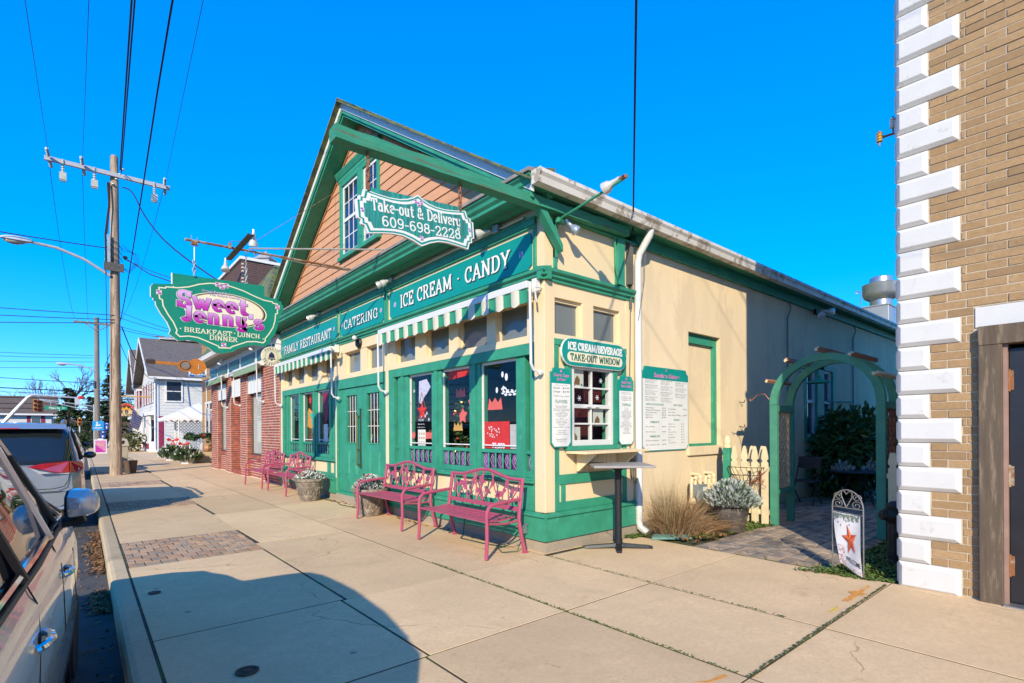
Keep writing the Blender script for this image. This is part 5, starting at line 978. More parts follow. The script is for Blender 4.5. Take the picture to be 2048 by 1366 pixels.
# ---- cast pots
POT = pm('weathered resin pot', (.20, .16, .125), .8, var=.3, scale=9, fine=70, bmp=.5, bd=.01, wear=(.33, .27, .2), wearamt=.85, wscale=12, kind='Object')
def pot(loc, label, s=1, sq=1):
    c = thing('flower_pot', label, 'flower pot', loc, group=None)
    b = MB(); b.lathe([(.17, 0), (.195, .01), (.2, .05), (.208, .06), (.215, .1), (.27, .33), (.275, .345), (.283, .35), (.287, .37), (.29, .40), (.315, .41), (.32, .44), (.315, .46), (.285, .465), (.28, .43), (.0, .42)], (0, 0, 0), 28)
    b.xf(lambda x, y, z: (x*s, y*s, z*s)); b.build('body', POT, c, smooth=True, local=True)
    b = MB()
    for k in range(14):
        a0 = 2*PI*k/14
        pts = []
        for i in range(9):
            u = i/8; a = a0+u*.52; z = .2+.075*math.sin(u*2*PI)+.02*math.sin(k*1.7); r = .215+(z-.1)*.2391+.004; pts.append((r*math.cos(a)*s, r*math.sin(a)*s, z*s))
        b.tube(pts, .009*s, 4)
        a = a0+.2; z = .15+.12*(k % 2); r = .215+(z-.1)*.2391+.004; b.ball((r*math.cos(a)*s, r*math.sin(a)*s, z*s), .02*s, 5)
    b.build('relief', POT, c, smooth=True, local=True); return c
SILV = pm('silver foliage', (.42, .46, .42), .85, var=.35, scale=30, bmp=0); SPRIG = pm('evergreen sprig', (.06, .11, .04), .8, var=.5, scale=30, bmp=0); REDF = pm('red petal', (.6, .035, .03), .6, var=.3, scale=30, bmp=0); WBER = pm('white flower', (.7, .68, .6), .7, var=.15, bmp=0)
def posy(loc, label, n, rad, h, mixn, seed, reds=(), elong=2.2, size=.036, cat='plant'):
    random.seed(seed); b = MB()
    for _ in range(n):
        a = rr(0, 2*PI); q = math.sqrt(rr(0, 1)); ph = rr(.05, 1)
        x, y = rad*q*math.cos(a)*1.1, rad*q*math.sin(a)*1.1; z = h*(1-q*q*.75)*ph
        mi = random.choices(range(4), mixn)[0]
        if mi == 2: mi = 0
        s_ = size*rr(.6, 1.3); d = Vector((x*.8+rr(-.3, .3)*rad, y*.8+rr(-.3, .3)*rad, h*rr(.2, 1.2))).normalized(); u = d.orthogonal().normalized(); w_ = d.cross(u); t = rr(0, 6.3); u = u*math.cos(t)+w_*math.sin(t)
        p = Vector((x, y, z)); b.face([p-d*s_*elong*.5, p+u*s_*.32, p+d*s_*elong*.5, p-u*s_*.32], mi)
        if mi == 0 and random.random() < .5:
            for k in (-.25, .1): q2 = p+d*s_*elong*k; b.face([q2, q2+(u+d*.5)*s_*.55, q2+(u*.4+d)*s_*.4], mi); b.face([q2, q2+(d*.5-u)*s_*.55, q2+(d-u*.4)*s_*.4], mi)
    for (x, y, z, s_) in reds:
        for k in range(9):
            a = k*2*PI/9+rr(-.2, .2); d = Vector((math.cos(a), math.sin(a), rr(-.1, .5))); u = Vector((-math.sin(a), math.cos(a), .2)); p = Vector((x, y, z)); b.face([p, p+d*s_*.5+u*s_*.25, p+d*s_, p+d*s_*.5-u*s_*.25], 2)
        b.ball((x, y, z+.01), s_*.15, 4, 3)
    for _ in range(int(n*.05*mixn[3]/max(1, sum(mixn))*10)):
        a = rr(0, 2*PI); q = math.sqrt(rr(0, 1)); b.ball((rad*q*math.cos(a), rad*q*math.sin(a), h*(1-q*q*.7)), size*.3, 4, 3)
    o = b.build('potted_plant', [SILV, SPRIG, REDF, WBER], None); o.location = loc
    return tag(o, label, cat)
pot((3.92, 8.42, 0), 'tall relief pot between the bench and the double doors')
posy((3.92, 8.42, .42), 'silver leaved planting with red flower in the pot by the double doors', 1100, .27, .28, (7, 3, 0, 1.2), 3, [(-.08, .0, .26, .09), (-.17, .09, .17, .07)])
pot((3.80, 11.05, 0), 'squat relief pot left of the double doors', 1.0)
posy((3.80, 11.05, .42), 'frosted evergreen arrangement with red poinsettias in the pot left of the doors', 1100, .29, .2, (4, 4, 0, 2.5), 4, [(-.2, .1, .14, .09), (-.18, -.12, .12, .09), (.05, -.05, .2, .08), (.1, .2, .16, .08)])
# alley planter
WOODP = pm('dark tub', (.10, .085, .075), .85, var=.3, scale=9, fine=50, bmp=.5, wear=(.2, .17, .14), wearamt=.8, wscale=8, kind='Object')
c = thing('flower_pot', 'dark tapered tub with silver plant in front of the picket fence', 'flower pot', (7.12, 3.66, 0)); b = MB(); b.lathe([(.19, 0), (.2, .02), (.27, .36), (.275, .365), (.285, .37), (.29, .44), (.28, .445), (.26, .44), (.25, .41), (0, .40)], (0, 0, 0), 24); b.build('body', WOODP, c, smooth=True, local=True)
b = MB(); b.lathe([(.272, .35), (.279, .355), (.281, .365), (.274, .37)], (0, 0, 0), 24, caps=False); b.build('hoop', BLACKM, c, smooth=True, local=True)
posy((7.10, 3.62, .38), 'silver dusty miller spilling over the dark tub by the fence', 2200, .34, .36, (9, 3, 0, 0), 8, size=.036)
# ---- bistro table
tb = thing('bistro_table', 'tall black pedestal bistro table with grey square top beside the take-out window', 'table', (5.06, 4.0, 0))
TOPG = pm('grey laminate', (.30, .275, .25), .55, var=.12, scale=9, fine=70, bmp=.05); CASTB = pm('black cast iron', (.022, .024, .028), .45, .3, var=.2, scale=20, bmp=.15, wear=(.2, .09, .05), wearamt=.55, wscale=14)
b = MB(); a_ = R(-41); hs_ = .355
q = [(hs_*sx, hs_*sy) for sx, sy in ((-1, -1), (1, -1), (1, 1), (-1, 1))]; q = [(5.07+x*math.cos(a_)-y*math.sin(a_), 3.99+x*math.sin(a_)+y*math.cos(a_)) for x, y in q]
b.prism(q, 2, 1.0, 1.028); b.build('table_top', TOPG, tb, bevel=.006)
b = MB(); b.lathe([(.05, .05), (.05, .12), (.042, .13), (.042, .95), (.06, .96), (.06, .9995)], (5.06, 4.0, 0), 16); b.build('column', CASTB, tb, smooth=True)
b = MB(); b.box(5.06-.12, 4.0-.12, .985, 5.06+.12, 4.0+.12, .9995); b.build('top_plate', CASTB, tb)
for ang, L in ((R(-41.5), .41), (R(138.5), .41), (R(41), .25), (R(221), .25)):
    b = MB(); d = Vector((math.cos(ang), math.sin(ang), 0)); n_ = Vector((-math.sin(ang), math.cos(ang), 0)); c0 = Vector((5.06, 4.0, 0)); rs = []
    for t_, h0, h1, w_ in ((.02, .03, .075, .042), (.1, .028, .062, .04), (L-.05, .012, .042, .034), (L, .004, .03, .028)): p = c0+d*t_; rs.append([p-n_*w_+Vector((0, 0, h0)), p+n_*w_+Vector((0, 0, h0)), p+n_*w_*.7+Vector((0, 0, h1)), p-n_*w_*.7+Vector((0, 0, h1))])
    b.rings(rs, True, True); b.build('foot', CASTB, tb)
# ---- dry ornamental grass
random.seed(31); b = MB(); GR1 = pm('dry grass', (.36, .215, .10), .9, var=.5, scale=40, bmp=0); GR2 = pm('straw grass', (.46, .36, .19), .9, var=.4, scale=40, bmp=0); GR3 = pm('brown grass', (.22, .115, .05), .9, var=.4, scale=40, bmp=0)
def blade(p, d, L, droop, w, mi):
    p = Vector(p); d = Vector(d).normalized(); n = d.cross(Vector((rr(-1, 1), rr(-1, 1), rr(-.2, .2)))).normalized(); pts = [p]; v = d.copy()
    for i in range(5): v = (v+Vector((0, 0, -droop*(.3+i*.35)))).normalized(); p = p+v*L/5; p.z = max(p.z, .03+rr(0, .03)); pts.append(p.copy())
    for i in range(5): w0, w1 = w*(1-i/5.3), w*(1-(i+1)/5.3); b.face([pts[i]-n*w0, pts[i]+n*w0, pts[i+1]+n*w1, pts[i+1]-n*w1], mi)
for _ in range(2300):
    a = rr(0, 2*PI); r_ = abs(random.gauss(0, .15)); base = (6.33+r_*math.cos(a), 4.0+r_*.7*math.sin(a), .02); out = rr(.1, 1.25); aa = a+rr(-.6, .6)
    blade(base, (out*math.cos(aa)+.12, out*math.sin(aa)*.75-.05, 1), rr(.35, .75), rr(.05, .4)*out+.02, rr(.0015, .0034), random.choice((0, 0, 0, 1, 2, 2, 2)))
for _ in range(520):
    base = (6.72+rr(-.2, .25), 3.78+rr(-.15, .15), .02); aa = rr(-1.4, .6); blade(base, (math.cos(aa)*.8, math.sin(aa)*.8, .8), rr(.3, .6), rr(.2, .5), rr(.0022, .004), random.choice((0, 0, 2, 2)))
for _ in range(140):
    base = (6.2+rr(-.1, .1), 4.05+rr(-.1, .1), .02); aa = rr(0, 6.3); blade(base, (math.cos(aa)*.22-.05, math.sin(aa)*.2, 1), rr(.75, 1.0), rr(.0, .06), .0025, 1)
tag(b.build('ornamental_grass', [GR1, GR2, GR3]), 'clump of dry tan ornamental grass by the downspout', 'grass clump')
b = MB(); b.rings([[(5.75, 4.02, .004), (6.2, 3.68, .004), (6.28, 3.80, .004), (5.9, 4.12, .004)], [(5.78, 4.02, .035), (6.2, 3.70, .028), (6.26, 3.80, .045), (5.92, 4.1, .05)]], True, True); tag(b.build('splash_block', pm('green grey plastic', (.12, .24, .19), .7, var=.25, bmp=.1), bevel=.01), 'flat green splash block lying at the foot of the dry grass', 'splash block')
# ---- gas meters
METG = pm('meter grey', (.22, .27, .28), .5, .2, var=.15, scale=9, bmp=.05)
for x, lab in ((7.22, 'grey gas meter with cream pipes behind the dry grass'), (7.62, 'cream gas meter with twin pipes behind the silver plant')):
    c = thing('gas_meter', lab, 'gas meter', (x, 4.3, 0)); mt = METG if x < 7.5 else CREAM
    b = MB(); b.box(x-.02, 4.18, .30, x+.24, 4.34, .60); b.lathe([(0, -.03), (.09, -.03), (.11, -.01), (.11, .0)], (x+.0, 4.17, .42), 14, ax=1); b.build('body', mt, c, bevel=.02)
    if x < 7.5: b = MB(); b.box(x+.11, 4.17, .50, x+.21, 4.181, .56); b.build('dial', CHROMEW, c)
    b = MB(); b.tube([(x+.03, 4.26, .6), (x+.03, 4.26, .68), (x-.06, 4.26, .70), (x-.08, 4.26, .66), (x-.08, 4.27, .02)], .022, 7); b.tube([(x+.17, 4.26, .6), (x+.17, 4.26, .72), (x+.2, 4.3, .74), (x+.2, 4.44, .74)], .022, 7); b.ball((x+.03, 4.26, .69), .035, 6); b.ball((x+.17, 4.26, .70), .035, 6); b.ball((x-.08, 4.24, .35), .06, 7); b.build('pipe', CREAM, c, smooth=True)
# ---- picket fence
FENC = pm('cream picket paint', (.70, .585, .36), .7, var=.1, scale=9, fine=50, bmp=.15, wear=(.5, .4, .25), wearamt=.6, wscale=6)
def picket(b, x, yc, h=1.17, w_=.1, t=.022):
    s = w_/2; pr = [(-s, 0), (s, 0), (s, .92), (s*.62, .935), (s*.62, .955), (s, .975), (s*.95, 1.02), (s*.55, 1.12), (s*.25, h), (-s*.25, h), (-s*.55, 1.12), (-s*.95, 1.02), (-s, .975), (-s*.62, .955), (-s*.62, .935), (-s, .92)]
    b.rings([[(x, yc+p, q+.01) for p, q in pr], [(x+t, yc+p, q+.01) for p, q in pr]], True, True)
fc = thing('picket_fence', 'short cream picket fence with green post between the stucco wall and the arbor', 'fence', (7.95, 3.8, 0))
for y in (4.0, 3.84, 3.68, 3.53): b = MB(); picket(b, 7.94, y); b.build('picket', FENC, fc)
for y in (3.77, 3.61): b = MB(); picket(b, 8.03, y); b.build('picket', FENC, fc)
b = MB(); b.box(7.9625, 3.48, .80, 8.0295, 4.06, .87); b.build('rail', FENC, fc); b = MB(); b.box(7.9625, 3.48, .15, 8.0295, 4.06, .22); b.build('rail', FENC, fc)
b = MB(); b.box(7.90, 4.065, 0, 8.0, 4.165, 1.145); b.build('post', GREEN, fc, bevel=.004); b = MB(); b.lathe([(.062, 0), (.062, .03), (.05, .04), (.05, .06), (.058, .065), (.055, .10), (.045, .15), (.03, .185), (.0, .19)], (7.95, 4.115, 1.146), 10); b.build('finial', FENC, fc, smooth=True)
WIRE = pm('dark wire', (.045, .04, .035), .6, .3, bmp=0); c = thing('wire_basket', 'dark wire hanging basket with bare vines on the picket fence', 'basket', (7.9, 3.8, .6)); b = MB()
for z, r_ in ((.86, .27), (.74, .22), (.62, .12)): b.tube([(7.93-r_*.75*math.sin(R(t_)), 3.8+r_*math.cos(R(t_)), z) for t_ in range(0, 181, 18)], .005, 4)
for t_ in range(0, 181, 18): b.tube([(7.93-.2*math.sin(R(t_)), 3.8+.27*math.cos(R(t_)), .86), (7.93-.17*math.sin(R(t_+9)), 3.8+.23*math.cos(R(t_+9)), .74), (7.93-.09*math.sin(R(t_)), 3.8+.12*math.cos(R(t_)), .62)], .004, 4)
b.build('frame', WIRE, c); b = MB(); random.seed(2)
for k in range(9): b.tube([(7.88, 3.95-.05*k, .55+rr(-.1, .1)), (7.86+rr(-.05, .0), 3.75-.03*k, .6+rr(-.1, .2)), (7.9, 3.5+rr(-.05, .1), .7+rr(-.15, .2))], .004, 4)
b.build('vine', pm('red brown vine', (.28, .1, .06), .8, bmp=0), c)
# ---- garden arbor
ARB = pm('arbor green', (.06, .25, .16), .65, var=.18, scale=6, fine=60, bmp=.2, wear=(.06, .25, .15), wearamt=.7, wscale=5); RAFT = pm('rafter wood', (.35, .15, .075), .75, var=.25, scale=7, bmp=.3, stretch=(.5, 4, 4)); RAFE = pm('rafter end', (.62, .5, .31), .75, var=.15, bmp=.1)
ar = thing('garden_arbor', 'green arched garden arbor with lattice sides spanning the alley entrance', 'arbor', (8.27, 2.75, 0))
for x0, x1 in ((7.98, 8.05), (8.55, 8.62)):
    for y0, y1 in ((3.365, 3.47), (2.015, 2.12)):
        b = MB(); b.box(x0, y0, 0, x1, y1, 1.795); b.build('post', ARB, ar, bevel=.004)
    b = MB(); yc, ro, ri = 2.7425, .7275, .625; rs = []
    b.rings([[(xx, yc+r_*math.cos(R(t_)), 1.80+r_*.955*math.sin(R(t_))) for xx, r_ in ((x0, ri), (x0, ro), (x1, ro), (x1, ri))] for t_ in range(0, 181, 6)], True, True); b.build('arch', ARB, ar)
for y0, y1 in ((3.36, 3.475), (2.01, 2.125)): b = MB(); b.box(8.051, y0, 1.70, 8.549, y1, 1.79); b.build('cross_rail', ARB, ar); b = MB(); b.box(8.051, y0, .47, 8.549, y1, .53); b.build('cross_rail', ARB, ar)
for t_ in (28, 58, 90, 122, 152):
    y = 2.7425+.735*math.cos(R(t_)); z = 1.80+.735*.955*math.sin(R(t_)); ang = R(t_)
    ny, nz = math.cos(ang), math.sin(ang)
    prof = [(7.74, .0), (7.74, .035), (7.775, .04), (7.80, .062), (8.80, .062), (8.83, .04), (8.86, .035), (8.86, 0)]
    def rp(x, h, s): return (x, y+ny*h-nz*s*.02, z+nz*h+ny*s*.02)
    b = MB(); b.rings([[rp(x, h, -1) for x, h in prof], [rp(x, h, 1) for x, h in prof]], True, True, 0); b.face([rp(7.7395, .0, -1), rp(7.7395, .035, -1), rp(7.7395, .035, 1), rp(7.7395, 0, 1)], 1)
    b.mi = [1 if all(b.v[i][0] < 7.81 for i in f) else 0 for f in b.f]; b.build('rafter', [RAFT if t_ < 130 else RAFE, RAFE], ar)
LATT = pm('tan lattice', (.66, .48, .29), .8, var=.15, bmp=.1); LATR = pm('red brown lattice', (.30, .105, .06), .8, var=.2, bmp=.1)
for yy, mt in ((3.42, LATT), (2.06, LATR)):
    b = MB(); xa, xb, za, zb = 8.09, 8.51, .56, 1.68
    for s_ in (1, -1):
        for k in range(-6, 18):
            pts = []
            x0, z0 = xa, za+k*.13; x1, z1 = xb, z0+s_*(xb-xa)
            if s_ < 0: z0 += .42; z1 += .42
            t0, t1 = 0, 1; 
            lo, hi = min(z0, z1), max(z0, z1)
            def cl(z): return (z-z0)/(z1-z0)
            ts_ = sorted([cl(za), cl(zb)]); t0, t1 = max(0, ts_[0]), min(1, ts_[1])
            if t1-t0 < .05: continue
            p0 = (x0+(x1-x0)*t0, z0+(z1-z0)*t0); p1 = (x0+(x1-x0)*t1, z0+(z1-z0)*t1); d_ = .013*.707; dz = s_
            q = [(p0[0]-d_*s_, p0[1]+d_), (p0[0]+d_*s_, p0[1]-d_), (p1[0]+d_*s_, p1[1]-d_), (p1[0]-d_*s_, p1[1]+d_)]
            y_ = yy+(.004 if s_ > 0 else -.004); b.rings([[(a, y_-.0035, c_) for a, c_ in q], [(a, y_+.0035, c_) for a, c_ in q]], True, True)
    o = b.build('lattice', mt, ar); o['kind'] = 'stuff'
    b = MB(); b.box(8.06, yy-.02, .54, 8.10, yy+.02, 1.70); b.box(8.50, yy-.02, .54, 8.54, yy+.02, 1.70); b.box(8.10, yy-.019, .54, 8.50, yy+.019, .58); b.box(8.10, yy-.019, 1.66, 8.50, yy+.019, 1.70); b.build('lattice_frame', mt, ar)
b = MB(); b.tube([(8.0, 3.48, 1.88), (8.0, 3.55, 1.97), (8.0, 3.66, 1.96), (8.0, 3.73, 1.89), (8.0, 3.76, 1.87), (8.0, 3.775, 1.895), (8.0, 3.75, 1.905)], .007, 6); tag(b.build('plant_hook', pm('copper hook', (.45, .2, .09), .5, .5, bmp=0), smooth=True), 'curled copper plant hook on the left shoulder of the arbor', 'hook')
for (y, z) in ((4.385, 1.92), (4.385, 1.49)): b = MB(); b.tube([(9.0, 4.43, z), (9.0, 4.37, z-.02), (9.0, 4.34, z-.01), (9.0, 4.335, z+.03)], .007, 5); tag(b.build('wall_hook', BLACKM), 'small dark hook on the stucco wall, %s of the pair' % ('upper' if z > 1.7 else 'lower'), 'hook', 'hooks on the stucco wall')
fp = thing('picket_fence', 'single cream picket panel between the arbor and the brick building', 'fence', (8.0, 1.9, 0))
for y in (1.93, 1.79, 1.65): b = MB(); picket(b, 7.94, y, 1.12); b.build('picket', FENC, fp)
b = MB(); b.box(7.9625, 1.4, .8, 8.0, 2.0, .86); b.build('rail', FENC, fp)
# ---- garden flag
gf = thing('garden_flag', 'small garden flag with red barn star and WELCOME on an arched wire stand', 'flag', (5.86, 1.8, 0)); IRN = pm('grey wire iron', (.30, .29, .27), .5, .5, var=.2, bmp=.1, wear=(.28, .15, .08), wearamt=.7, wscale=20)
A = Vector((5.93, 1.955, 0)); Bp = Vector((5.795, 1.645, 0)); ax_ = (Bp-A).normalized(); Wg = (Bp-A).length; nn = Vector((ax_.y, -ax_.x, 0))
gp = lambda s_, z, o=0: tuple(A+ax_*(s_*Wg)-nn*o*-1+Vector((0, 0, z)))
b = MB(); b.tube([gp(0, .01), gp(0, .66)]+[gp(.5-.5*math.cos(R(t_)), .66+.175*math.sin(R(t_))) for t_ in range(15, 180, 15)]+[gp(1, .66), gp(1, .01)], .0065, 6); b.tube([gp(0, .655), gp(1, .655)], .005, 5); b.tube([gp(0, .61), gp(1.0, .60)], .004, 5); b.build('stand', IRN, gf, smooth=True)
b = MB(); b.tube([gp(.46, .66), gp(.3, .77), gp(.3, .815), gp(.38, .825), gp(.47, .79), gp(.56, .825), gp(.65, .81), gp(.65, .765), gp(.46, .66)], .005, 5)
for s_, c0 in ((-1, .18), (1, .82)):
    for z0, r_ in ((.69, .06), (.765, .05)): b.tube([gp(c0+s_*(-.02+(r_/Wg)*(1-t_/30)*math.cos(t_*.42)), z0+r_*.75*(1-t_/30)*math.sin(t_*.42)) for t_ in range(0, 24)], .004, 4)
b.build('scroll', IRN, gf, smooth=True)
FLW = pm('flag cloth', (.68, .66, .66), .8, var=.06, bmp=0); FLR = pm('flag red', (.50, .07, .03), .8, var=.25, scale=20, bmp=0); FLO = pm('flag orange red', (.62, .14, .05), .8, bmp=0); FLG = pm('flag fir print', (.20, .25, .18), .8, var=.5, scale=60, bmp=0)
def fpos(u, v, o=0):
    wave = .012*math.sin(u*5+v*4)+.03*v
    return gp(.04+u*(.84)+v*.28*(1-.35*u), .605-v*.50*(1+.14*u)-.012*u, wave+.004-o)
b = MB(); n_ = 10
for i in range(n_):
    for j in range(n_): b.face([fpos(i/n_, j/n_), fpos((i+1)/n_, j/n_), fpos((i+1)/n_, (j+1)/n_), fpos(i/n_, (j+1)/n_)])
b.build('cloth', FLW, gf, smooth=True)
b = MB(); sp = star_pts(.56, .0, .3, .4, 100)
st5 = [(x, .47-y*.95) for x, y in sp]
for i in range(10): p, q = st5[i], st5[(i+1) % 10]; b.face([fpos(*p, o=-.006), fpos(*q, o=-.006), fpos(.56, .47, o=-.012)], i % 2)
b.build('star_print', [FLR, FLO], gf)
b = MB(); random.seed(9)
for _ in range(120): u, v = rr(.02, .95), abs(random.gauss(0, .06)); s_ = .03; b.face([fpos(u, v, -.004), fpos(min(.98, u+s_), v+.01, -.004), fpos(min(.98, u+s_), v+.04, -.004), fpos(u, v+.03, -.004)])
b.build('fir_print', FLG, gf, kind='stuff')
b = MB(); fput = lambda x, y, o: fpos(x, .93-y-.06, -.004-o); sans(b, 'WELCOME', fput, .11, x0=.3, y0=.0, width=.68, bold=.01)
b.build('lettering', pm('flag ink', (.08, .05, .05), .8, bmp=0), gf)
b = MB()
for _ in range(70): u, v = rr(.0, .2)+rr(0, .1), rr(.62, .98); b.face([fpos(u, v, -.004), fpos(u+.025, v, -.004), fpos(u+.012, v+.02, -.004)])
for _ in range(50): u, v = rr(.2, .98), rr(.92, .995); b.face([fpos(u, v, -.004), fpos(u+.02, v, -.004), fpos(u+.01, v+.015, -.004)])
b.build('berry_print', FLR, gf, kind='stuff')
c = thing('urn_post', 'dark bronze post with scrolled top in the weeds behind the white quoins', 'post', (6.7, 1.62, 0)); DBRZ = pm('dark verdigris', (.035, .033, .03), .6, .4, var=.4, scale=15, bmp=.3)
b = MB(); b.lathe([(.11, 0), (.11, .03), (.085, .05), (.075, .42), (.085, .44)], (6.7, 1.60, 0), 8); b.build('shaft', DBRZ, c); b = MB(); b.lathe([(.085, .44), (.13, .47), (.15, .52), (.12, .57), (.09, .58), (.1, .62), (.05, .66), (0, .67)], (6.7, 1.60, 0), 12); b.ball((6.6, 1.68, .52), .06, 6); b.ball((6.62, 1.5, .53), .06, 6); b.build('capital', DBRZ, c, smooth=True)
# ---- alley furniture and shrub in the shade
FURN = pm('dull folding metal', (.05, .048, .05), .6, .3, bmp=0)
c = thing('folding_chair', 'dark folding garden chair beside the alley window', 'chair', (10.6, 3.95, 0)); 
b = MB(); b.box(10.42, 3.75, .44, 10.82, 4.15, .465); b.build('seat', FURN, c); b = MB(); b.box(10.80, 3.75, .68, 10.825, 4.15, .9); b.build('backrest', FURN, c)
for y in (3.76, 4.14): b = MB(); b.tube([(10.42, y, 0), (10.86, y, .9)], .012, 5); b.tube([(10.86, y, 0), (10.42, y, .44)], .012, 5); b.build('leg', FURN, c)
c = thing('patio_table', 'low dark patio table holding silver plants in the alley', 'table', (11.5, 3.35, 0)); b = MB(); b.lathe([(0, .60), (.5, .60), (.52, .615), (.5, .63), (0, .63)], (11.5, 3.35, 0), 20); b.build('table_top', FURN, c)
for a in range(3): b = MB(); b.tube([(11.5+.08*math.cos(a*2.1), 3.35+.08*math.sin(a*2.1), .6), (11.5+.35*math.cos(a*2.1), 3.35+.35*math.sin(a*2.1), 0)], .014, 5); b.build('leg', FURN, c)
posy((11.3, 3.55, .63), 'silver plant on the left of the shaded patio table', 160, .17, .2, (1, 0, 0, 0), 41); posy((11.7, 3.15, .63), 'silver plant on the right of the shaded patio table', 160, .16, .22, (1, 0, 0, 0), 42)
SHR = pm('laurel leaf', (.075, .135, .03), .35, var=.55, scale=8, fine=20, bmp=0); random.seed(17); b = MB()
def shrub(b, c, rx, ry, rz, n, size, mi=0, lobes=7):
    L = [(Vector((rr(-.5, .5)*rx, rr(-.5, .5)*ry, rr(.25, .8)*rz)), rr(.45, .62)) for _ in range(lobes)]
    for _ in range(n):
        lc, lr = random.choice(L); d = Vector((random.gauss(0, 1), random.gauss(0, 1), random.gauss(0, 1))).normalized(); k = lr*rr(.75, 1.0)
        p = Vector(c)+lc+Vector((d.x*rx*k, d.y*ry*k, d.z*rz*k*.75)); 
        if p.z < .03: continue
        s_ = size*rr(.6, 1.3); o_ = (d+Vector((rr(-.6, .6), rr(-.6, .6), rr(-.9, .2)))).normalized(); u = o_.orthogonal().normalized(); w_ = o_.cross(u); t = rr(0, 6.3); v = u*math.cos(t)+w_*math.sin(t)
        b.face([p, p+o_*s_*.5+v*s_*.22, p+o_*s_, p+o_*s_*.5-v*s_*.22], mi)
shrub(b, (12.7, 3.78, 0), 1.0, .78, 1.6, 5200, .17, lobes=12)
c = thing('laurel_shrub', 'large dark glossy leaved shrub against the shaded alley wall', 'shrub', (12.7, 3.78, 0)); b.build('foliage', SHR, c); b = MB()
for k in range(8): b.tube([(12.7+rr(-.1, .1), 3.78+rr(-.1, .1), 0), (12.7+rr(-.6, .6), 3.78+rr(-.4, .4), 1.0)], .018, 5)
b.build('stem', pm('shrub stem', (.07, .05, .035), .9), c)
for (x, y, z, lab) in ((11.2, 3.93, 2.33, 'green dome lamp on the shaded wall seen through the left of the arbor'), (14.85, 3.0, 2.2, 'green dome lamp seen under the right haunch of the arbor')):
    c = thing('dome_lamp', lab, 'lamp', (x, y, z)); b = MB(); b.lathe([(.02, .16), (.045, .15), (.05, .09), (.09, .07), (.2, .02), (.205, 0), (.19, .005), (.08, .05), (0, .06)], (x, y, z), 18); b.build('shade', GREEN, c, smooth=True); b = MB(); b.tube([(x, y, z+.15), (x, y, z+.27), (x, y+.1, z+.33), (x, min(4.43, y+.5), z+.3)], .014, 6); b.build('gooseneck', GREEN, c, smooth=True)
c = thing('exhaust_fan', 'large round metal kitchen exhaust fan on its square roof duct', 'exhaust fan', (18.9, 5.35, 4.9)); STEEL = pm('spun aluminium', (.52, .52, .5), .32, .75, var=.2, scale=4, fine=30, bmp=.05); DUCT = pm('galvanised duct', (.42, .42, .40), .45, .5, var=.2, scale=1.5, wear=(.35, .25, .12), wearamt=.7, wscale=1.2)
c.location = (19.35, 5.03, 4.4)
b = MB(); b.box(19.0, 4.70, 4.3, 19.7, 5.38, 5.20); b.box(18.98, 4.68, 5.201, 19.72, 5.40, 5.24); b.build('duct', DUCT, c, bevel=.01)
b = MB(); b.lathe([(.30, 5.24), (.30, 5.42), (.36, 5.45), (.46, 5.52), (.50, 5.62), (.51, 5.90), (.515, 5.915), (.48, 5.92), (.32, 5.98), (.30, 6.12), (.26, 6.15), (0, 6.17)], (19.35, 4.98, 0), 32); b.build('cowl', STEEL, c, smooth=True)
b = MB(); b.tube([(18.98, 5.45, 5.72), (18.9, 5.5, 5.76), (18.9, 5.55, 5.70), (18.95, 5.48, 5.68)], .02, 5); b.tube([(18.95, 5.42, 5.7), (18.95, 5.42, 5.05)], .012, 5); b.ball((18.95, 5.42, 5.02), .06, 6); b.lathe([(0, -.01), (.06, -.01), (.06, .01)], (18.98, 5.3, 5.08), 10, ax=0); b.build('wiring', CHG, c)
# ================================================================ brick building with white quoins on the right
def brickmat(name, cols, rough=.9):
    m, nt, b = NT(name); oi = node(nt, 'ShaderNodeObjectInfo'); v = coords(nt, kind='World')
    n1 = noise(nt, v, 30, 4, .7); n2 = noise(nt, v, 190, 2); n3 = noise(nt, v, 2.2, 4, .6)
    st = [(i/(len(cols)-1), c) for i, c in enumerate(cols)]
    col = ramp(nt, oi.outputs['Random'], st)
    col = mix(nt, ramp(nt, n1, [(.3, 0), (.7, .55)]), col, sh(cols[0], .62)); col = mix(nt, ramp(nt, n2, [(.4, .4), (.6, 0)]), col, sh(cols[1], .5))
    col = mix(nt, ramp(nt, n3, [(.45, 0), (.8, .3)]), col, sh(cols[-1], .75))
    nt.links.new(col, b.inputs['Base Color']); b.inputs['Roughness'].default_value = rough; b.inputs['Specular IOR Level'].default_value = .2
    bump(nt, b, n2, .006, .9); return m
TANB = brickmat('tan brick', [(.42, .265, .13), (.48, .305, .155), (.53, .345, .18), (.45, .28, .135), (.33, .215, .115)])
MORT = pm('mortar', (.52, .42, .30), .95, var=.15, scale=9, fine=120, bmp=.4)
QUO = pm('white quoin paint', (.60, .585, .56), .55, var=.04, scale=5, fine=60, bmp=.3, bd=.005, wear=(.51, .49, .45), wearamt=.7, wscale=7)
WOODG = pm('weathered grey brown timber', (.125, .09, .06), .85, var=.3, scale=4, fine=40, bmp=.5, stretch=(6, 6, .6), wear=(.2, .15, .1), wearamt=.8, wscale=4)
BB = thing('brick_building', 'tan brick building with white painted quoins and a dark door at the right edge', 'building', (5.83, 1.36, 0))
FX = 5.83
def BP(nm, b, mat, **k): return b.build(nm, mat, BB, **k)
b = MB(); b.box(FX+.0, .805, -.3, 16.5, 1.352, 6.6); b.box(FX+.0, -.3, 2.46, 16.5, .805, 6.6); b.box(FX+.0, -9, -.3, 16.5, -.3, 6.6); b.box(FX+.35, -.3, -.3, 16.5, .805, 2.46); BP('wall', b, MORT)
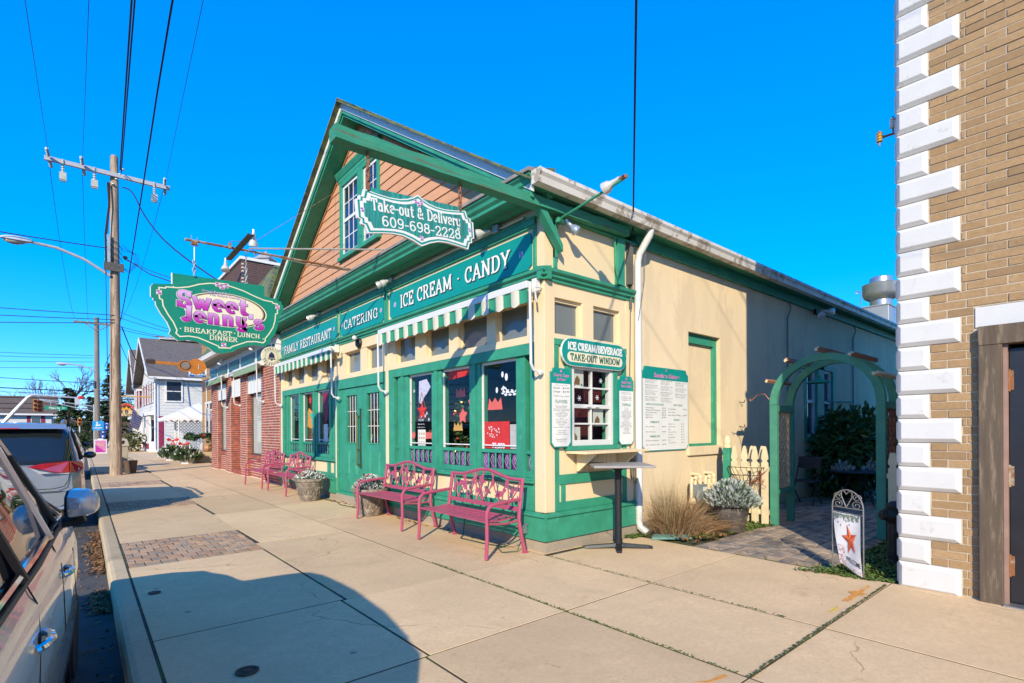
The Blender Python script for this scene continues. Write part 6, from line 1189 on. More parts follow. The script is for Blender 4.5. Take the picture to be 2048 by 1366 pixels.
b = MB(); b.box(FX-.05, -9, 6.6, 16.6, 1.4, 6.72); BP('coping', b, WHITE)
b = MB(); b.box(FX+.45, 1.3525, -.2, 16.5, 1.36, 6.5); BP('bounce_face', b, QUO)  # unseen white facing added to bounce light onto the opposite alley wall
CH = .2168/3
qb = {}
for i in range(30):
    z0 = .0122+.2168*i-(.03 if i == 0 else 0); z1 = .0122+.2168*(i+1); long = i % 2 == 0; w = .437 if long else .223; g_ = .003; c_ = .034; y0 = 1.36-w+rr(-.003, .003); y1 = 1.362; x0 = FX-.042; x1 = FX+(.223 if long else .437)
    b = MB()
    # front face pyramid-chamfered, wrapping the corner
    fr = [[(x0, y0+c_+.01, z0+g_+c_), (x0, y1-.0, z0+g_+c_), (x0, y1, z1-g_-c_), (x0, y0+c_+.01, z1-g_-c_)]]
    outer = [(x0+c_*.9, y0+.004, z0+g_), (x0+c_*.9, y1+.012, z0+g_), (x0+c_*.9, y1+.012, z1-g_), (x0+c_*.9, y0+.004, z1-g_)]
    inner = [(x0, y0+.004+c_, z0+g_+c_), (x0, y1-.02, z0+g_+c_), (x0, y1-.02, z1-g_-c_), (x0, y0+.004+c_, z1-g_-c_)]
    back = [(FX+.02, p[1], p[2]) for p in outer]
    b.rings([inner, outer, back], True, True); 
    so = [(x1, y1+.012, z0+g_), (FX+.0205, y1+.012, z0+g_), (FX+.0205, y1+.012, z1-g_), (x1, y1+.012, z1-g_)]
    si = [(x1-c_, y1+.012+c_*.8, z0+g_+c_), (FX+.02+c_, y1+.012+c_*.8, z0+g_+c_), (FX+.02+c_, y1+.012+c_*.8, z1-g_-c_), (x1-c_, y1+.012+c_*.8, z1-g_-c_)]
    b.rings([si, so, [(p[0], 1.345, p[2]) for p in so]], True, True)
    BP('quoin_block', b, QUO, bevel=.004)
pbk = MB(); pbk.cham(-.006, -.5, -.5, .1, .5, .5, 0, .004); bk0 = pbk.build('brick', TANB, None, local=True); COL.objects.unlink(bk0)
far = MB(); n = 0; Lb = .258
for r in range(108):
    z0 = .0122+CH*r; z1 = z0+CH; qi = r//3; long = qi % 2 == 0; ye = 1.36-(.437 if long else .223)-.004
    if r == 0 or z1 < 5.7: pass
    y = 1.36-(.223+.004)-([.118, .246, .118][r % 3] if not long else [.246, .118, .246][r % 3])-.0
    bounds = [ye]; yy = y
    while yy > ye-.03: yy -= Lb
    while yy > -2.6: bounds.append(yy); yy -= Lb
    for a, c_ in zip(bounds, bounds[1:]):
        hi, lo = a, c_
        if z0 < 2.44 and lo < .815:
            if hi < .85 and hi > -.4: continue
            if lo > -.4: lo = .815
            if hi <= lo+.03: continue
        if 2.28 < z0+.03 < 2.46 and lo < .835 and hi > -.4: lo = max(lo, .838)
        if hi-lo < .03: continue
        d = rr(-.004, .004)
        if z1 < 5.6 and lo > .28 and n < 298:
            inst(bk0, BB, (FX+d, (hi+lo)/2, (z0+z1)/2), 0, (1, hi-lo-.011, CH-.0105)); n += 1
        elif z1 < 6.55: far.cham(FX-.006+d, lo+.0055, z0+.005, FX+.05, hi-.0055, z1-.0055, 0, .004)
far.build('brick', TANB, BB, kind='stuff')
b = MB(); b.box(FX-.012, -.35, 2.285, FX+.2, .832, 2.455); BP('lintel', b, QUO, bevel=.004)
b = MB(); b.box(FX-.075, -.35, 2.125, FX+.2, .808, 2.284); BP('door_header', b, WOODG, bevel=.006)
b = MB(); b.box(FX-.07, .66, -.02, FX+.2, .806, 2.1245); BP('door_post', b, WOODG, bevel=.006)
b = MB(); b.box(FX-.07, -.35, -.02, FX+.2, -.22, 2.1245); BP('door_post', b, WOODG, bevel=.006)
b = MB(); b.box(FX-.03, .632, 0, FX+.2, .659, 2.1244); BP('door_stop', b, pm('dusty pink edge', (.32, .2, .16), .8))
d = MB(); d.box(FX+.02, -.22, .02, FX+.07, .628, 2.09); DOORM = pm('black door', (.022, .022, .026), .35, var=.3, scale=3, fine=50, bmp=.05, wear=(.06, .055, .05), wearamt=.6, wscale=16); dd = BP('door', d, DOORM, bevel=.004)
for z in (.32, 1.05, 1.83): b = MB(); b.tube([(FX+.01, .63, z-.09), (FX+.01, .63, z+.09)], .012, 8); b.box(FX+.005, .60, z-.08, FX+.0195, .628, z+.08); b.build('hinge', PIPE, BB)
b = MB(); b.box(FX-.1, -.22, -.02, FX+.2, .66, .012); BP('threshold', b, CHG)
c = thing('wire_insulator', 'pair of rusty wire brackets with white and amber spool insulators on the brick corner', 'insulator', (6.0, 1.38, 4.25)); INSW = pm('porcelain', (.66, .62, .55), .25, bmp=0)
for y, z, mt in ((1.55, 4.27, pm('amber porcelain', (.6, .36, .08), .25, bmp=0)), (1.44, 4.36, INSW)):
    b = MB(); b.lathe([(.01, -.05), (.03, -.045), (.018, -.03), (.03, -.018), (.018, -.004), (.03, .008), (.018, .02), (.03, .034), (.01, .042)], (6.0, y, z), 10); b.build('spool', mt, c, smooth=True)
    b = MB(); b.tube([(6.02, 1.36, z-.01), (6.0, y, z-.01)], .012, 5); b.tube([(6.0, y, z-.09), (6.0, y, z+.06)], .008, 5); b.build('bracket', PIPE, c)
# ================================================================ parked cars
def carpaint(name, c, metal=.75, rough=.2):
    if name in MC: return MC[name]
    m, nt, b = NT(name); v = coords(nt, kind='Object'); n = noise(nt, v, 900, 1); n2 = noise(nt, v, 3, 3)
    nt.links.new(mix(nt, ramp(nt, n, [(.4, 0), (.6, 1)]), sh(c, .9), sh(c, 1.12)), b.inputs['Base Color'])
    nt.links.new(ramp(nt, n2, [(.3, rough*.8), (.7, rough*1.25)]), b.inputs['Roughness']); b.inputs['Metallic'].default_value = metal; b.inputs['Coat Weight'].default_value = 1; b.inputs['Coat Roughness'].default_value = .03
    MC[name] = m; return m
SILVER = carpaint('champagne silver paint', (.62, .595, .56), .4, .28); VANP = carpaint('silver paint', (.36, .365, .37), .5, .32); DARKP = carpaint('dark grey paint', (.035, .04, .045), .5)
CGLASS = pm('tinted car glass', (.012, .016, .017), .02, var=.05, bmp=0, spec=.9); RUB = pm('black trim rubber', (.018, .018, .019), .45, var=.2, bmp=0); CHRM = pm('chrome', (.72, .72, .72), .06, 1, var=.02, bmp=0); TYRE = pm('tyre rubber', (.022, .022, .022), .85, var=.2, bmp=.2, kind='Object'); ALLOY = pm('alloy wheel', (.5, .5, .5), .3, .8, var=.1, bmp=0); LAMPR = pm('red lamp lens', (.42, .006, .01), .08, var=.3, scale=14, fine=40, bmp=0, spec=.8, coat=1, kind='Object'); LAMPC = pm('clear lamp lens', (.62, .62, .6), .08, .3, var=.2, scale=30, bmp=0, coat=1, kind='Object')
SEAM = pm('panel gap', (.012, .012, .012), .7, bmp=0)
def spl(tab, y):
    """smooth interpolation of rows (y, a, b, c ...) at y"""
    if y <= tab[0][0]: return tab[0][1:]
    for p, q in zip(tab, tab[1:]):
        if y <= q[0]:
            t = (y-p[0])/(q[0]-p[0]); t = t*t*(3-2*t)*.5+t*.5; return tuple(a+(b_-a)*t for a, b_ in zip(p[1:], q[1:]))
    return tab[-1][1:]
def car(name, label, cat, loc, rz, paint, body, house, wheels, pillars, L0, L1, roofpaint=None):
    """local +y is forward, +x the kerb side, z up from the road. body rows: y, half width at sill, widest, shoulder half width, shoulder z, top half width, top z, underside z
       house rows: y, belt half width, belt z, rail half width, rail z, roof z"""
    c = thing(name, label, cat, loc, rz)
    b = MB(); N = 44; rs = []
    for i in range(N+1):
        y = L0+(L1-L0)*i/N; ws, ww, wsh, zsh, wt, zt, zb = spl(body, y)
        half = [(0, zb), (ws*.9, zb), (ws, zb+.06), (ww*.985, zb+.18), (ww, zb+(zsh-zb)*.42), (ww*.992, zb+(zsh-zb)*.62), (ww*.985, zb+(zsh-zb)*.80), (wsh+(ww-wsh)*.45, zsh-.035), (wsh, zsh), (wt, zt-.01), (wt*.75, zt+.004), (wt*.35, zt+.012), (0, zt+.014)]
        rs.append([(x, y, z) for x, z in half]+[(-x, y, z) for x, z in half[1:-1][::-1]])
    b.rings(rs, True, True); b.build('body', paint, c, smooth=True, local=True)
    H = MB(); M_ = 30; y0, y1 = house[0][0], house[-1][0]; rs = []
    for i in range(M_+1):
        y = y0+(y1-y0)*i/M_; wb, zb, wr, zr, zf = spl(house, y)
        half = [(wb, zb-.03), (wb+(wr-wb)*.3, zb+(zr-zb)*.33), (wb+(wr-wb)*.66, zb+(zr-zb)*.68), (wr, zr), (wr*.93, zr+(zf-zr)*.55), (wr*.7, zr+(zf-zr)*.85), (wr*.35, zf-.004), (0, zf)]
        rs.append([(x, y, z) for x, z in half]+[(-x, y, z) for x, z in half[:-1][::-1]])
    n = len(rs[0]); H.rings(rs, False, False, 0)
    H.face(rs[0], 1); H.face(rs[-1], 1)
    k = 0; roof_y = [r[0] for r in house if r[5]-r[2] > .3]; ya, yb = min(roof_y), max(roof_y)
    for f in range(M_*(n-1)):
        i, j = divmod(f, n-1); ym = y0+(y1-y0)*(i+.5)/M_
        side_ = j < 3 or j >= n-4
        H.mi[f] = 1 if side_ or ym > yb or ym < ya else 0
    H.build('cabin', [roofpaint or paint, CGLASS], c, smooth=True, local=True)
    for (ypts, w_, mt, nm) in pillars:
        for s_ in (-1, 1):
            b = MB(); pts = []
            for (y, f) in ypts:
                wb, zb, wr, zr, zf = spl(house, y); x = wb+(wr-wb)*f; z = zb+(zr-zb)*f; pts.append((s_*(x+.004), y, z))
            b.tube(pts, w_, 6, rad=None); b.xf(lambda x, y, z: (x, y, z)); b.build(nm, mt, c, smooth=True, local=True)
    for (y, r_, tr) in wheels:
        for s_ in (-1, 1):
            b = MB(); b.lathe([(r_*.62, -.10), (r_*.95, -.11), (r_, -.08), (r_, .08), (r_*.95, .11), (r_*.62, .10)], (s_*tr, y, r_), 24, ax=0); w = b.build('wheel', TYRE, c, smooth=True, local=True)
            b = MB(); b.lathe([(0, .085), (r_*.2, .085), (r_*.6, .075), (r_*.64, .10), (r_*.64, -.09), (0, -.09)], (s_*tr, y, r_), 20, ax=0); b.build('rim', ALLOY, w, smooth=True, local=True)
            b = MB(); b.lathe([(r_*1.16, -.05), (r_*1.16, .02), (r_*1.02, .02)], (s_*(tr+.075), y, r_+.01), 24, ax=0, caps=False); b.build('wheel_arch', RUB, c, local=True)
    return c
# ---- the near silver SUV: rear at y=-2.4, front at y=2.45
body = [(-2.42, .70, .80, .72, .95, .70, .98, .40), (-2.25, .82, .91, .84, 1.0, .82, 1.06, .30), (-1.6, .86, .955, .905, 1.07, .885, 1.12, .24), (-.4, .87, .965, .915, 1.055, .90, 1.10, .24), (.6, .87, .965, .915, 1.045, .90, 1.09, .24), (1.1, .86, .96, .905, 1.03, .87, 1.09, .24), (1.6, .85, .955, .89, 1.0, .82, 1.05, .26), (2.1, .80, .90, .82, .93, .74, .98, .28), (2.35, .66, .76, .66, .86, .58, .90, .32), (2.45, .5, .58, .5, .80, .44, .82, .38)]
house = [(-2.3, .80, 1.05, .76, 1.12, 1.14), (-1.95, .86, 1.12, .70, 1.58, 1.66), (-1.4, .885, 1.125, .70, 1.66, 1.74), (-.4, .90, 1.115, .70, 1.68, 1.765), (.15, .90, 1.11, .685, 1.655, 1.735), (.42, .90, 1.105, .675, 1.61, 1.68), (1.25, .875, 1.10, .80, 1.115, 1.13)]
SUV = car('parked_suv', 'near silver SUV at the lower left with chrome door handles and tinted windows', 'SUV', (-.99, 3.08, -.15), -.047, SILVER, body, house, [(-1.55, .37, .83), (1.42, .37, .83)], [([(1.22, .0), (.85, .45), (.42, .97), (.1, .99), (-.5, 1.0), (-1.2, 1.0), (-1.7, .97)], .015, RUB, 'window_trim'), ([(1.05, .02), (.84, .3), (.47, .85), (.3, .95), (-.3, .955), (-1.2, .95)], .014, SILVER, 'door_frame'), ([(.20, .0), (.15, .5), (.09, .97)], .013, RUB, 'door_pillar'), ([(.155, .0), (.105, .5), (.045, .97)], .017, SILVER, 'door_pillar'), ([(-.72, .0), (-.8, .5), (-.92, .97)], .02, RUB, 'door_pillar'), ([(.62, .0), (.55, .4), (.5, .8)], .014, RUB, 'quarter_post'), ([(1.15, .03), (.6, .03), (-.4, .03), (-1.4, .03), (-1.9, .04)], .014, CHRM, 'belt_molding'), ([(1.2, -.03), (.6, -.03), (-.4, -.03), (-1.6, -.03)], .012, RUB, 'belt_seal')], -2.42, 2.45)
def sidex(y, z, body=body):
    ws, ww, wsh, zsh, wt, zt, zb = spl(body, y); tb_ = [(zb+.06, ws), (zb+.18, ww*.985), (zb+(zsh-zb)*.42, ww), (zb+(zsh-zb)*.62, ww*.992), (zb+(zsh-zb)*.80, ww*.985), (zsh-.035, wsh+(ww-wsh)*.45), (zsh, wsh), (zt, wt)]
    for p, q in zip(tb_, tb_[1:]):
        if z <= q[0]: t = max(0, (z-p[0])/(q[0]-p[0])); return p[1]+(q[1]-p[1])*t
    return tb_[-1][1]
def seam(b, pts, r=.0025):
    b.tube([(sidex(y, z)+.0005, y, z) for y, z in pts], r, 5)
b = MB()
seam(b, [(.22, 1.09), (.2, .98), (.16, .85), (.13, .7), (.12, .4), (.14, .3)]); seam(b, [(1.02, 1.06), (1.06, .9), (1.05, .6), (1.0, .35), (.95, .3)]); seam(b, [(-.66, 1.095), (-.68, 1.03), (-.74, .93), (-.86, .8), (-.98, .65), (-1.02, .5), (-1.03, .32)]); b.build('door_seam', SEAM, SUV, local=True, kind='stuff')
for y in (.30, -.76):
    z = .925; x = sidex(y, z); h = MB()
    h.tube([(x-.005+.034*math.sin(PI*k/10)**.6, y-.1+.02*k, z+.004*math.sin(PI*k/10)) for k in range(11)], .014, 8); hd = h.build('door_handle', CHRM, SUV, smooth=True, local=True)
    h = MB(); h.ball((x-.012, y, z), .06, 8, sc=(.25, 1.25, .6)); h.build('handle_recess', SEAM, SUV, smooth=True, local=True)
FA = R(-104)
def fold(x, y, z):
    px, py = .985, .99; dx, dy = x-px, y-py; dx *= .66; dy *= .8; z = 1.185+(z-1.145)*.88; return (px+.02+dx*math.cos(FA)-dy*math.sin(FA), py+dx*math.sin(FA)+dy*math.cos(FA), z)
mh = MB(); mx, my, mz = 1.085, .98, 1.145
mh.rings([[(mx+dx*k, my+dy, mz+dz*k2) for dx, dz in ((-.12, -.075), (0, -.09), (.09, -.08), (.12, -.03), (.115, .05), (.06, .09), (-.06, .095), (-.12, .06))] for dy, k, k2 in ((-.05, 1, 1), (-.02, 1.02, 1.02), (.04, .96, .96), (.09, .7, .75), (.11, .35, .4))], True, True); mh.xf(fold); mir = mh.build('mirror', SILVER, SUV, smooth=True, local=True, bevel=.006)
q = MB(); q.rings([[(mx+dx*k, my-.0505-d, mz+dz*k) for dx, dz in ((-.12, -.075), (0, -.09), (.09, -.08), (.12, -.03), (.115, .05), (.06, .09), (-.06, .095), (-.12, .06))] for d, k in ((0, .99), (.012, .97))], True, True); q.xf(fold); q.build('bezel', RUB, mir, local=True)
q = MB(); q.face([(mx+dx*.85, my-.064, mz+dz*.85) for dx, dz in ((-.12, -.075), (0, -.09), (.09, -.08), (.12, -.03), (.115, .05), (.06, .09), (-.06, .095), (-.12, .06))]); q.xf(fold); q.build('mirror_glass', pm('dark mirror glass', (.02, .022, .025), .05, .0, bmp=0, spec=.6), mir, local=True)
q = MB(); q.rings([[(mx+.03, my+.088+e, mz-.03), (mx+.118, my+.02+e, mz-.028), (mx+.118, my+.02+e, mz+.012), (mx+.03, my+.083+e, mz+.015)] for e in (0, .008)], True, True); q.box(mx+.1205, my-.035, mz-.03, mx+.1265, my+.03, mz+.012); q.xf(fold); q.build('turn_signal', LAMPC, mir, local=True, bevel=.003)
q = MB(); q.tube([(.89, 1.0, 1.07), (.96, .985, 1.085), (1.0, .98, 1.10)], .035, 8); q.build('mirror_arm', RUB, mir, smooth=True, local=True)
for s_ in (-1, 1):
    q = MB(); q.tube([(s_*.62, -1.7, 1.655), (s_*.63, -1.3, 1.70), (s_*.63, -.4, 1.715), (s_*.61, .05, 1.69)], .018, 6); q.build('roof_rail', CHRM, SUV, smooth=True, local=True)
q = MB(); q.box(-.5, -2.46, .62, .5, -2.41, .74); q.build('rear_bumper_trim', RUB, SUV, local=True)
# ---- the silver minivan ahead: rear at y=-2.6
vbody = [(-2.67, .60, .68, .60, .98, .58, 1.04, .46), (-2.62, .76, .84, .77, 1.0, .75, 1.06, .42), (-2.5, .86, .95, .90, 1.05, .88, 1.10, .34), (-2.0, .90, 1.0, .96, 1.08, .94, 1.13, .26), (0, .91, 1.005, .965, 1.05, .945, 1.10, .24), (1.2, .90, 1.0, .95, 1.03, .92, 1.08, .24), (1.9, .86, .97, .90, .98, .80, 1.02, .26), (2.35, .70, .82, .74, .84, .66, .88, .3), (2.55, .5, .6, .5, .72, .44, .76, .36)]
vhouse = [(-2.56, .80, 1.06, .76, 1.15, 1.17), (-2.48, .88, 1.07, .80, 1.3, 1.36), (-2.30, .92, 1.09, .78, 1.58, 1.68), (-2.05, .93, 1.10, .78, 1.66, 1.755), (-.6, .945, 1.09, .77, 1.69, 1.785), (.45, .945, 1.085, .75, 1.64, 1.735), (.8, .94, 1.08, .73, 1.56, 1.65), (1.85, .90, 1.05, .82, 1.065, 1.08)]
VAN = car('parked_minivan', 'silver minivan parked ahead of the SUV showing its red right taillight and dark rear window', 'minivan', (-.80, 13.6, -.15), -.012, VANP, vbody, vhouse, [(-1.55, .36, .87), (1.5, .36, .87)], [([(1.75, .0), (.85, .97), (-.6, 1.0), (-2.2, .98), (-2.4, .1)], .02, VANP, 'window_trim'), ([(-.9, 0), (-.92, .97)], .03, RUB, 'door_pillar'), ([(.35, 0), (.3, .97)], .03, RUB, 'door_pillar')], -2.62, 2.55)
def ry(x): return spl([(.0, -2.675), (.6, -2.675), (.72, -2.655), (.84, -2.615), (.95, -2.49), (1.0, -2.2)], x)[0]
for s_ in (-1, 1):
    b = MB(); pr = [(.30, 1.06), (.36, 1.085), (.5, 1.115), (.66, 1.13), (.80, 1.135), (.80, .955), (.70, .955), (.60, .97), (.48, 1.015)]
    b.rings([[(s_*x, ry(x)-.012, z) for x, z in pr], [(s_*x, ry(x)+.12, z) for x, z in pr]], True, True); b.build('taillight', LAMPR, VAN, local=True, bevel=.008)
    b = MB(); pr = [(.805, 1.135), (.88, 1.135), (.94, 1.125), (.965, 1.10), (.97, 1.0), (.94, .955), (.88, .95), (.805, .955)]
    b.rings([[(s_*(x+.006), ry(x)-.012, z) for x, z in pr], [(s_*(x-.06), ry(x)+.12, z) for x, z in pr]], True, True); b.build('taillight', LAMPR, VAN, local=True, bevel=.008)
    b = MB(); pr = [(.32, 1.06), (.45, 1.0), (.60, .958), (.80, .952), (.80, .935), (.45, .95)]; b.rings([[(s_*x, ry(x)-.01, z) for x, z in pr], [(s_*x, ry(x)+.1, z) for x, z in pr]], True, True); b.build('reverse_lamp', LAMPC, VAN, local=True)
b = MB(); b.tube([(.803, ry(.8)-.004, .95), (.79, ry(.79)-.004, .84), (.74, ry(.74)-.004, .74), (.6, ry(.6)-.004, .71), (-.6, ry(.6)-.004, .71), (-.79, ry(.79)-.004, .84)], .006, 5); b.build('hatch_seam', SEAM, VAN, local=True, kind='stuff')
b = MB(); b.rings([[(x, ry(abs(x))-.02, z) for x, z in ((-.95, .42), (-.84, .38), (-.6, .36), (.6, .36), (.84, .38), (.95, .42), (.95, .62), (.84, .66), (.6, .68), (-.6, .68), (-.84, .66), (-.95, .62))], [(x*.98, ry(abs(x))+.15, z) for x, z in ((-.95, .42), (-.84, .38), (-.6, .36), (.6, .36), (.84, .38), (.95, .42), (.95, .62), (.84, .66), (.6, .68), (-.6, .68), (-.84, .66), (-.95, .62))]], True, True); b.build('bumper', VANP, VAN, local=True, bevel=.04)
b = MB(); b.prism([(-2.42, 1.665), (-2.30, 1.70), (-2.22, 1.735), (-2.24, 1.715), (-2.42, 1.655)], 0, -.76, .76); b.build('spoiler', VANP, VAN, local=True, bevel=.004)
b = MB(); b.box(-.2, -2.435, 1.655, .2, -2.41, 1.672); b.build('brake_light', LAMPR, VAN, local=True)
b = MB(); b.tube([(-.1, -2.555, 1.19), (.35, -2.53, 1.2)], .012, 5); b.build('wiper', RUB, VAN, local=True)
b = MB(); b.prism([(-1.75, 1.78), (-1.6, 1.78), (-1.66, 1.86), (-1.72, 1.865)], 0, -.22, -.17); b.build('antenna_fin', CHROMEW, VAN, local=True, bevel=.008)
for s_ in (-1, 1):
    b = MB(); b.tube([(s_*.70, -2.0, 1.74), (s_*.71, -1.85, 1.80), (s_*.71, -.5, 1.825), (s_*.70, .3, 1.77)], .022, 6); b.build('roof_rail', CHG, VAN, smooth=True, local=True)
    b = MB(); b.ball((s_*1.09, 1.25, 1.10), .1, 8, sc=(1.1, .6, .8)); b.tube([(s_*.93, 1.25, 1.06), (s_*1.03, 1.25, 1.08)], .03, 6); b.build('mirror', DARKP, VAN, smooth=True, local=True)
b = MB(); b.box(-.26, -2.65, .78, .26, -2.62, .90); b.build('number_plate', pm('plate', (.6, .55, .35), .5, bmp=0), VAN, local=True)
# ---- dark SUV farther on
DK = car('parked_suv', 'dark SUV farther up the street beyond the minivan', 'SUV', (-.62, 24.5, -.15), -.01, DARKP, body, house, [(-1.55, .37, .83), (1.42, .37, .83)], [([(1.22, .0), (.42, .97), (-.5, 1.0), (-1.7, .97)], .024, RUB, 'window_trim')], -2.42, 2.45)
for s_ in (-1, 1): b = MB(); b.box(s_*.62, -2.42, .98, s_*.86, -2.2, 1.12); b.build('taillight', LAMPR, DK, local=True, bevel=.02); b = MB(); b.ball((s_*1.05, .95, 1.14), .1, 8, sc=(1.1, .6, .8)); b.build('mirror', DARKP, DK, smooth=True, local=True)
# ================================================================ red brick pillared shop next door
REDB = pm('red brick', (.42, .115, .065), .9, var=.3, scale=9, fine=60, bmp=.5, wear=(.22, .06, .045), wearamt=.95, wscale=7); MORW = pm('pale mortar', (.62, .52, .42), .95, var=.15)
S2 = thing('pillared_shop', 'low shop with red brick pillars, white gutter and green hipped roof beside the restaurant', 'shop', (4.3, 14.6, 0))
def S(nm, b, mat, **k): return b.build(nm, mat, S2, **k)
def brickwork(b, y0, y1, z0, z1, x, nb, ch=.075, side=True):
    r = 0; z = z0
    while z < z1-.02:
        L = (y1-y0)/nb; o = (r % 2)*.5; e = [y0]+[y0+L*(k+1-o) for k in range(nb) if y0+L*(k+1-o) > y0+.02 and y0+L*(k+1-o) < y1-.02]+[y1]
        for a, c in zip(e, e[1:]): b.box(x+rr(-.002, .002), a+.009, z+.008, x+.06, c-.009, min(z1, z+ch)-.008)
        if side: b.box(x+.01, y0-.006, z+.006, x+.3, y0+.05, min(z1, z+ch)-.006)
        z += ch; r += 1
bw = MB(); core = MB()
for (a, c, nb, x) in ((14.6, 16.4, 8, 4.24), (18.05, 18.85, 4, 4.24), (20.25, 20.95, 4, 4.24), (22.4, 23.5, 5, 4.24)):
    brickwork(bw, a, c, .02, 3.36, x, nb); core.box(x+.004, a+.004, -.2, 4.7, c-.004, 3.36)
for (a, c, nb) in ((16.4, 18.05, 8), (20.95, 22.4, 7)):
    brickwork(bw, a, c, .02, .58, 4.36, nb, side=False); core.box(4.364, a, -.2, 4.7, c, .6)
brickwork(bw, 18.85, 20.25, .02, 2.6, 4.62, 7, side=False); core.box(4.624, 18.85, -.2, 4.9, 20.25, 3.3); bw.box(4.3, 18.9, 0, 4.62, 20.2, .14)
S('brickwork', bw, REDB, kind='stuff'); S('pillar_core', core, MORW, kind='stuff')
for (a, c) in ((16.4, 18.05), (20.95, 22.4)):
    b = MB(); n = int((c-a)/.075)
    for k in range(n): b.box(4.30, a+k*.075+.004, .60, 4.5, a+(k+1)*.075-.004, .705)
    S('brick_sill', b, REDB, kind='stuff')
    b = MB(); b.box(4.38, a, .71, 4.46, a+.06, 2.62); b.box(4.38, c-.06, .71, 4.46, c, 2.62); b.box(4.3805, a+.06, .71, 4.46, c-.06, .76); S('window_frame', b, pm('bronze frame', (.12, .10, .08), .5, .3))
    b = MB(); b.face([(4.40, a+.05, .75), (4.40, c-.05, .75), (4.40, c-.05, 2.62), (4.40, a+.05, 2.62)]); S('window', b, GLASS); b = MB(); b.box(4.43, a+.06, .76, 4.45, c-.06, 2.62); S('blind', b, pm('pale blind', (.66, .66, .60), .7, var=.12, scale=2, stretch=(1, 1, 14)))
for (a, c) in ((16.4, 18.05), (18.85, 20.25), (20.95, 22.4)):
    b = MB(); n = 9
    for k in range(n): b.box(4.27+(k % 2)*.012, a+(c-a)*k/n+.002, 2.62, 4.32, a+(c-a)*(k+1)/n-.002, 3.20)
    S('side_flap', b, CHROMEW, kind='stuff')
b = MB(); b.box(4.2, 14.6, 3.36, 4.7, 23.6, 4.0); S('fascia', b, WHITE)
DKG = pm('dark green panel', (.03, .11, .09), .4)
for (a, c) in ((14.9, 16.6), (16.9, 18.5), (18.8, 20.2), (20.5, 22.0), (22.2, 23.4)): b = MB(); b.box(4.18, a, 3.5, 4.1995, c, 3.82); S('fascia_panel', b, DKG)
b = MB(); b.box(3.75, 14.57, 4.0, 4.7, 24.0, 4.03); S('soffit', b, pm('grey soffit', (.30, .31, .30), .8)); b = MB(); b.prism([(3.75, 4.0), (3.63, 4.02), (3.60, 4.15), (3.75, 4.15)], 1, 14.57, 24.05); S('gutter', b, WHITE)
b = MB(); e = [(3.72, 14.57, 4.12), (3.72, 24.05, 4.12), (13, 24.05, 4.12), (13, 14.57, 4.12)]; r1, r2_ = (5.45, 19.3, 7.25), (13, 19.3, 7.25); b.face([e[0], e[1], r1]); b.face([e[1], e[2], r2_, r1]); b.face([e[3], e[0], r1, r2_]); b.face([e[2], e[3], r2_]); b.face([e[3], e[2], e[1], e[0]]); S('roof', b, SHING)
rw = MB()
for k in range(26):
    t = k/26; y = 14.57+(19.3-14.57)*t; z = 4.13+(7.25-4.12)*t; xs_ = 3.72+(5.45-3.72)*t
    rw.box(xs_+.02, y-.01, z-.01, 13, y+.01, z+.022)
S('shingle_course', rw, SHING, kind='stuff')
b = MB(); b.box(4.7, 14.58, -.2, 13, 23.9, 4.0); S('wall', b, MORW)
awning('faded green awning valance over the right window of the pillared shop', 15.98, 18.8, 4.02, 22, [FGRN, FGRN], ztop=3.42, zb=3.36, drop=.16, arms=(16.0, 18.75), armz=2.35, group=None)
awning('faded green awning valance over the far window of the pillared shop', 20.5, 23.3, 4.02, 22, [FGRN, FGRN], ztop=3.42, zb=3.36, drop=.16, arms=(20.55, 23.25), armz=2.35)
for y, lab in ((16.2, 'small white bell lamp under the eave of the pillared shop, nearer one'), (20.4, 'small white bell lamp under the eave of the pillared shop, farther one')):
    b = MB(); bell(b, (4.0, y, 3.98), (-.3, .25, -1), 1.1); b.tube([(4.0, y, 4.0), (4.0, y, 3.95)], .02, 6); tag(b.build('eave_lamp', CHROMEW, smooth=True), lab, 'lamp')
# guitar and ATM signs
gt = thing('guitar_sign', 'orange wooden guitar shaped sign hanging over the sidewalk', 'sign', (2.6, 19.4, 3.5)); GORG = pm('guitar orange', (.50, .17, .02), .4, var=.3, scale=3, fine=25, bmp=.05, wear=(.25, .07, .015), wearamt=.7, wscale=3); GBRN = pm('guitar brown', (.06, .03, .015), .5, bmp=0)
gx0, gz0 = 2.95, 3.54; bo = []
for i in range(40):
    a = 2*PI*i/40; r_ = .30+.045*math.cos(2*a)+.02*math.cos(a); x = .40*math.cos(a); wst = 1-.28*math.exp(-((x+.06)/.11)**2); rz_ = (.27 if x > -.06 else .225)*wst
    bo.append((gx0+x, gz0+rz_*math.sin(a)*1.0))
b = MB(); b.prism([(x, z) for x, z in bo], 1, 19.36, 19.44); b.build('body', GORG, gt)
b = MB(); b.box(1.98, 19.365, 3.58-.04, 2.62, 19.43, 3.58+.05); b.xf(lambda x, y, z: (x, y, z+(2.6-x)*.02)); b.build('neck', GORG, gt)
b = MB(); b.box(1.74, 19.36, 3.55, 1.98, 19.43, 3.67)
for k in range(3): b.box(1.77+k*.07, 19.37, 3.53, 1.80+k*.07, 19.41, 3.69)
b.build('headstock', GBRN, gt)
b = MB(); b.lathe([(0, -.0), (.115, 0), (.115, .004), (0, .004)], (2.77, 19.352, 3.55), 18, ax=1); b.build('sound_hole', pm('guitar hole grey', (.2, .17, .14), .6), gt)
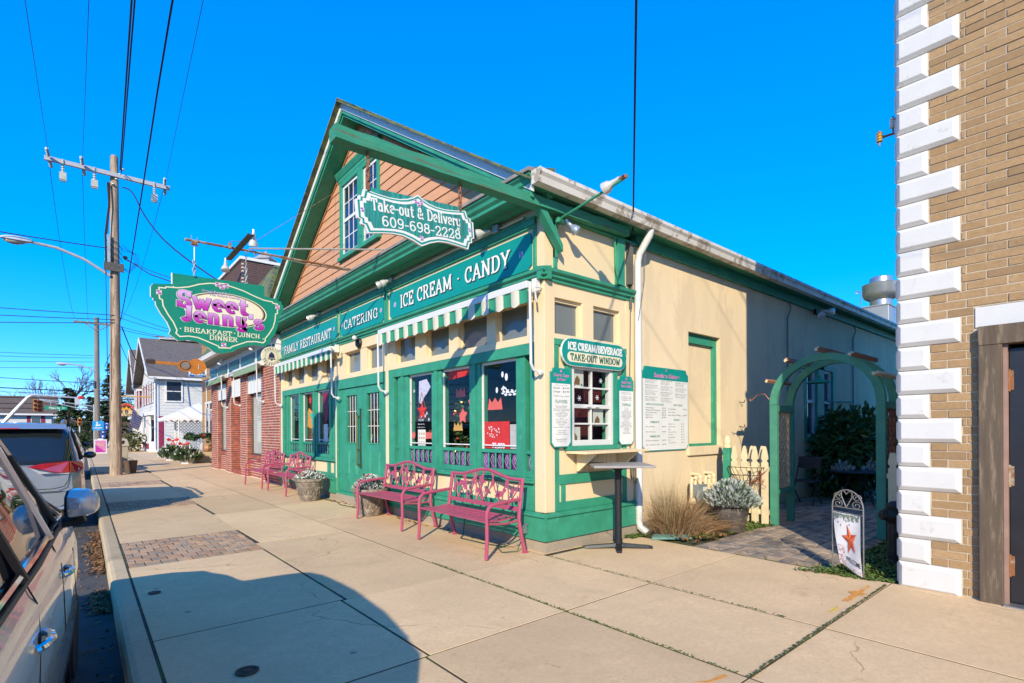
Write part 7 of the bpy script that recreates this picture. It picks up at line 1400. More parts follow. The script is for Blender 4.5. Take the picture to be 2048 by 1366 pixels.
b = MB(); b.box(3.12, 19.345, 3.45, 3.15, 19.36, 3.63); b.build('bridge', pm('guitar bridge', (.55, .4, .3), .5), gt); b = MB(); ribbon(b, arc(2.77, 3.55, .14, .14, 0, 360, 20), .02, .02, 0, lambda x, y, o: (x, 19.351-o, y)); b.build('rosette', GBRN, gt)
b = MB(); b.tube([(2.0, 19.4, 3.66), (2.0, 19.4, 4.4)], .004, 4); b.tube([(3.2, 19.4, 3.78), (3.2, 19.4, 4.4)], .004, 4); b.tube([(1.9, 19.4, 4.4), (4.2, 19.4, 4.42)], .012, 5); b.build('hanger', PIPE, gt)
at = thing('atm_sign', 'small blue and white sign lettered ATM behind the guitar sign', 'sign', (3.7, 22.6, 3.4)); ATB = pm('atm blue', (.03, .16, .42), .4, bmp=0)
b = MB(); b.box(3.34, 22.58, 3.50, 3.92, 22.62, 3.86); b.build('board', LETW, at); ap = lambda x, y, o: (3.63+x, 22.578-o, 3.50+y); b = MB(); flat(b, [(-.28, 0), (.28, 0), (.28, .08), (-.28, .08)], ap); letters(b, 'ATM', ap, .2, width=.46, cx=0, y0=.12, th=.2, tv=.26, off=.001, serif=False); b.build('lettering', ATB, at)
b = MB(); sans(b, '24 HOUR', ap, .06, cx=0, y0=.018, off=.002); b.build('lettering', LETW, at); b = MB(); b.box(3.9, 22.59, 3.6, 4.3, 22.61, 3.63); b.build('arm', CHG, at)
# ---- tall brown and yellow brick building behind
YB = thing('brick_building', 'tall brown and golden brick building with white coping rising behind the green hipped roof', 'building', (5.5, 23.95, 0)); YBR = pm('golden brick', (.44, .25, .10), .9, var=.3, scale=12, fine=60); BBR = pm('brown brick', (.13, .075, .065), .9, var=.3, scale=12, fine=60)
def yb(nm, b, m_, **k): return b.build(nm, m_, YB, **k)
b = MB(); b.box(5.52, 24.12, -.2, 7.4, 33, 8.7); yb('wall', b, MORW); bb = MB(); gb = MB(); 
for r in range(116):
    z = .02+r*.075; tgt = bb if z > 7.4 else gb
    for k in range(12):
        x = 5.5+k*.16+(r % 2)*.08
        if x < 7.3 and z > 6.2: tgt.box(x+.006, 24.10, z+.006, min(7.4, x+.16)-.006, 24.14, z+.069)
    for k in range(28):
        y = 24.1+k*.32+(r % 2)*.16; tgt2 = bb if (z > 7.4 or (r//8) % 6 == 0 and z < 5) else gb
        tgt2.box(5.50, y+.008, z+.006, 5.53, min(33, y+.32)-.008, z+.069)
yb('brick', bb, BBR, kind='stuff'); yb('brick', gb, YBR, kind='stuff')
b = MB(); b.box(5.42, 24.03, 8.70, 7.5, 33.1, 8.82); b.box(7.401, 24.0, -.2, 7.62, 24.4, 8.69); yb('coping', b, WHITE)
b = MB(); b.lathe([(.42, 8.83), (.42, 9.0), (.52, 9.0), (0, 9.42)], (6.6, 24.6, 0), 4); yb('chimney_cap', b, pm('grey cap', (.32, .31, .32), .6))
b = MB(); b.box(5.44, 29.9, 1.2, 5.50, 31.9, 1.28); b.box(5.44, 29.9, 1.28, 5.50, 30.0, 3.0); b.box(5.44, 31.8, 1.28, 5.50, 31.9, 3.0); b.box(5.44, 30.0, 2.9, 5.50, 31.8, 3.0); b.box(5.441, 30.8, 1.28, 5.50, 30.95, 2.9); wf = yb('window', b, WHITE); b = MB(); b.box(5.47, 30.0, 1.28, 5.498, 31.8, 2.9); b.build('pane', PANE, YB)
# ---- white house with maroon trim
SHW = pm('pale grey clapboard', (.62, .60, .57), .8, var=.08, bmp=.1); MAR = pm('maroon trim', (.25, .02, .06), .6, bmp=0); BRS = pm('brown grey shingle', (.15, .125, .11), .9, var=.35, scale=5, fine=40, bmp=.5, stretch=(1, 1, 3))
HS = thing('corner_house', 'two storey pale grey house with maroon window trim and brown shingle roof up the street', 'house', (4.6, 44, 0))
def hh(nm, b, m_, **k): return b.build(nm, m_, HS, **k)
b = MB(); b.box(4.62, 44.02, -.3, 12, 54.6, 5.5); b.box(4.62, 54.6, -.3, 12, 62, 5.4); b.prism([(44.02, 5.5), (54.6, 5.5), (49.31, 8.52)], 0, 4.62, 12); b.prism([(54.7, 5.4), (62, 5.4), (58.35, 8.6)], 0, 4.63, 12); hh('wall', b, SHW)
b = MB(); z = .1
while z < 5.4: b.box(4.60, 44.0, z, 12, 44.03, z+.2); b.box(4.59, 44.0, z, 4.63, 54.6, z+.2); z += .215
hh('clapboard', b, SHW, kind='stuff')
def gable(nm, ya, yb_, zr, ze, x0, x1, ov=.45):
    ym = (ya+yb_)/2; s_ = (zr-ze)/((yb_-ya)/2); b = MB(); f = MB()
    for sg in (-1, 1):
        yo = ym+sg*((yb_-ya)/2+ov); zo = ze-s_*ov; b.rings([[(x0, ym, zr), (x0, yo, zo), (x0, yo, zo+.12), (x0, ym, zr+.12)], [(x1, ym, zr), (x1, yo, zo), (x1, yo, zo+.12), (x1, ym, zr+.12)]], True, True)
        f.rings([[(x0-.06, ym, zr-.14), (x0-.06, yo, zo-.14), (x0-.06, yo, zo+.1), (x0-.06, ym, zr+.1)], [(x0-.01, ym, zr-.14), (x0-.01, yo, zo-.14), (x0-.01, yo, zo+.1), (x0-.01, ym, zr+.1)]], True, True); f.box(x0, yo-.12*(sg < 0), zo-.16, x1, yo+.12*(sg > 0), zo-.005)
    hh('roof', b, BRS); hh('rake_board', f, WHITE)
gable('a', 44.0, 54.6, 8.62, 5.55, 4.0, 12); gable('b', 54.7, 62, 8.8, 5.5, 4.0, 12)
b = MB(); b.box(5.3, 49.0, 8.75, 12, 49.6, 8.9); hh('ridge_cap', b, WHITE)
b = MB(); b.box(4.52, 43.94, 0, 4.66, 44.08, 5.4); b.tube([(4.45, 43.9, 5.4), (4.45, 43.9, .2)], .06, 6); hh('corner_board', b, WHITE)
def hwin(axis, a, c, z0, z1, fr=None, pos=None, mul=1):
    b = MB(); t = .1
    def bxx(a0, z0_, a1, z1_, d0, d1):
        if axis == 'y': b.box(pos-d0, a0, z0_, pos-d1+.1, a1, z1_)
        else: b.box(a0, pos-d0, z0_, a1, pos-d1+.1, z1_)
    bxx(a-t, z0-t, a, z1+t, .06, 0); bxx(c, z0-t, c+t, z1+t, .06, 0); bxx(a, z1, c, z1+t, .06, 0); bxx(a, z0-t, c, z0, .06, 0); bxx(a, (z0+z1)/2-.03, c, (z0+z1)/2+.03, .05, 0); w = hh('window', b, fr or WHITE)
    b = MB(); bxx(a, z0, c, z1, .015, .0); b.build('pane', PANE, w, local=False) if False else hh('pane', b, PANE)
hwin('x', 5.15, 6.02, 3.65, 5.0, pos=43.99); b = MB(); b.box(6.25, 43.93, 5.2, 6.6, 43.99, 5.25); b.tube([(6.35, 43.93, 5.2), (6.5, 43.9, 3.2)], .03, 5); hh('service_mast', b, CHG)
for (a, c) in ((45.4, 46.4), (47.0, 48.0), (48.6, 49.6), (50.6, 51.5), (52.4, 53.3), (55.6, 56.6), (58, 59)): hwin('y', a, c, 3.7, 5.05, pos=4.585); b = MB(); b.box(4.52, a-.42, 3.6, 4.575, a-.12, 5.15); b.box(4.52, c+.12, 3.6, 4.575, c+.3, 5.15); hh('shutter', b, MAR, kind='stuff')
b = MB(); b.box(4.1, 44.1, 2.62, 4.6, 62, 2.85); hh('belt_course', b, WHITE)
for (a, c) in ((44.9, 47.3), (48.0, 49.4), (51.0, 53.2), (55.4, 58)):
    b = MB(); b.box(4.2, a, 0, 4.6, c, .75); b.box(4.2, a, .75, 4.3, a+.15, 2.6); b.box(4.2, c-.15, .75, 4.3, c, 2.6); b.box(4.2, a+.15, 2.3, 4.6, c-.15, 2.6); b.box(4.2, (a+c)/2-.08, .75, 4.3, (a+c)/2+.08, 2.3); hh('bay_window', b, WHITE); b = MB(); b.box(4.28, a+.1, .75, 4.3, c-.1, 2.35); hh('pane', b, PANE); b = MB(); b.box(4.185, a+.2, .2, 4.1995, c-.2, .6); hh('maroon_panel', b, MAR)
b = MB(); b.box(4.64, 43.95, .3, 4.95, 43.999, 2.55); hh('maroon_panel', b, MAR)
# grill sign, flag
gs = thing('grill_sign', 'arched orange and red fire emblem sign of the grill hanging beyond the pole', 'sign', (3.0, 47, 2.6)); gpz = lambda x, y, o: (3.02+x, 46.9-o, 2.6+y); CRM = pm('sign sand', (.62, .45, .24), .6, bmp=0)
b = MB(); pr = [(-.75, 0), (.75, 0), (.75, .42)]+[(.5*math.cos(R(a)), .42+.5*math.sin(R(a))) for a in range(0, 181, 20)]+[(-.75, .42)]; b.rings([[gpz(x, y, 0) for x, y in pr], [gpz(x, y, -.06) for x, y in pr]], True, True); b.build('board', CRM, gs)
b = MB(); flat(b, [(.48*math.cos(R(a)), .42+.48*math.sin(R(a))) for a in range(0, 181, 20)], gpz, .002, 0); flat(b, [(.36*math.cos(R(a)), .42+.36*math.sin(R(a))) for a in range(0, 181, 20)], gpz, .004, 1); flat(b, [(-.3, .43), (.3, .43), (.2, .6), (.12, .52), (.02, .72), (-.1, .54), (-.2, .64)], gpz, .006, 2); b.build('emblem', [RED, GBRN, pm('flame', (.7, .32, .03), .5, bmp=0)], gs)
b = MB(); sans(b, 't B', gpz, .36, x0=-.3, y0=.2, off=.008, bold=.03); sans(b, 'n Grill', gpz, .2, x0=-.2, y0=.03, off=.008, bold=.02); b.build('lettering', INK, gs); b = MB(); b.tube([(2.2, 46.95, 4.0), (4.6, 46.95, 4.05)], .05, 6); b.tube([(2.5, 46.95, 4.0), (2.5, 46.95, 3.0)], .01, 4); b.tube([(3.5, 46.95, 4.02), (3.5, 46.95, 3.0)], .01, 4); b.build('arm', pm('yellow bar', (.55, .33, .1), .6), gs)
fl_ = thing('national_flag', 'red and white striped flag with blue canton leaning out from the pale house', 'flag', (3.6, 40, 1.8)); b = MB(); b.tube([(4.35, 43.9, 1.7), (2.84, 40, 2.95)], .02, 5); b.build('pole', WHITE, fl_)
FRD = pm('flag stripe red', (.50, .10, .12), .8, bmp=0); FWH = pm('flag stripe white', (.68, .62, .60), .8, bmp=0); FBL = pm('flag canton', (.26, .30, .45), .8, bmp=0)
def fp2(u, v, o=0):
    p0 = Vector((2.9, 40.1, 2.88)); p1 = Vector((3.5, 41.7, 2.36)); top = p0+(p1-p0)*u; return tuple(top+Vector((-.18*v-o*0+.04*math.sin(u*7+v*3), -.02-o, -.98*v*(1-.1*u)+.03*math.sin(u*9))))
for k in range(13):
    b = MB()
    for i in range(6):
        u0, u1 = i/6, (i+1)/6; b.face([fp2(u0, k/13), fp2(u1, k/13), fp2(u1, (k+1)/13), fp2(u0, (k+1)/13)])
    b.build('stripe', FRD if k % 2 == 0 else FWH, fl_)
b = MB()
for i in range(3): b.face([fp2(i/6, 0, .01), fp2((i+1)/6, 0, .01), fp2((i+1)/6, 7/13, .01), fp2(i/6, 7/13, .01)])
b.build('canton', FBL, fl_); b = MB()
for i in range(5):
    for j in range(5): u, v = .05+i*.095, .04+j*.1; b.face([fp2(u, v, .02), fp2(u+.03, v, .02), fp2(u+.015, v+.04, .02)])
b.build('star', FWH, fl_, kind='stuff')
# ---- tent, lattice, railing, planters
tn = thing('canopy_tent', 'white fabric canopy tent beside the pale house', 'tent', (4.6, 34, 0)); b = MB(); e = [(3.75, 33, 2.18), (6.2, 33, 2.2), (6.2, 36, 2.2), (3.75, 36, 2.18)]; pk = (5.6, 34.5, 3.1)
for i in range(4): b.face([e[i], e[(i+1) % 4], pk])
for i in range(4):
    p, q = Vector(e[i]), Vector(e[(i+1) % 4])
    for k in range(8): a = p+(q-p)*k/8; c = p+(q-p)*(k+1)/8; m_ = (a+c)/2; b.face([a, c, c-Vector((0, 0, .1)), m_-Vector((0, 0, .2)), a-Vector((0, 0, .1))])
b.build('canopy', pm('white canvas', (.70, .69, .68), .8, var=.05, bmp=0), tn)
for x, y in ((3.78, 33.02), (4.4, 33.02), (3.78, 35.95), (6.15, 33.02)): b = MB(); b.tube([(x, y, 0), (x, y, 2.2)], .025, 6); b.build('post', WHITE, tn)
lt = thing('lattice_screen', 'white diagonal lattice screen under the canopy tent', 'lattice', (5, 34.6, 0)); b = MB()
for s_ in (1, -1):
    for k in range(-8, 14):
        x0 = 4.45+k*.17; z0, z1 = .6, 2.15
        xa, xb = (x0, x0+1.55) if s_ > 0 else (x0+1.55, x0); q0, q1 = 0, 1
        def clip(t): return xa+(xb-xa)*t
        t0 = max(0, min(1, (4.45-xa)/(xb-xa))) if s_ > 0 else max(0, min(1, (6.1-xa)/(xb-xa))); t1 = max(0, min(1, (6.1-xa)/(xb-xa))) if s_ > 0 else max(0, min(1, (4.45-xa)/(xb-xa)))
        if t1-t0 < .05: continue
        b.tube([(clip(t0), 34.6+s_*.01, z0+(z1-z0)*t0), (clip(t1), 34.6+s_*.01, z0+(z1-z0)*t1)], .018, 4)
b.build('slat', WHITE, lt, kind='stuff'); b = MB(); b.box(4.40, 34.57, .5, 4.47, 34.63, 2.2); b.box(4.47, 34.571, .5, 6.1, 34.629, .58); b.build('lattice_frame', WHITE, lt)
b = MB(); b.box(4.35, 27.6, -.1, 5.5, 30.8, .5); tag(b.build('terrace_wall', CURBM), 'low concrete terrace block under the garlanded railing', 'wall')
rl = thing('terrace_railing', 'grey metal railing hung with garland on the concrete terrace', 'railing', (4.6, 28.5, .5)); b = MB(); b.tube([(4.4, 27.8, 1.3), (5.5, 27.8, 1.3)], .025, 5); b.tube([(4.4, 27.8, 1.3), (4.4, 30.7, 1.3)], .025, 5)
for k in range(9): b.tube([(4.4+k*.13, 27.8, .5), (4.4+k*.13, 27.8, 1.3)], .012, 4)
for k in range(12): b.tube([(4.4, 27.8+k*.26, .5), (4.4, 27.8+k*.26, 1.3)], .012, 4)
b.build('rail', CHG, rl, kind='stuff')
random.seed(12); b = MB(); leafcloud(b, [(4.38+rr(-.08, .08), 27.75+t_*2.9, 1.27+rr(-.12, .1)-.12*abs(math.sin(t_*9))) for t_ in [rr(0, 1) for _ in range(300)]]+[(4.4+t_*1.1, 27.75+rr(-.08, .08), 1.27+rr(-.12, .1)) for t_ in [rr(0, 1) for _ in range(220)]], .12, flat=1, elong=2); tag(b.build('garland', SPRIG), 'green evergreen garland draped along the terrace railing', 'garland')
YEL = pm('yellow leaf', (.42, .30, .05), .8, var=.5, scale=9, bmp=0)
b = MB(); leafcloud(b, [(5.2+rr(-.3, .3), 28.0+rr(-.3, .3), .6+rr(0, .5)) for _ in range(160)], .14, flat=1); b.ball((4.85, 27.9, .68), .2, 8, 1); tag(b.build('autumn_display', [YEL, pm('pumpkin', (.5, .25, .12), .6)]), 'yellow leaves and a pumpkin on the concrete terrace', 'display')
def bow(p, s, label):
    b = MB(); x, y, z = p
    for a, L, w_ in ((.3, 1, .42), (2.84, 1, .42), (-1.2, .95, .2), (-1.95, .9, .2)): b.face([(x, y, z), (x+s*L*.8*math.cos(a-w_), y-.03, z+s*L*.8*math.sin(a-w_)), (x+s*L*math.cos(a), y-.07, z+s*L*math.sin(a)), (x+s*L*.8*math.cos(a+w_), y-.03, z+s*L*.8*math.sin(a+w_))])
    b.ball((x, y-.02, z), s*.18, 5); tag(b.build('red_bow', RED), label, 'bow')
bow((3.86, 30.9, 1.0), .28, 'large red ribbon bow on the left tub planting by the tent'); bow((4.15, 29.6, .82), .26, 'red ribbon bow between the two tub plantings'); bow((4.62, 27.7, 1.26), .12, 'small red bow on the garland of the terrace railing'); bow((4.55, 23.55, 1.5), .12, 'small red bow on the far brick pillar')
for (x, y, lab, pl) in ((3.98, 27.4, 'white slatted tub in front of the concrete terrace', 'bushy evergreen planting with red in the white slatted tub'), (3.85, 31.2, 'white tub farther back near the tent post', 'leafy red and green planting in the farther white tub')):
    c = thing('plant_tub', lab, 'tub', (x, y, 0)); b = MB(); b.lathe([(.24, 0), (.32, .26), (.30, .26), (0, .22)], (x, y, 0), 8); b.build('body', WHITE, c); b = MB(); b.lathe([(.262, .08), (.285, .08), (.29, .13), (.27, .13)], (x, y, 0), 8, caps=False); b.build('hoop', CHG, c)
    posy((x, y, .2), pl, 520, .5, .62, (.4, 6, 0, .2), int(y), [(-.15, -.2, .42, .14), (.2, -.3, .3, .12)], size=.13)
# ---- sidewalk furniture up the street
TAN = pm('tan plastic', (.42, .36, .26), .6, var=.1, bmp=.05); tc = thing('trash_can', 'square tan trash can with domed lid behind the wooden pole', 'trash can', (1.45, 26.6, 0)); b = MB(); b.rings([[(1.45+s_*sx, 26.6+s_*sy, z) for sx, sy in ((-1, -1), (1, -1), (1, 1), (-1, 1))] for z, s_ in ((0, .27), (.85, .31))], True, True); b.build('body', TAN, tc, bevel=.02); b = MB(); b.rings([[(1.45+s_*sx, 26.6+s_*sy, z) for sx, sy in ((-1, -1), (1, -1), (1, 1), (-1, 1))] for z, s_ in ((.851, .34), (.92, .34), (1.14, .28), (1.19, .18))], True, True); b.build('lid', TAN, tc, bevel=.02); b = MB(); b.box(1.3, 26.27, .95, 1.62, 26.3, 1.1); b.build('opening', SEAM, tc)
b = MB(); b.lathe([(.16, 0), (.21, .44), (.19, .445), (.17, .40), (0, .38)], (1.58, 22.75, 0), 12); c = thing('barrel_tub', 'small dark wooden tub at the foot of the utility pole', 'tub', (1.58, 22.75, 0)); b.build('body', pm('dark wood', (.12, .075, .045), .85, var=.3, scale=9, stretch=(5, 5, .5)), c)
sbd = thing('sandwich_board', 'pink and magenta sandwich board in a white frame up the sidewalk', 'sign board', (1.4, 42, 0)); b = MB(); b.box(1.08, 41.97, .1, 1.70, 42.02, .98); b.box(1.25, 41.98, .98, 1.52, 42.01, 1.04); b.build('frame', LETW, sbd); sp_ = lambda x, y, o: (1.39+x, 41.968-o, .54+y); b = MB(); flat(b, [(-.27, -.38), (.27, -.38), (.27, .38), (-.27, .38)], sp_, 0, 0); flat(b, [(-.27, -.38), (.27, -.38), (-.27, .12)], sp_, .002, 1); b.build('poster', [pm('poster pink', (.6, .2, .35), .6, bmp=0), pm('poster magenta', (.45, .03, .28), .6, bmp=0)], sbd); b = MB(); sans(b, 'OPEN', sp_, .14, cx=0, y0=.15, off=.004, bold=.02) if 0 else None; ribbon(b, [(-.14, .2), (-.02, .06), (.04, .12), (.16, .0)], .05, .05, .004, sp_); b.build('print', pm('poster gold', (.6, .45, .2), .6, bmp=0), sbd)
ls = thing('library_sign', 'square light blue LIBRARY sign with small blue signs on a post', 'sign', (1.5, 47, 0)); LBL = pm('library blue', (.02, .30, .62), .5, bmp=0); lp = lambda x, y, o: (1.42+x, 46.95-o, 1.9+y)
b = MB(); b.box(1.10, 46.955, 1.57, 1.74, 46.98, 2.23); b.build('panel', LBL, ls); b = MB(); flat(b, [(-.12, -.02), (.12, .0), (.14, .1), (0, .06), (-.1, .12)], lp, .002); flat(b, [(-.06+.06*math.cos(R(a)), .2+.06*math.sin(R(a))) for a in range(0, 360, 40)], lp, .002); flat(b, [(-.14, .06), (-.02, .14), (-.02, .02), (-.12, -.06)], lp, .003); sans(b, 'LIBRARY', lp, .14, cx=0, y0=-.2, off=.003, width=.5, bold=.02); flat(b, [(-.03, -.3), (.03, -.3), (0, -.24)], lp, .003); b.build('lettering', LETW, ls)
b = MB(); b.tube([(1.6, 47.0, 0), (1.6, 47.0, 2.3)], .03, 6); b.build('post', CHG, ls); DBL = pm('route blue', (.02, .07, .32), .5, bmp=0)
for (x0, z0, w_, h_) in ((1.52, 1.36, .32, .18), (1.52, .98, .3, .32), (1.78, 1.6, .22, .36), (1.75, 1.98, .3, .14)):
    b = MB(); b.box(x0, 46.93, z0, x0+w_, 46.95, z0+h_); b.build('small_panel', DBL, ls); b = MB(); b.box(x0+w_*.35, 46.925, z0+h_*.3, x0+w_*.65, 46.9299, z0+h_*.7); b.build('panel_symbol', LETW, ls)
# ---- utility poles, street lights, wires
WP = pm('weathered pole', (.46, .34, .23), .9, var=.4, scale=3, fine=22, bmp=.7, bd=.02, stretch=(4, 4, .35), wear=(.25, .17, .11), wearamt=.9, wscale=2.5); WPG = pm('grey pole', (.22, .19, .16), .9, var=.3, scale=2, fine=22, bmp=.5, stretch=(4, 4, .35)); ARMG = pm('grey crossarm', (.42, .42, .44), .7, var=.15, stretch=(1, 3, 3)); WIREM = pm('black wire', (.012, .012, .014), .7, bmp=0)
up_ = thing('utility_pole', 'tall round wooden utility pole with grey crossarm at the kerb', 'utility pole', (1.13, 22, 0))
b = MB(); b.lathe([(.185, -.2), (.17, .3), (.165, 1.2), (.145, 5), (.122, 9), (.11, 10.70), (.09, 10.74), (0, 10.74)], (1.13, 22, 0), 18); b.build('shaft', WP, up_, smooth=True)
b = MB(); b.box(-.62, 21.78, 9.97, 2.68, 21.875, 10.10); b.build('crossarm', ARMG, up_)
def insul(b, p, n=4, r=.05, step=.075, d=(0, 0, 1)):
    d = Vector(d).normalized(); u = d.orthogonal().normalized(); v = d.cross(u); p = Vector(p); rs = []
    for k in range(n):
        for rr_, h in ((.018, 0), (r, .02), (r*.95, .045), (.018, .06)): rs.append([p+d*(k*step+h)+(u*math.cos(2*PI*j/8)+v*math.sin(2*PI*j/8))*rr_ for j in range(8)])
    b.rings(rs, True, True)
PORC = pm('grey porcelain', (.34, .38, .4), .3, bmp=0)
for x in (-.52, .30, 2.52):
    b = MB(); insul(b, (x, 21.72, 10.08), 5, d=(-.1, -1, .25)); insul(b, (x+.03, 21.9, 9.98), 4, d=(.1, 1, -.2)); b.build('strain_insulator', PORC, up_, smooth=True)
for x in (-.18, .60, 2.22):
    b = MB(); b.tube([(x, 21.75, 10.1), (x, 21.74, 9.95)], .012, 5); insul(b, (x, 21.74, 9.66), 4, .045); b.box(x-.085, 21.68, 9.44, x+.085, 21.80, 9.66); b.box(x-.07, 21.70, 9.40, x+.08, 21.79, 9.44); b.build('fused_cutout', pm('cutout cream', (.5, .46, .38), .5, bmp=0), up_, kind='stuff')
b = MB()
for k in range(4): insul(b, (.90, 21.85, 7.15+k*.21), 1, .05)
for k in range(4): insul(b, (1.36-.09*k, 21.82, 10.25-.19*k), 1, .055)
b.box(.92, 21.78, 7.05, 1.0, 21.86, 8.0); b.build('spool_rack', PORC, up_, kind='stuff')
b = MB(); b.box(.83, 21.76, 6.80, 1.37, 21.80, 7.08); b.build('pole_tag', pm('dark tag', (.09, .085, .075), .7, var=.4, scale=12), up_)
b = MB()
for k in range(5): b.tube([(.93+.02*k, 21.85, 9.75), (.96+.01*k, 21.80, 9.0), (.86+.015*k, 21.80, 8.0), (.88+.02*k, 21.80, 6.8), (.92+.02*k, 21.80, 2.6)][:5 if k == 0 else (4 if k < 3 else 3)], .011, 5)
for k in range(4): b.tube([(.92, 21.83, 7.9-.2*k), (1.2, 21.75, 7.75-.2*k), (1.34, 21.9, 7.55-.18*k)], .01, 4)
for k in range(3): b.tube([(1.3, 21.85, 7.75-.1*k), (1.62+.06*k, 21.8, 7.5), (1.68+.05*k, 21.8, 7.2), (1.5, 21.8, 6.9-.05*k), (1.3, 21.85, 7.0)], .008, 4)
b.ball((1.4, 21.8, 7.32), .07, 6); b.build('pole_cable', WIREM, up_, kind='stuff')
def streetlight(px, py, z0, tip, lamp, label, sc=1):
    c = thing('street_light', label, 'street light', (px, py, z0)); b = MB(); b.tube([(px, py-.15, z0), (px-(px-tip[0])*.35, py-.15, z0+(tip[1]-z0)*.6), (px-(px-tip[0])*.7, py-.15, z0+(tip[1]-z0)*.93), (tip[0], py-.15, tip[1])], .045*sc, 8); b.build('arm', pm('light grey pole', (.48, .46, .42), .5, .2), c, smooth=True)
    b = MB(); rs = []
    for t_, w_, h0, h1 in ((0, .09, -.05, .06), (.15, .12, -.10, .08), (.5, .16, -.13, .09), (.8, .14, -.10, .07), (1.0, .05, -.03, .03)):
        x = tip[0]+(lamp-tip[0])*t_; rs.append([(x, py-.15+a*w_*sc, tip[1]+h*sc) for a, h in ((-1, h0*.3), (-.6, h1), (.6, h1), (1, h0*.3), (.6, h0*.5), (-.6, h0*.5))])
    b.rings(rs, True, True); b.build('head', pm('lamp head grey', (.55, .56, .58), .4, .2), c, smooth=True)
    b = MB(); b.ball((tip[0]+(lamp-tip[0])*.55, py-.15, tip[1]-.06*sc), .13*sc, 8, sc=(1.9, .9, .7)); b.build('lens', pm('street lamp lens', (.35, .33, .28), .15, var=.3, bmp=0), c, smooth=True)
streetlight(1.0, 22, 6.65, (-.92, 7.33), -1.62, 'cobra head street light on the near wooden utility pole', 1)
p2 = thing('utility_pole', 'thinner grey utility pole farther up the street with short crossarm', 'utility pole', (1.52, 52, 0)); b = MB(); b.lathe([(.2, -.2), (.19, 2), (.15, 10.4), (0, 10.42)], (1.52, 52, 0), 12); b.build('shaft', WPG, p2, smooth=True); b = MB(); b.box(.15, 51.8, 9.83, 2.9, 51.9, 9.97); b.tube([(1.52, 51.8, 9.3), (.8, 51.8, 9.85)], .03, 4); b.tube([(1.52, 51.8, 9.3), (2.3, 51.8, 9.85)], .03, 4); b.build('crossarm', WPG, p2)
b = MB(); [insul(b, (x, 51.85, 9.98), 1, .06) for x in (.25, 1.0, 2.1, 2.8)]; b.build('insulator', PORC, p2, kind='stuff'); b = MB(); [b.box(1.28, 51.75, 4.9+k*.14, 1.4, 51.82, 5.0+k*.14) for k in range(4)]; b.build('bracket', WIREM, p2, kind='stuff')
streetlight(1.45, 52, 6.2, (-.1, 6.62), -.9, 'small cobra head street light on the farther utility pole', 1)
def wire(pts, r, label, group='overhead wires'):
    b = MB(); P_ = [Vector(p) for p in pts]
    if 3 < len(P_) < 7:
        for _ in range(2): P_ = [P_[0]]+[q for a_, c_ in zip(P_, P_[1:]) for q in (a_*.75+c_*.25, a_*.25+c_*.75)]+[P_[-1]]
    b.tube(P_, r, 5); tag(b.build('overhead_wire', WIREM), label, 'wire', group)
def sag(a, c, s_, n=10): a, c = Vector(a), Vector(c); return [a+(c-a)*i/n-Vector((0, 0, s_*4*(i/n)*(1-i/n))) for i in range(n+1)]
LW = 'black overhead wires strung along the street and across the sky'
def toward(p, q, k=3.2): p, q = Vector(p), Vector(q); return p+(q-p)*k
for (p, q, lab, r) in (((-.52, 21.6, 10.12), (-.61, 12.8, 9.24), 'thin wire rising from the left end of the near crossarm', .006), ((.30, 21.6, 10.12), (.286, 12.8, 9.71), 'thin wire rising from the middle insulator left of the near pole top', .006), ((2.52, 21.6, 10.12), (2.05, 12, 10.08), 'thin wire rising from the right end of the near crossarm', .006), ((1.27, 21.7, 10.2), (.95, 12.8, 10.05), 'thick black wire bundle rising from the pole top, left strand', .02), ((1.3, 21.7, 10.1), (1.0, 12.8, 10.07), 'thick black wire bundle rising from the pole top, right strand', .017)):
    wire([p, toward(p, q, 1), toward(p, q, 2), toward(p, q, 3.2)], r, lab, LW)
wire([(1.35, -6, 11.9), (1.64, 13, 10.55), (1.906, 22, 9.82), (2.29, 40, 7.72), (2.0, 51.8, 6.6)], .022, 'long black cable passing just right of the near wooden pole', LW)
wire(sag((5.83, 4.33, 4.13), (-4, -3.15, 7.03), .0), .011, 'black service wire dropping from the sky to the restaurant corner', LW)
wire([(1.35, 21.85, 9.7), (1.55, 21.0, 9.35), (1.75, 19.5, 8.0), (2.2, 17, 6.4), (3.9, 14.6, 4.6)], .02, 'thick cable from the near pole down behind the big green sign', LW)
wire([(1.4, 21.8, 7.3), (1.8, 19, 6.2), (4.2, 14.9, 4.5)], .016, 'twisted service cable from the near pole to the pillared shop', LW)
wire([(1.4, 21.8, 7.25), (1.9, 19, 6.28), (4.3, 15.2, 4.7)], .011, 'second strand beside the twisted service cable', LW)
wire(sag((.9, 21.85, 7.55), (-9, 21, 7.5), .15), .016, 'wavy cable leaving the near pole to the left at spool height', LW)
for k, (z0, z1, x1) in enumerate(((5.35, 5.7, -14), (5.2, 5.15, -14), (5.1, 4.4, -14))): wire(sag((1.1, 21.85, z0), (x1, 24, z1), .25), .012, 'cable leaving the near pole leftward below the street light, %s of three' % ('top', 'middle', 'bottom')[k], LW)
for k, z in enumerate((5.5, 5.3, 5.0, 4.9)): wire(sag((1.2, 21.85, z), (4.4+.3*k, 14.8+k*.2, 3.75+.1*k), .25), .008, 'thin cable from the near pole toward the green sign, number %s down' % ('one', 'two', 'three', 'four')[k], LW)
wire(sag((1.3, 21.9, 5.0), (4.5, 44, 5.3), .7), .018, 'cable from the near pole to the pale house', LW)
wire(sag((1.2, 21.9, 4.6), (4.6, 44, 4.7), .9), .010, 'thin looping cable from the near pole to the pale house window', LW)
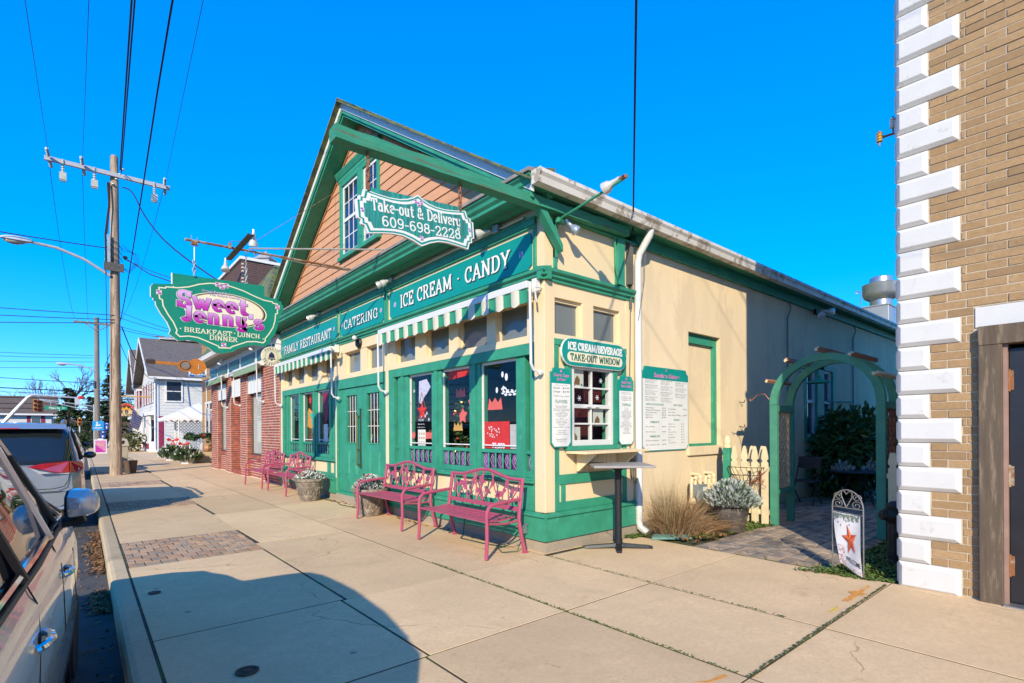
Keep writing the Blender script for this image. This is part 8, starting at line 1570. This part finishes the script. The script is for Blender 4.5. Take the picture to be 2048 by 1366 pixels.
for k, (x, za, xb) in enumerate(((-.52, 10.05, .25), (.3, 10.05, 1.0), (2.52, 10.05, 2.8))): wire(sag((x, 22, za), (xb, 51.85, 10.05), .9), .008, 'thin wire from the near crossarm to the far one, %s' % ('left', 'middle', 'right')[k], LW)
for k, z in enumerate((7.9, 7.7, 7.4, 7.0)): wire(sag((1.3, 51.9, z-.5), (-34, 60, z+1.6-k*.5), .8), .016, 'far wire leaving the grey pole to the left, %s of four' % ('first', 'second', 'third', 'fourth')[k], LW)
for k, (za, zb, r) in enumerate(((8.6, 6.4, .03), (7.2, 5.7, .05), (6.3, 5.6, .022), (5.6, 5.2, .04), (4.75, 4.75, .03), (4.3, 4.3, .035))): wire(sag((-40, 66, za), (14, 70, zb), .6), r, 'dark wire across the far intersection, %s from the top' % ('first', 'second', 'third', 'fourth', 'fifth', 'lowest')[k], LW)
# ---- traffic signals
MSTG = pm('galvanised mast', (.55, .58, .6), .4, .3); ts1 = thing('traffic_signal', 'bent galvanised signal mast rising behind the minivan with long horizontal arm', 'traffic signal', (-4, 58, 0)); b = MB(); b.tube([(-5.6, 58, 0), (-4.2, 58, 2.2), (-2.75, 58, 4.3), (-2.5, 58, 4.5), (-2.2, 58, 4.52), (.9, 58, 4.36)], .1, 8, rad=[.16, .15, .13, .12, .08, .05]); b.build('mast', MSTG, ts1, smooth=True)
TRY = pm('signal yellow', (.60, .28, .05), .5, var=.15, bmp=0)
def sighead(par, x, y, z, n=3):
    for k in range(n): b = MB(); b.box(x-.15, y-.12, z-.33*k-.3, x+.15, y+.12, z-.33*k); b.lathe([(.13, 0), (.13, -.18)], (x, y-.12, z-.33*k-.15), 10, ax=1, caps=False); h = b.build('signal_head', TRY, par); q = MB(); q.lathe([(0, 0), (.11, 0), (.11, .01)], (x, y-.135, z-.33*k-.15), 10, ax=1); q.build('signal_lens', pm('dark red lens', (.25, .02, .02), .3, bmp=0), par)
sighead(ts1, -2.25, 57.9, 4.15); sighead(ts1, -1.95, 58.1, 4.1)
b = MB(); b.box(.2, 57.9, 3.75, .55, 58.1, 4.4); b.build('camera_box', MSTG, ts1); b = MB(); b.ball((.62, 57.9, 4.42), .2, 7, sc=(1.3, .8, .8)); b.build('red_hood', RED, ts1)
ts2 = thing('traffic_signal', 'truss signal arm reaching left from the grey utility pole', 'traffic signal', (1.4, 57, 0)); b = MB(); b.tube([(1.45, 57, 3.65), (-2.0, 57, 4.15)], .035, 5); b.tube([(1.45, 57, 3.2), (-2.0, 57, 4.1)], .035, 5)
for t_ in (.15, .35, .55): x = 1.45-3.45*t_; b.tube([(x, 57, 3.65+.5*t_), (x, 57, 3.2+.9*t_)], .02, 4)
b.tube([(1.5, 57, 0), (1.5, 57, 3.8)], .09, 7); b.build('arm', MSTG, ts2)
ss = thing('street_sign', 'green street name sign lettered Main St hanging at the intersection', 'sign', (-1, 56.5, 3.4)); b = MB(); b.box(-1.66, 56.5, 3.30, -.28, 56.53, 3.56); b.build('panel', pm('street sign green', (.01, .28, .16), .4, bmp=0), ss); b = MB(); mp = lambda x, y, o: (-.97+x, 56.49-o, 3.43+y); sans(b, 'Main St', mp, .22, cx=-.1, y0=-.075, bold=.02); ribbon(b, [(.4, -.05), (.4, .06), (.5, .06), (.5, -.05), (.4, -.05)], .02, .02, 0, mp); b.build('lettering', LETW, ss); b = MB(); b.tube([(-1.3, 56.6, 3.55), (-1.3, 56.9, 4.0)], .015, 4); b.tube([(-.6, 56.6, 3.55), (-.6, 56.9, 3.9)], .015, 4); b.build('hanger', MSTG, ss)
for (x, y, lab) in ((.55, 62, 'yellow pedestrian signal on a post under the evergreens'),):
    c = thing('pedestrian_signal', lab, 'signal', (x, y, 0)); b = MB(); b.tube([(x, y, 0), (x, y, 2.8)], .06, 6); b.build('post', MSTG, c); sighead(c, x, y-.1, 2.7, 2)
# ---- trees beyond the intersection
BARK = pm('grey bark', (.125, .095, .072), .9, var=.3, scale=6, bmp=.4); TWIG = pm('twig brown', (.17, .115, .08), .9, var=.3, bmp=0)
def baretree(x, y, h, spread, seed, label, r0=.28, levels=5):
    random.seed(seed); c = thing('bare_tree', label, 'tree', (x, y, 0), group='leafless trees beyond the intersection'); tb_ = MB(); tw = MB()
    def grow(p, d, L, r, lv):
        pts = [p]; v = d
        for i in range(3): v = (v+Vector((rr(-.18, .18), rr(-.18, .18), rr(-.02, .14)))).normalized(); pts.append(pts[-1]+v*L/3)
        (tb_ if r > .035 else tw).tube(pts, r, 6 if r > .1 else 3, caps=False, rad=[r, r*.88, r*.76, r*.62])
        if lv == 0: return
        for k in range(random.choice((2, 3, 3)) if lv > 1 else 4):
            a = rr(0, 2*PI); t_ = rr(.35, .85)*spread; o = v.orthogonal().normalized(); o2 = v.cross(o); nd = (v+(o*math.cos(a)+o2*math.sin(a))*t_).normalized(); grow(pts[-1] if k < 2 else pts[2], nd, L*rr(.62, .82), r*.6, lv-1)
    grow(Vector((x, y, -.2)), Vector((0, 0, 1)), h*.27, r0, levels); tb_.build('trunk', BARK, c); tw.build('twigs', TWIG, c, kind='stuff')
for a in ((-.6, 97, 13.5, .95, 1, 'spreading bare tree behind the dark evergreen', .34, 6), (-4.2, 100, 11, .9, 2, 'bare tree over the brown roof of the far house', .28, 6), (-8.3, 92, 11.5, .9, 3, 'bare tree at the left edge of the sky', .3, 6), (-12, 96, 10, .9, 4, 'bare tree hidden partly by the SUV window', .3, 5), (3.5, 104, 11, .9, 5, 'bare tree behind the grey utility pole', .28, 6), (7.5, 98, 10, .9, 6, 'bare tree behind the pale house corner', .28, 5)): baretree(*a)
FIR = pm('dark conifer', (.035, .062, .018), .85, var=.6, scale=3, fine=9, bmp=0)
def conifer(x, y, h, rad, seed, label, n=2600, size=.34):
    random.seed(seed); c = thing('evergreen_tree', label, 'tree', (x, y, 0)); b = MB(); b.tube([(x, y, -.2), (x, y, h*.9)], .14, 6, rad=[.16, .03]); b.build('trunk', BARK, c); b = MB()
    br_ = [(rr(.04, .97), rr(0, 2*PI), rr(.75, 1.1)) for _ in range(150)]
    for _ in range(n):
        z, a, k = random.choice(br_); q = rr(.15, 1); R_ = rad*(1-z)**.8*k*q; p = Vector((x+R_*math.cos(a)+rr(-.12, .12), y+R_*math.sin(a)+rr(-.12, .12), .3+z*h-.18*R_+rr(-.1, .1))); s_ = size*rr(.5, 1.2); d = Vector((math.cos(a)+rr(-.6, .6), math.sin(a)+rr(-.6, .6), rr(-.5, .2))).normalized(); u = d.orthogonal().normalized(); w_ = d.cross(u); t_ = rr(0, 6.3); v = u*math.cos(t_)+w_*math.sin(t_)
        b.face([p, p+d*s_*.5+v*s_*.25, p+d*s_, p+d*s_*.5-v*s_*.25])
    b.build('foliage', FIR, c)
conifer(-.25, 76, 6.2, 2.0, 1, 'broad dark evergreen behind the Main St sign', 4200); conifer(3.1, 66, 8.2, 1.9, 2, 'tall dark evergreen between the poles and the pale house', 3800); conifer(1.6, 70, 5, 1.3, 3, 'small dark evergreen behind the library sign', 1600)
hdg = MB(); random.seed(8); shrub(hdg, (.6, 60, 0), 1.6, .8, 1.5, 900, .3); tag(hdg.build('roadside_shrub', FIR), 'low dark green shrub beside the dark SUV mirror', 'shrub')
hdg = MB(); shrub(hdg, (3.5, 47, 0), .7, .7, 1.3, 500, .25); tag(hdg.build('roadside_shrub', pm('yellow green leaf', (.12, .13, .03), .8, var=.5, bmp=0)), 'yellow green shrub behind the tan trash can', 'shrub')
# far house and woods
FHR = pm('brown roof', (.14, .10, .075), .9, var=.3, scale=2, fine=20, bmp=.3, stretch=(1, 1, 4)); fh = thing('far_house', 'long low pale house with brown roof and maroon shutters across the intersection', 'house', (-8, 85, 0))
b = MB(); b.box(-18, 85, -.2, -1.9, 93, 3.6); b.build('wall', SHW, fh); b = MB(); b.rings([[(-18.6, 84.5, 3.55), (-18.6, 93.5, 3.55), (-18.6, 89, 6.0)], [(-1.3, 84.5, 3.55), (-1.3, 93.5, 3.55), (-1.3, 89, 6.0)]], True, True); b.build('roof', FHR, fh); b = MB(); b.box(-18.6, 84.4, 3.5, -1.3, 84.52, 3.7); b.build('eave_board', WHITE, fh)
for x in (-14.5, -11.5, -7.5, -3.3): 
    b = MB(); b.box(x-.45, 84.93, 2.3, x+.45, 84.995, 3.4); w = b.build('window', WHITE, fh); b = MB(); b.box(x-.38, 84.9, 2.36, x+.38, 84.929, 3.34); b.build('pane', PANE, fh)
    for s_ in (-1, 1): b = MB(); b.box(x+s_*.48, 84.94, 2.25, x+s_*.8, 84.99, 3.45); b.build('shutter', MAR, fh)
random.seed(77); b = MB()
for k in range(420):
    x = rr(-60, 40); y = rr(118, 150); h = rr(5, 9.5); b.tube([(x, y, 0), (x+rr(-.4, .4), y, h*.6), (x+rr(-1, 1), y, h)], .1, 3, caps=False, rad=[.14, .09, .02])
    for j in range(16): z = h*rr(.3, .95); a = rr(0, 6.3); L = rr(.8, 2.2); b.tube([(x, y, z), (x+L*math.cos(a), y+L*math.sin(a)*.5, z+L*rr(.3, 1))], .03, 3, caps=False)
o = b.build('far_woods', TWIG); o['kind'] = 'stuff'; o['label'] = 'brown leafless woods along the horizon beyond the intersection'; o['category'] = 'woods'
hl = MB(); hl.rings([[(-400, 170, -1), (-400, 210, 5.5), (-400, 420, 6)], [(400, 170, -1), (400, 210, 5.5), (400, 420, 6)]], False, False); struct('hills', hl, pm('wooded rise', (.10, .08, .065), .95, var=.4, scale=.05, fine=.8), 'low brown wooded rise on the horizon')

_d = _fo.data; bpy.data.objects.remove(_fo); bpy.data.curves.remove(_d)
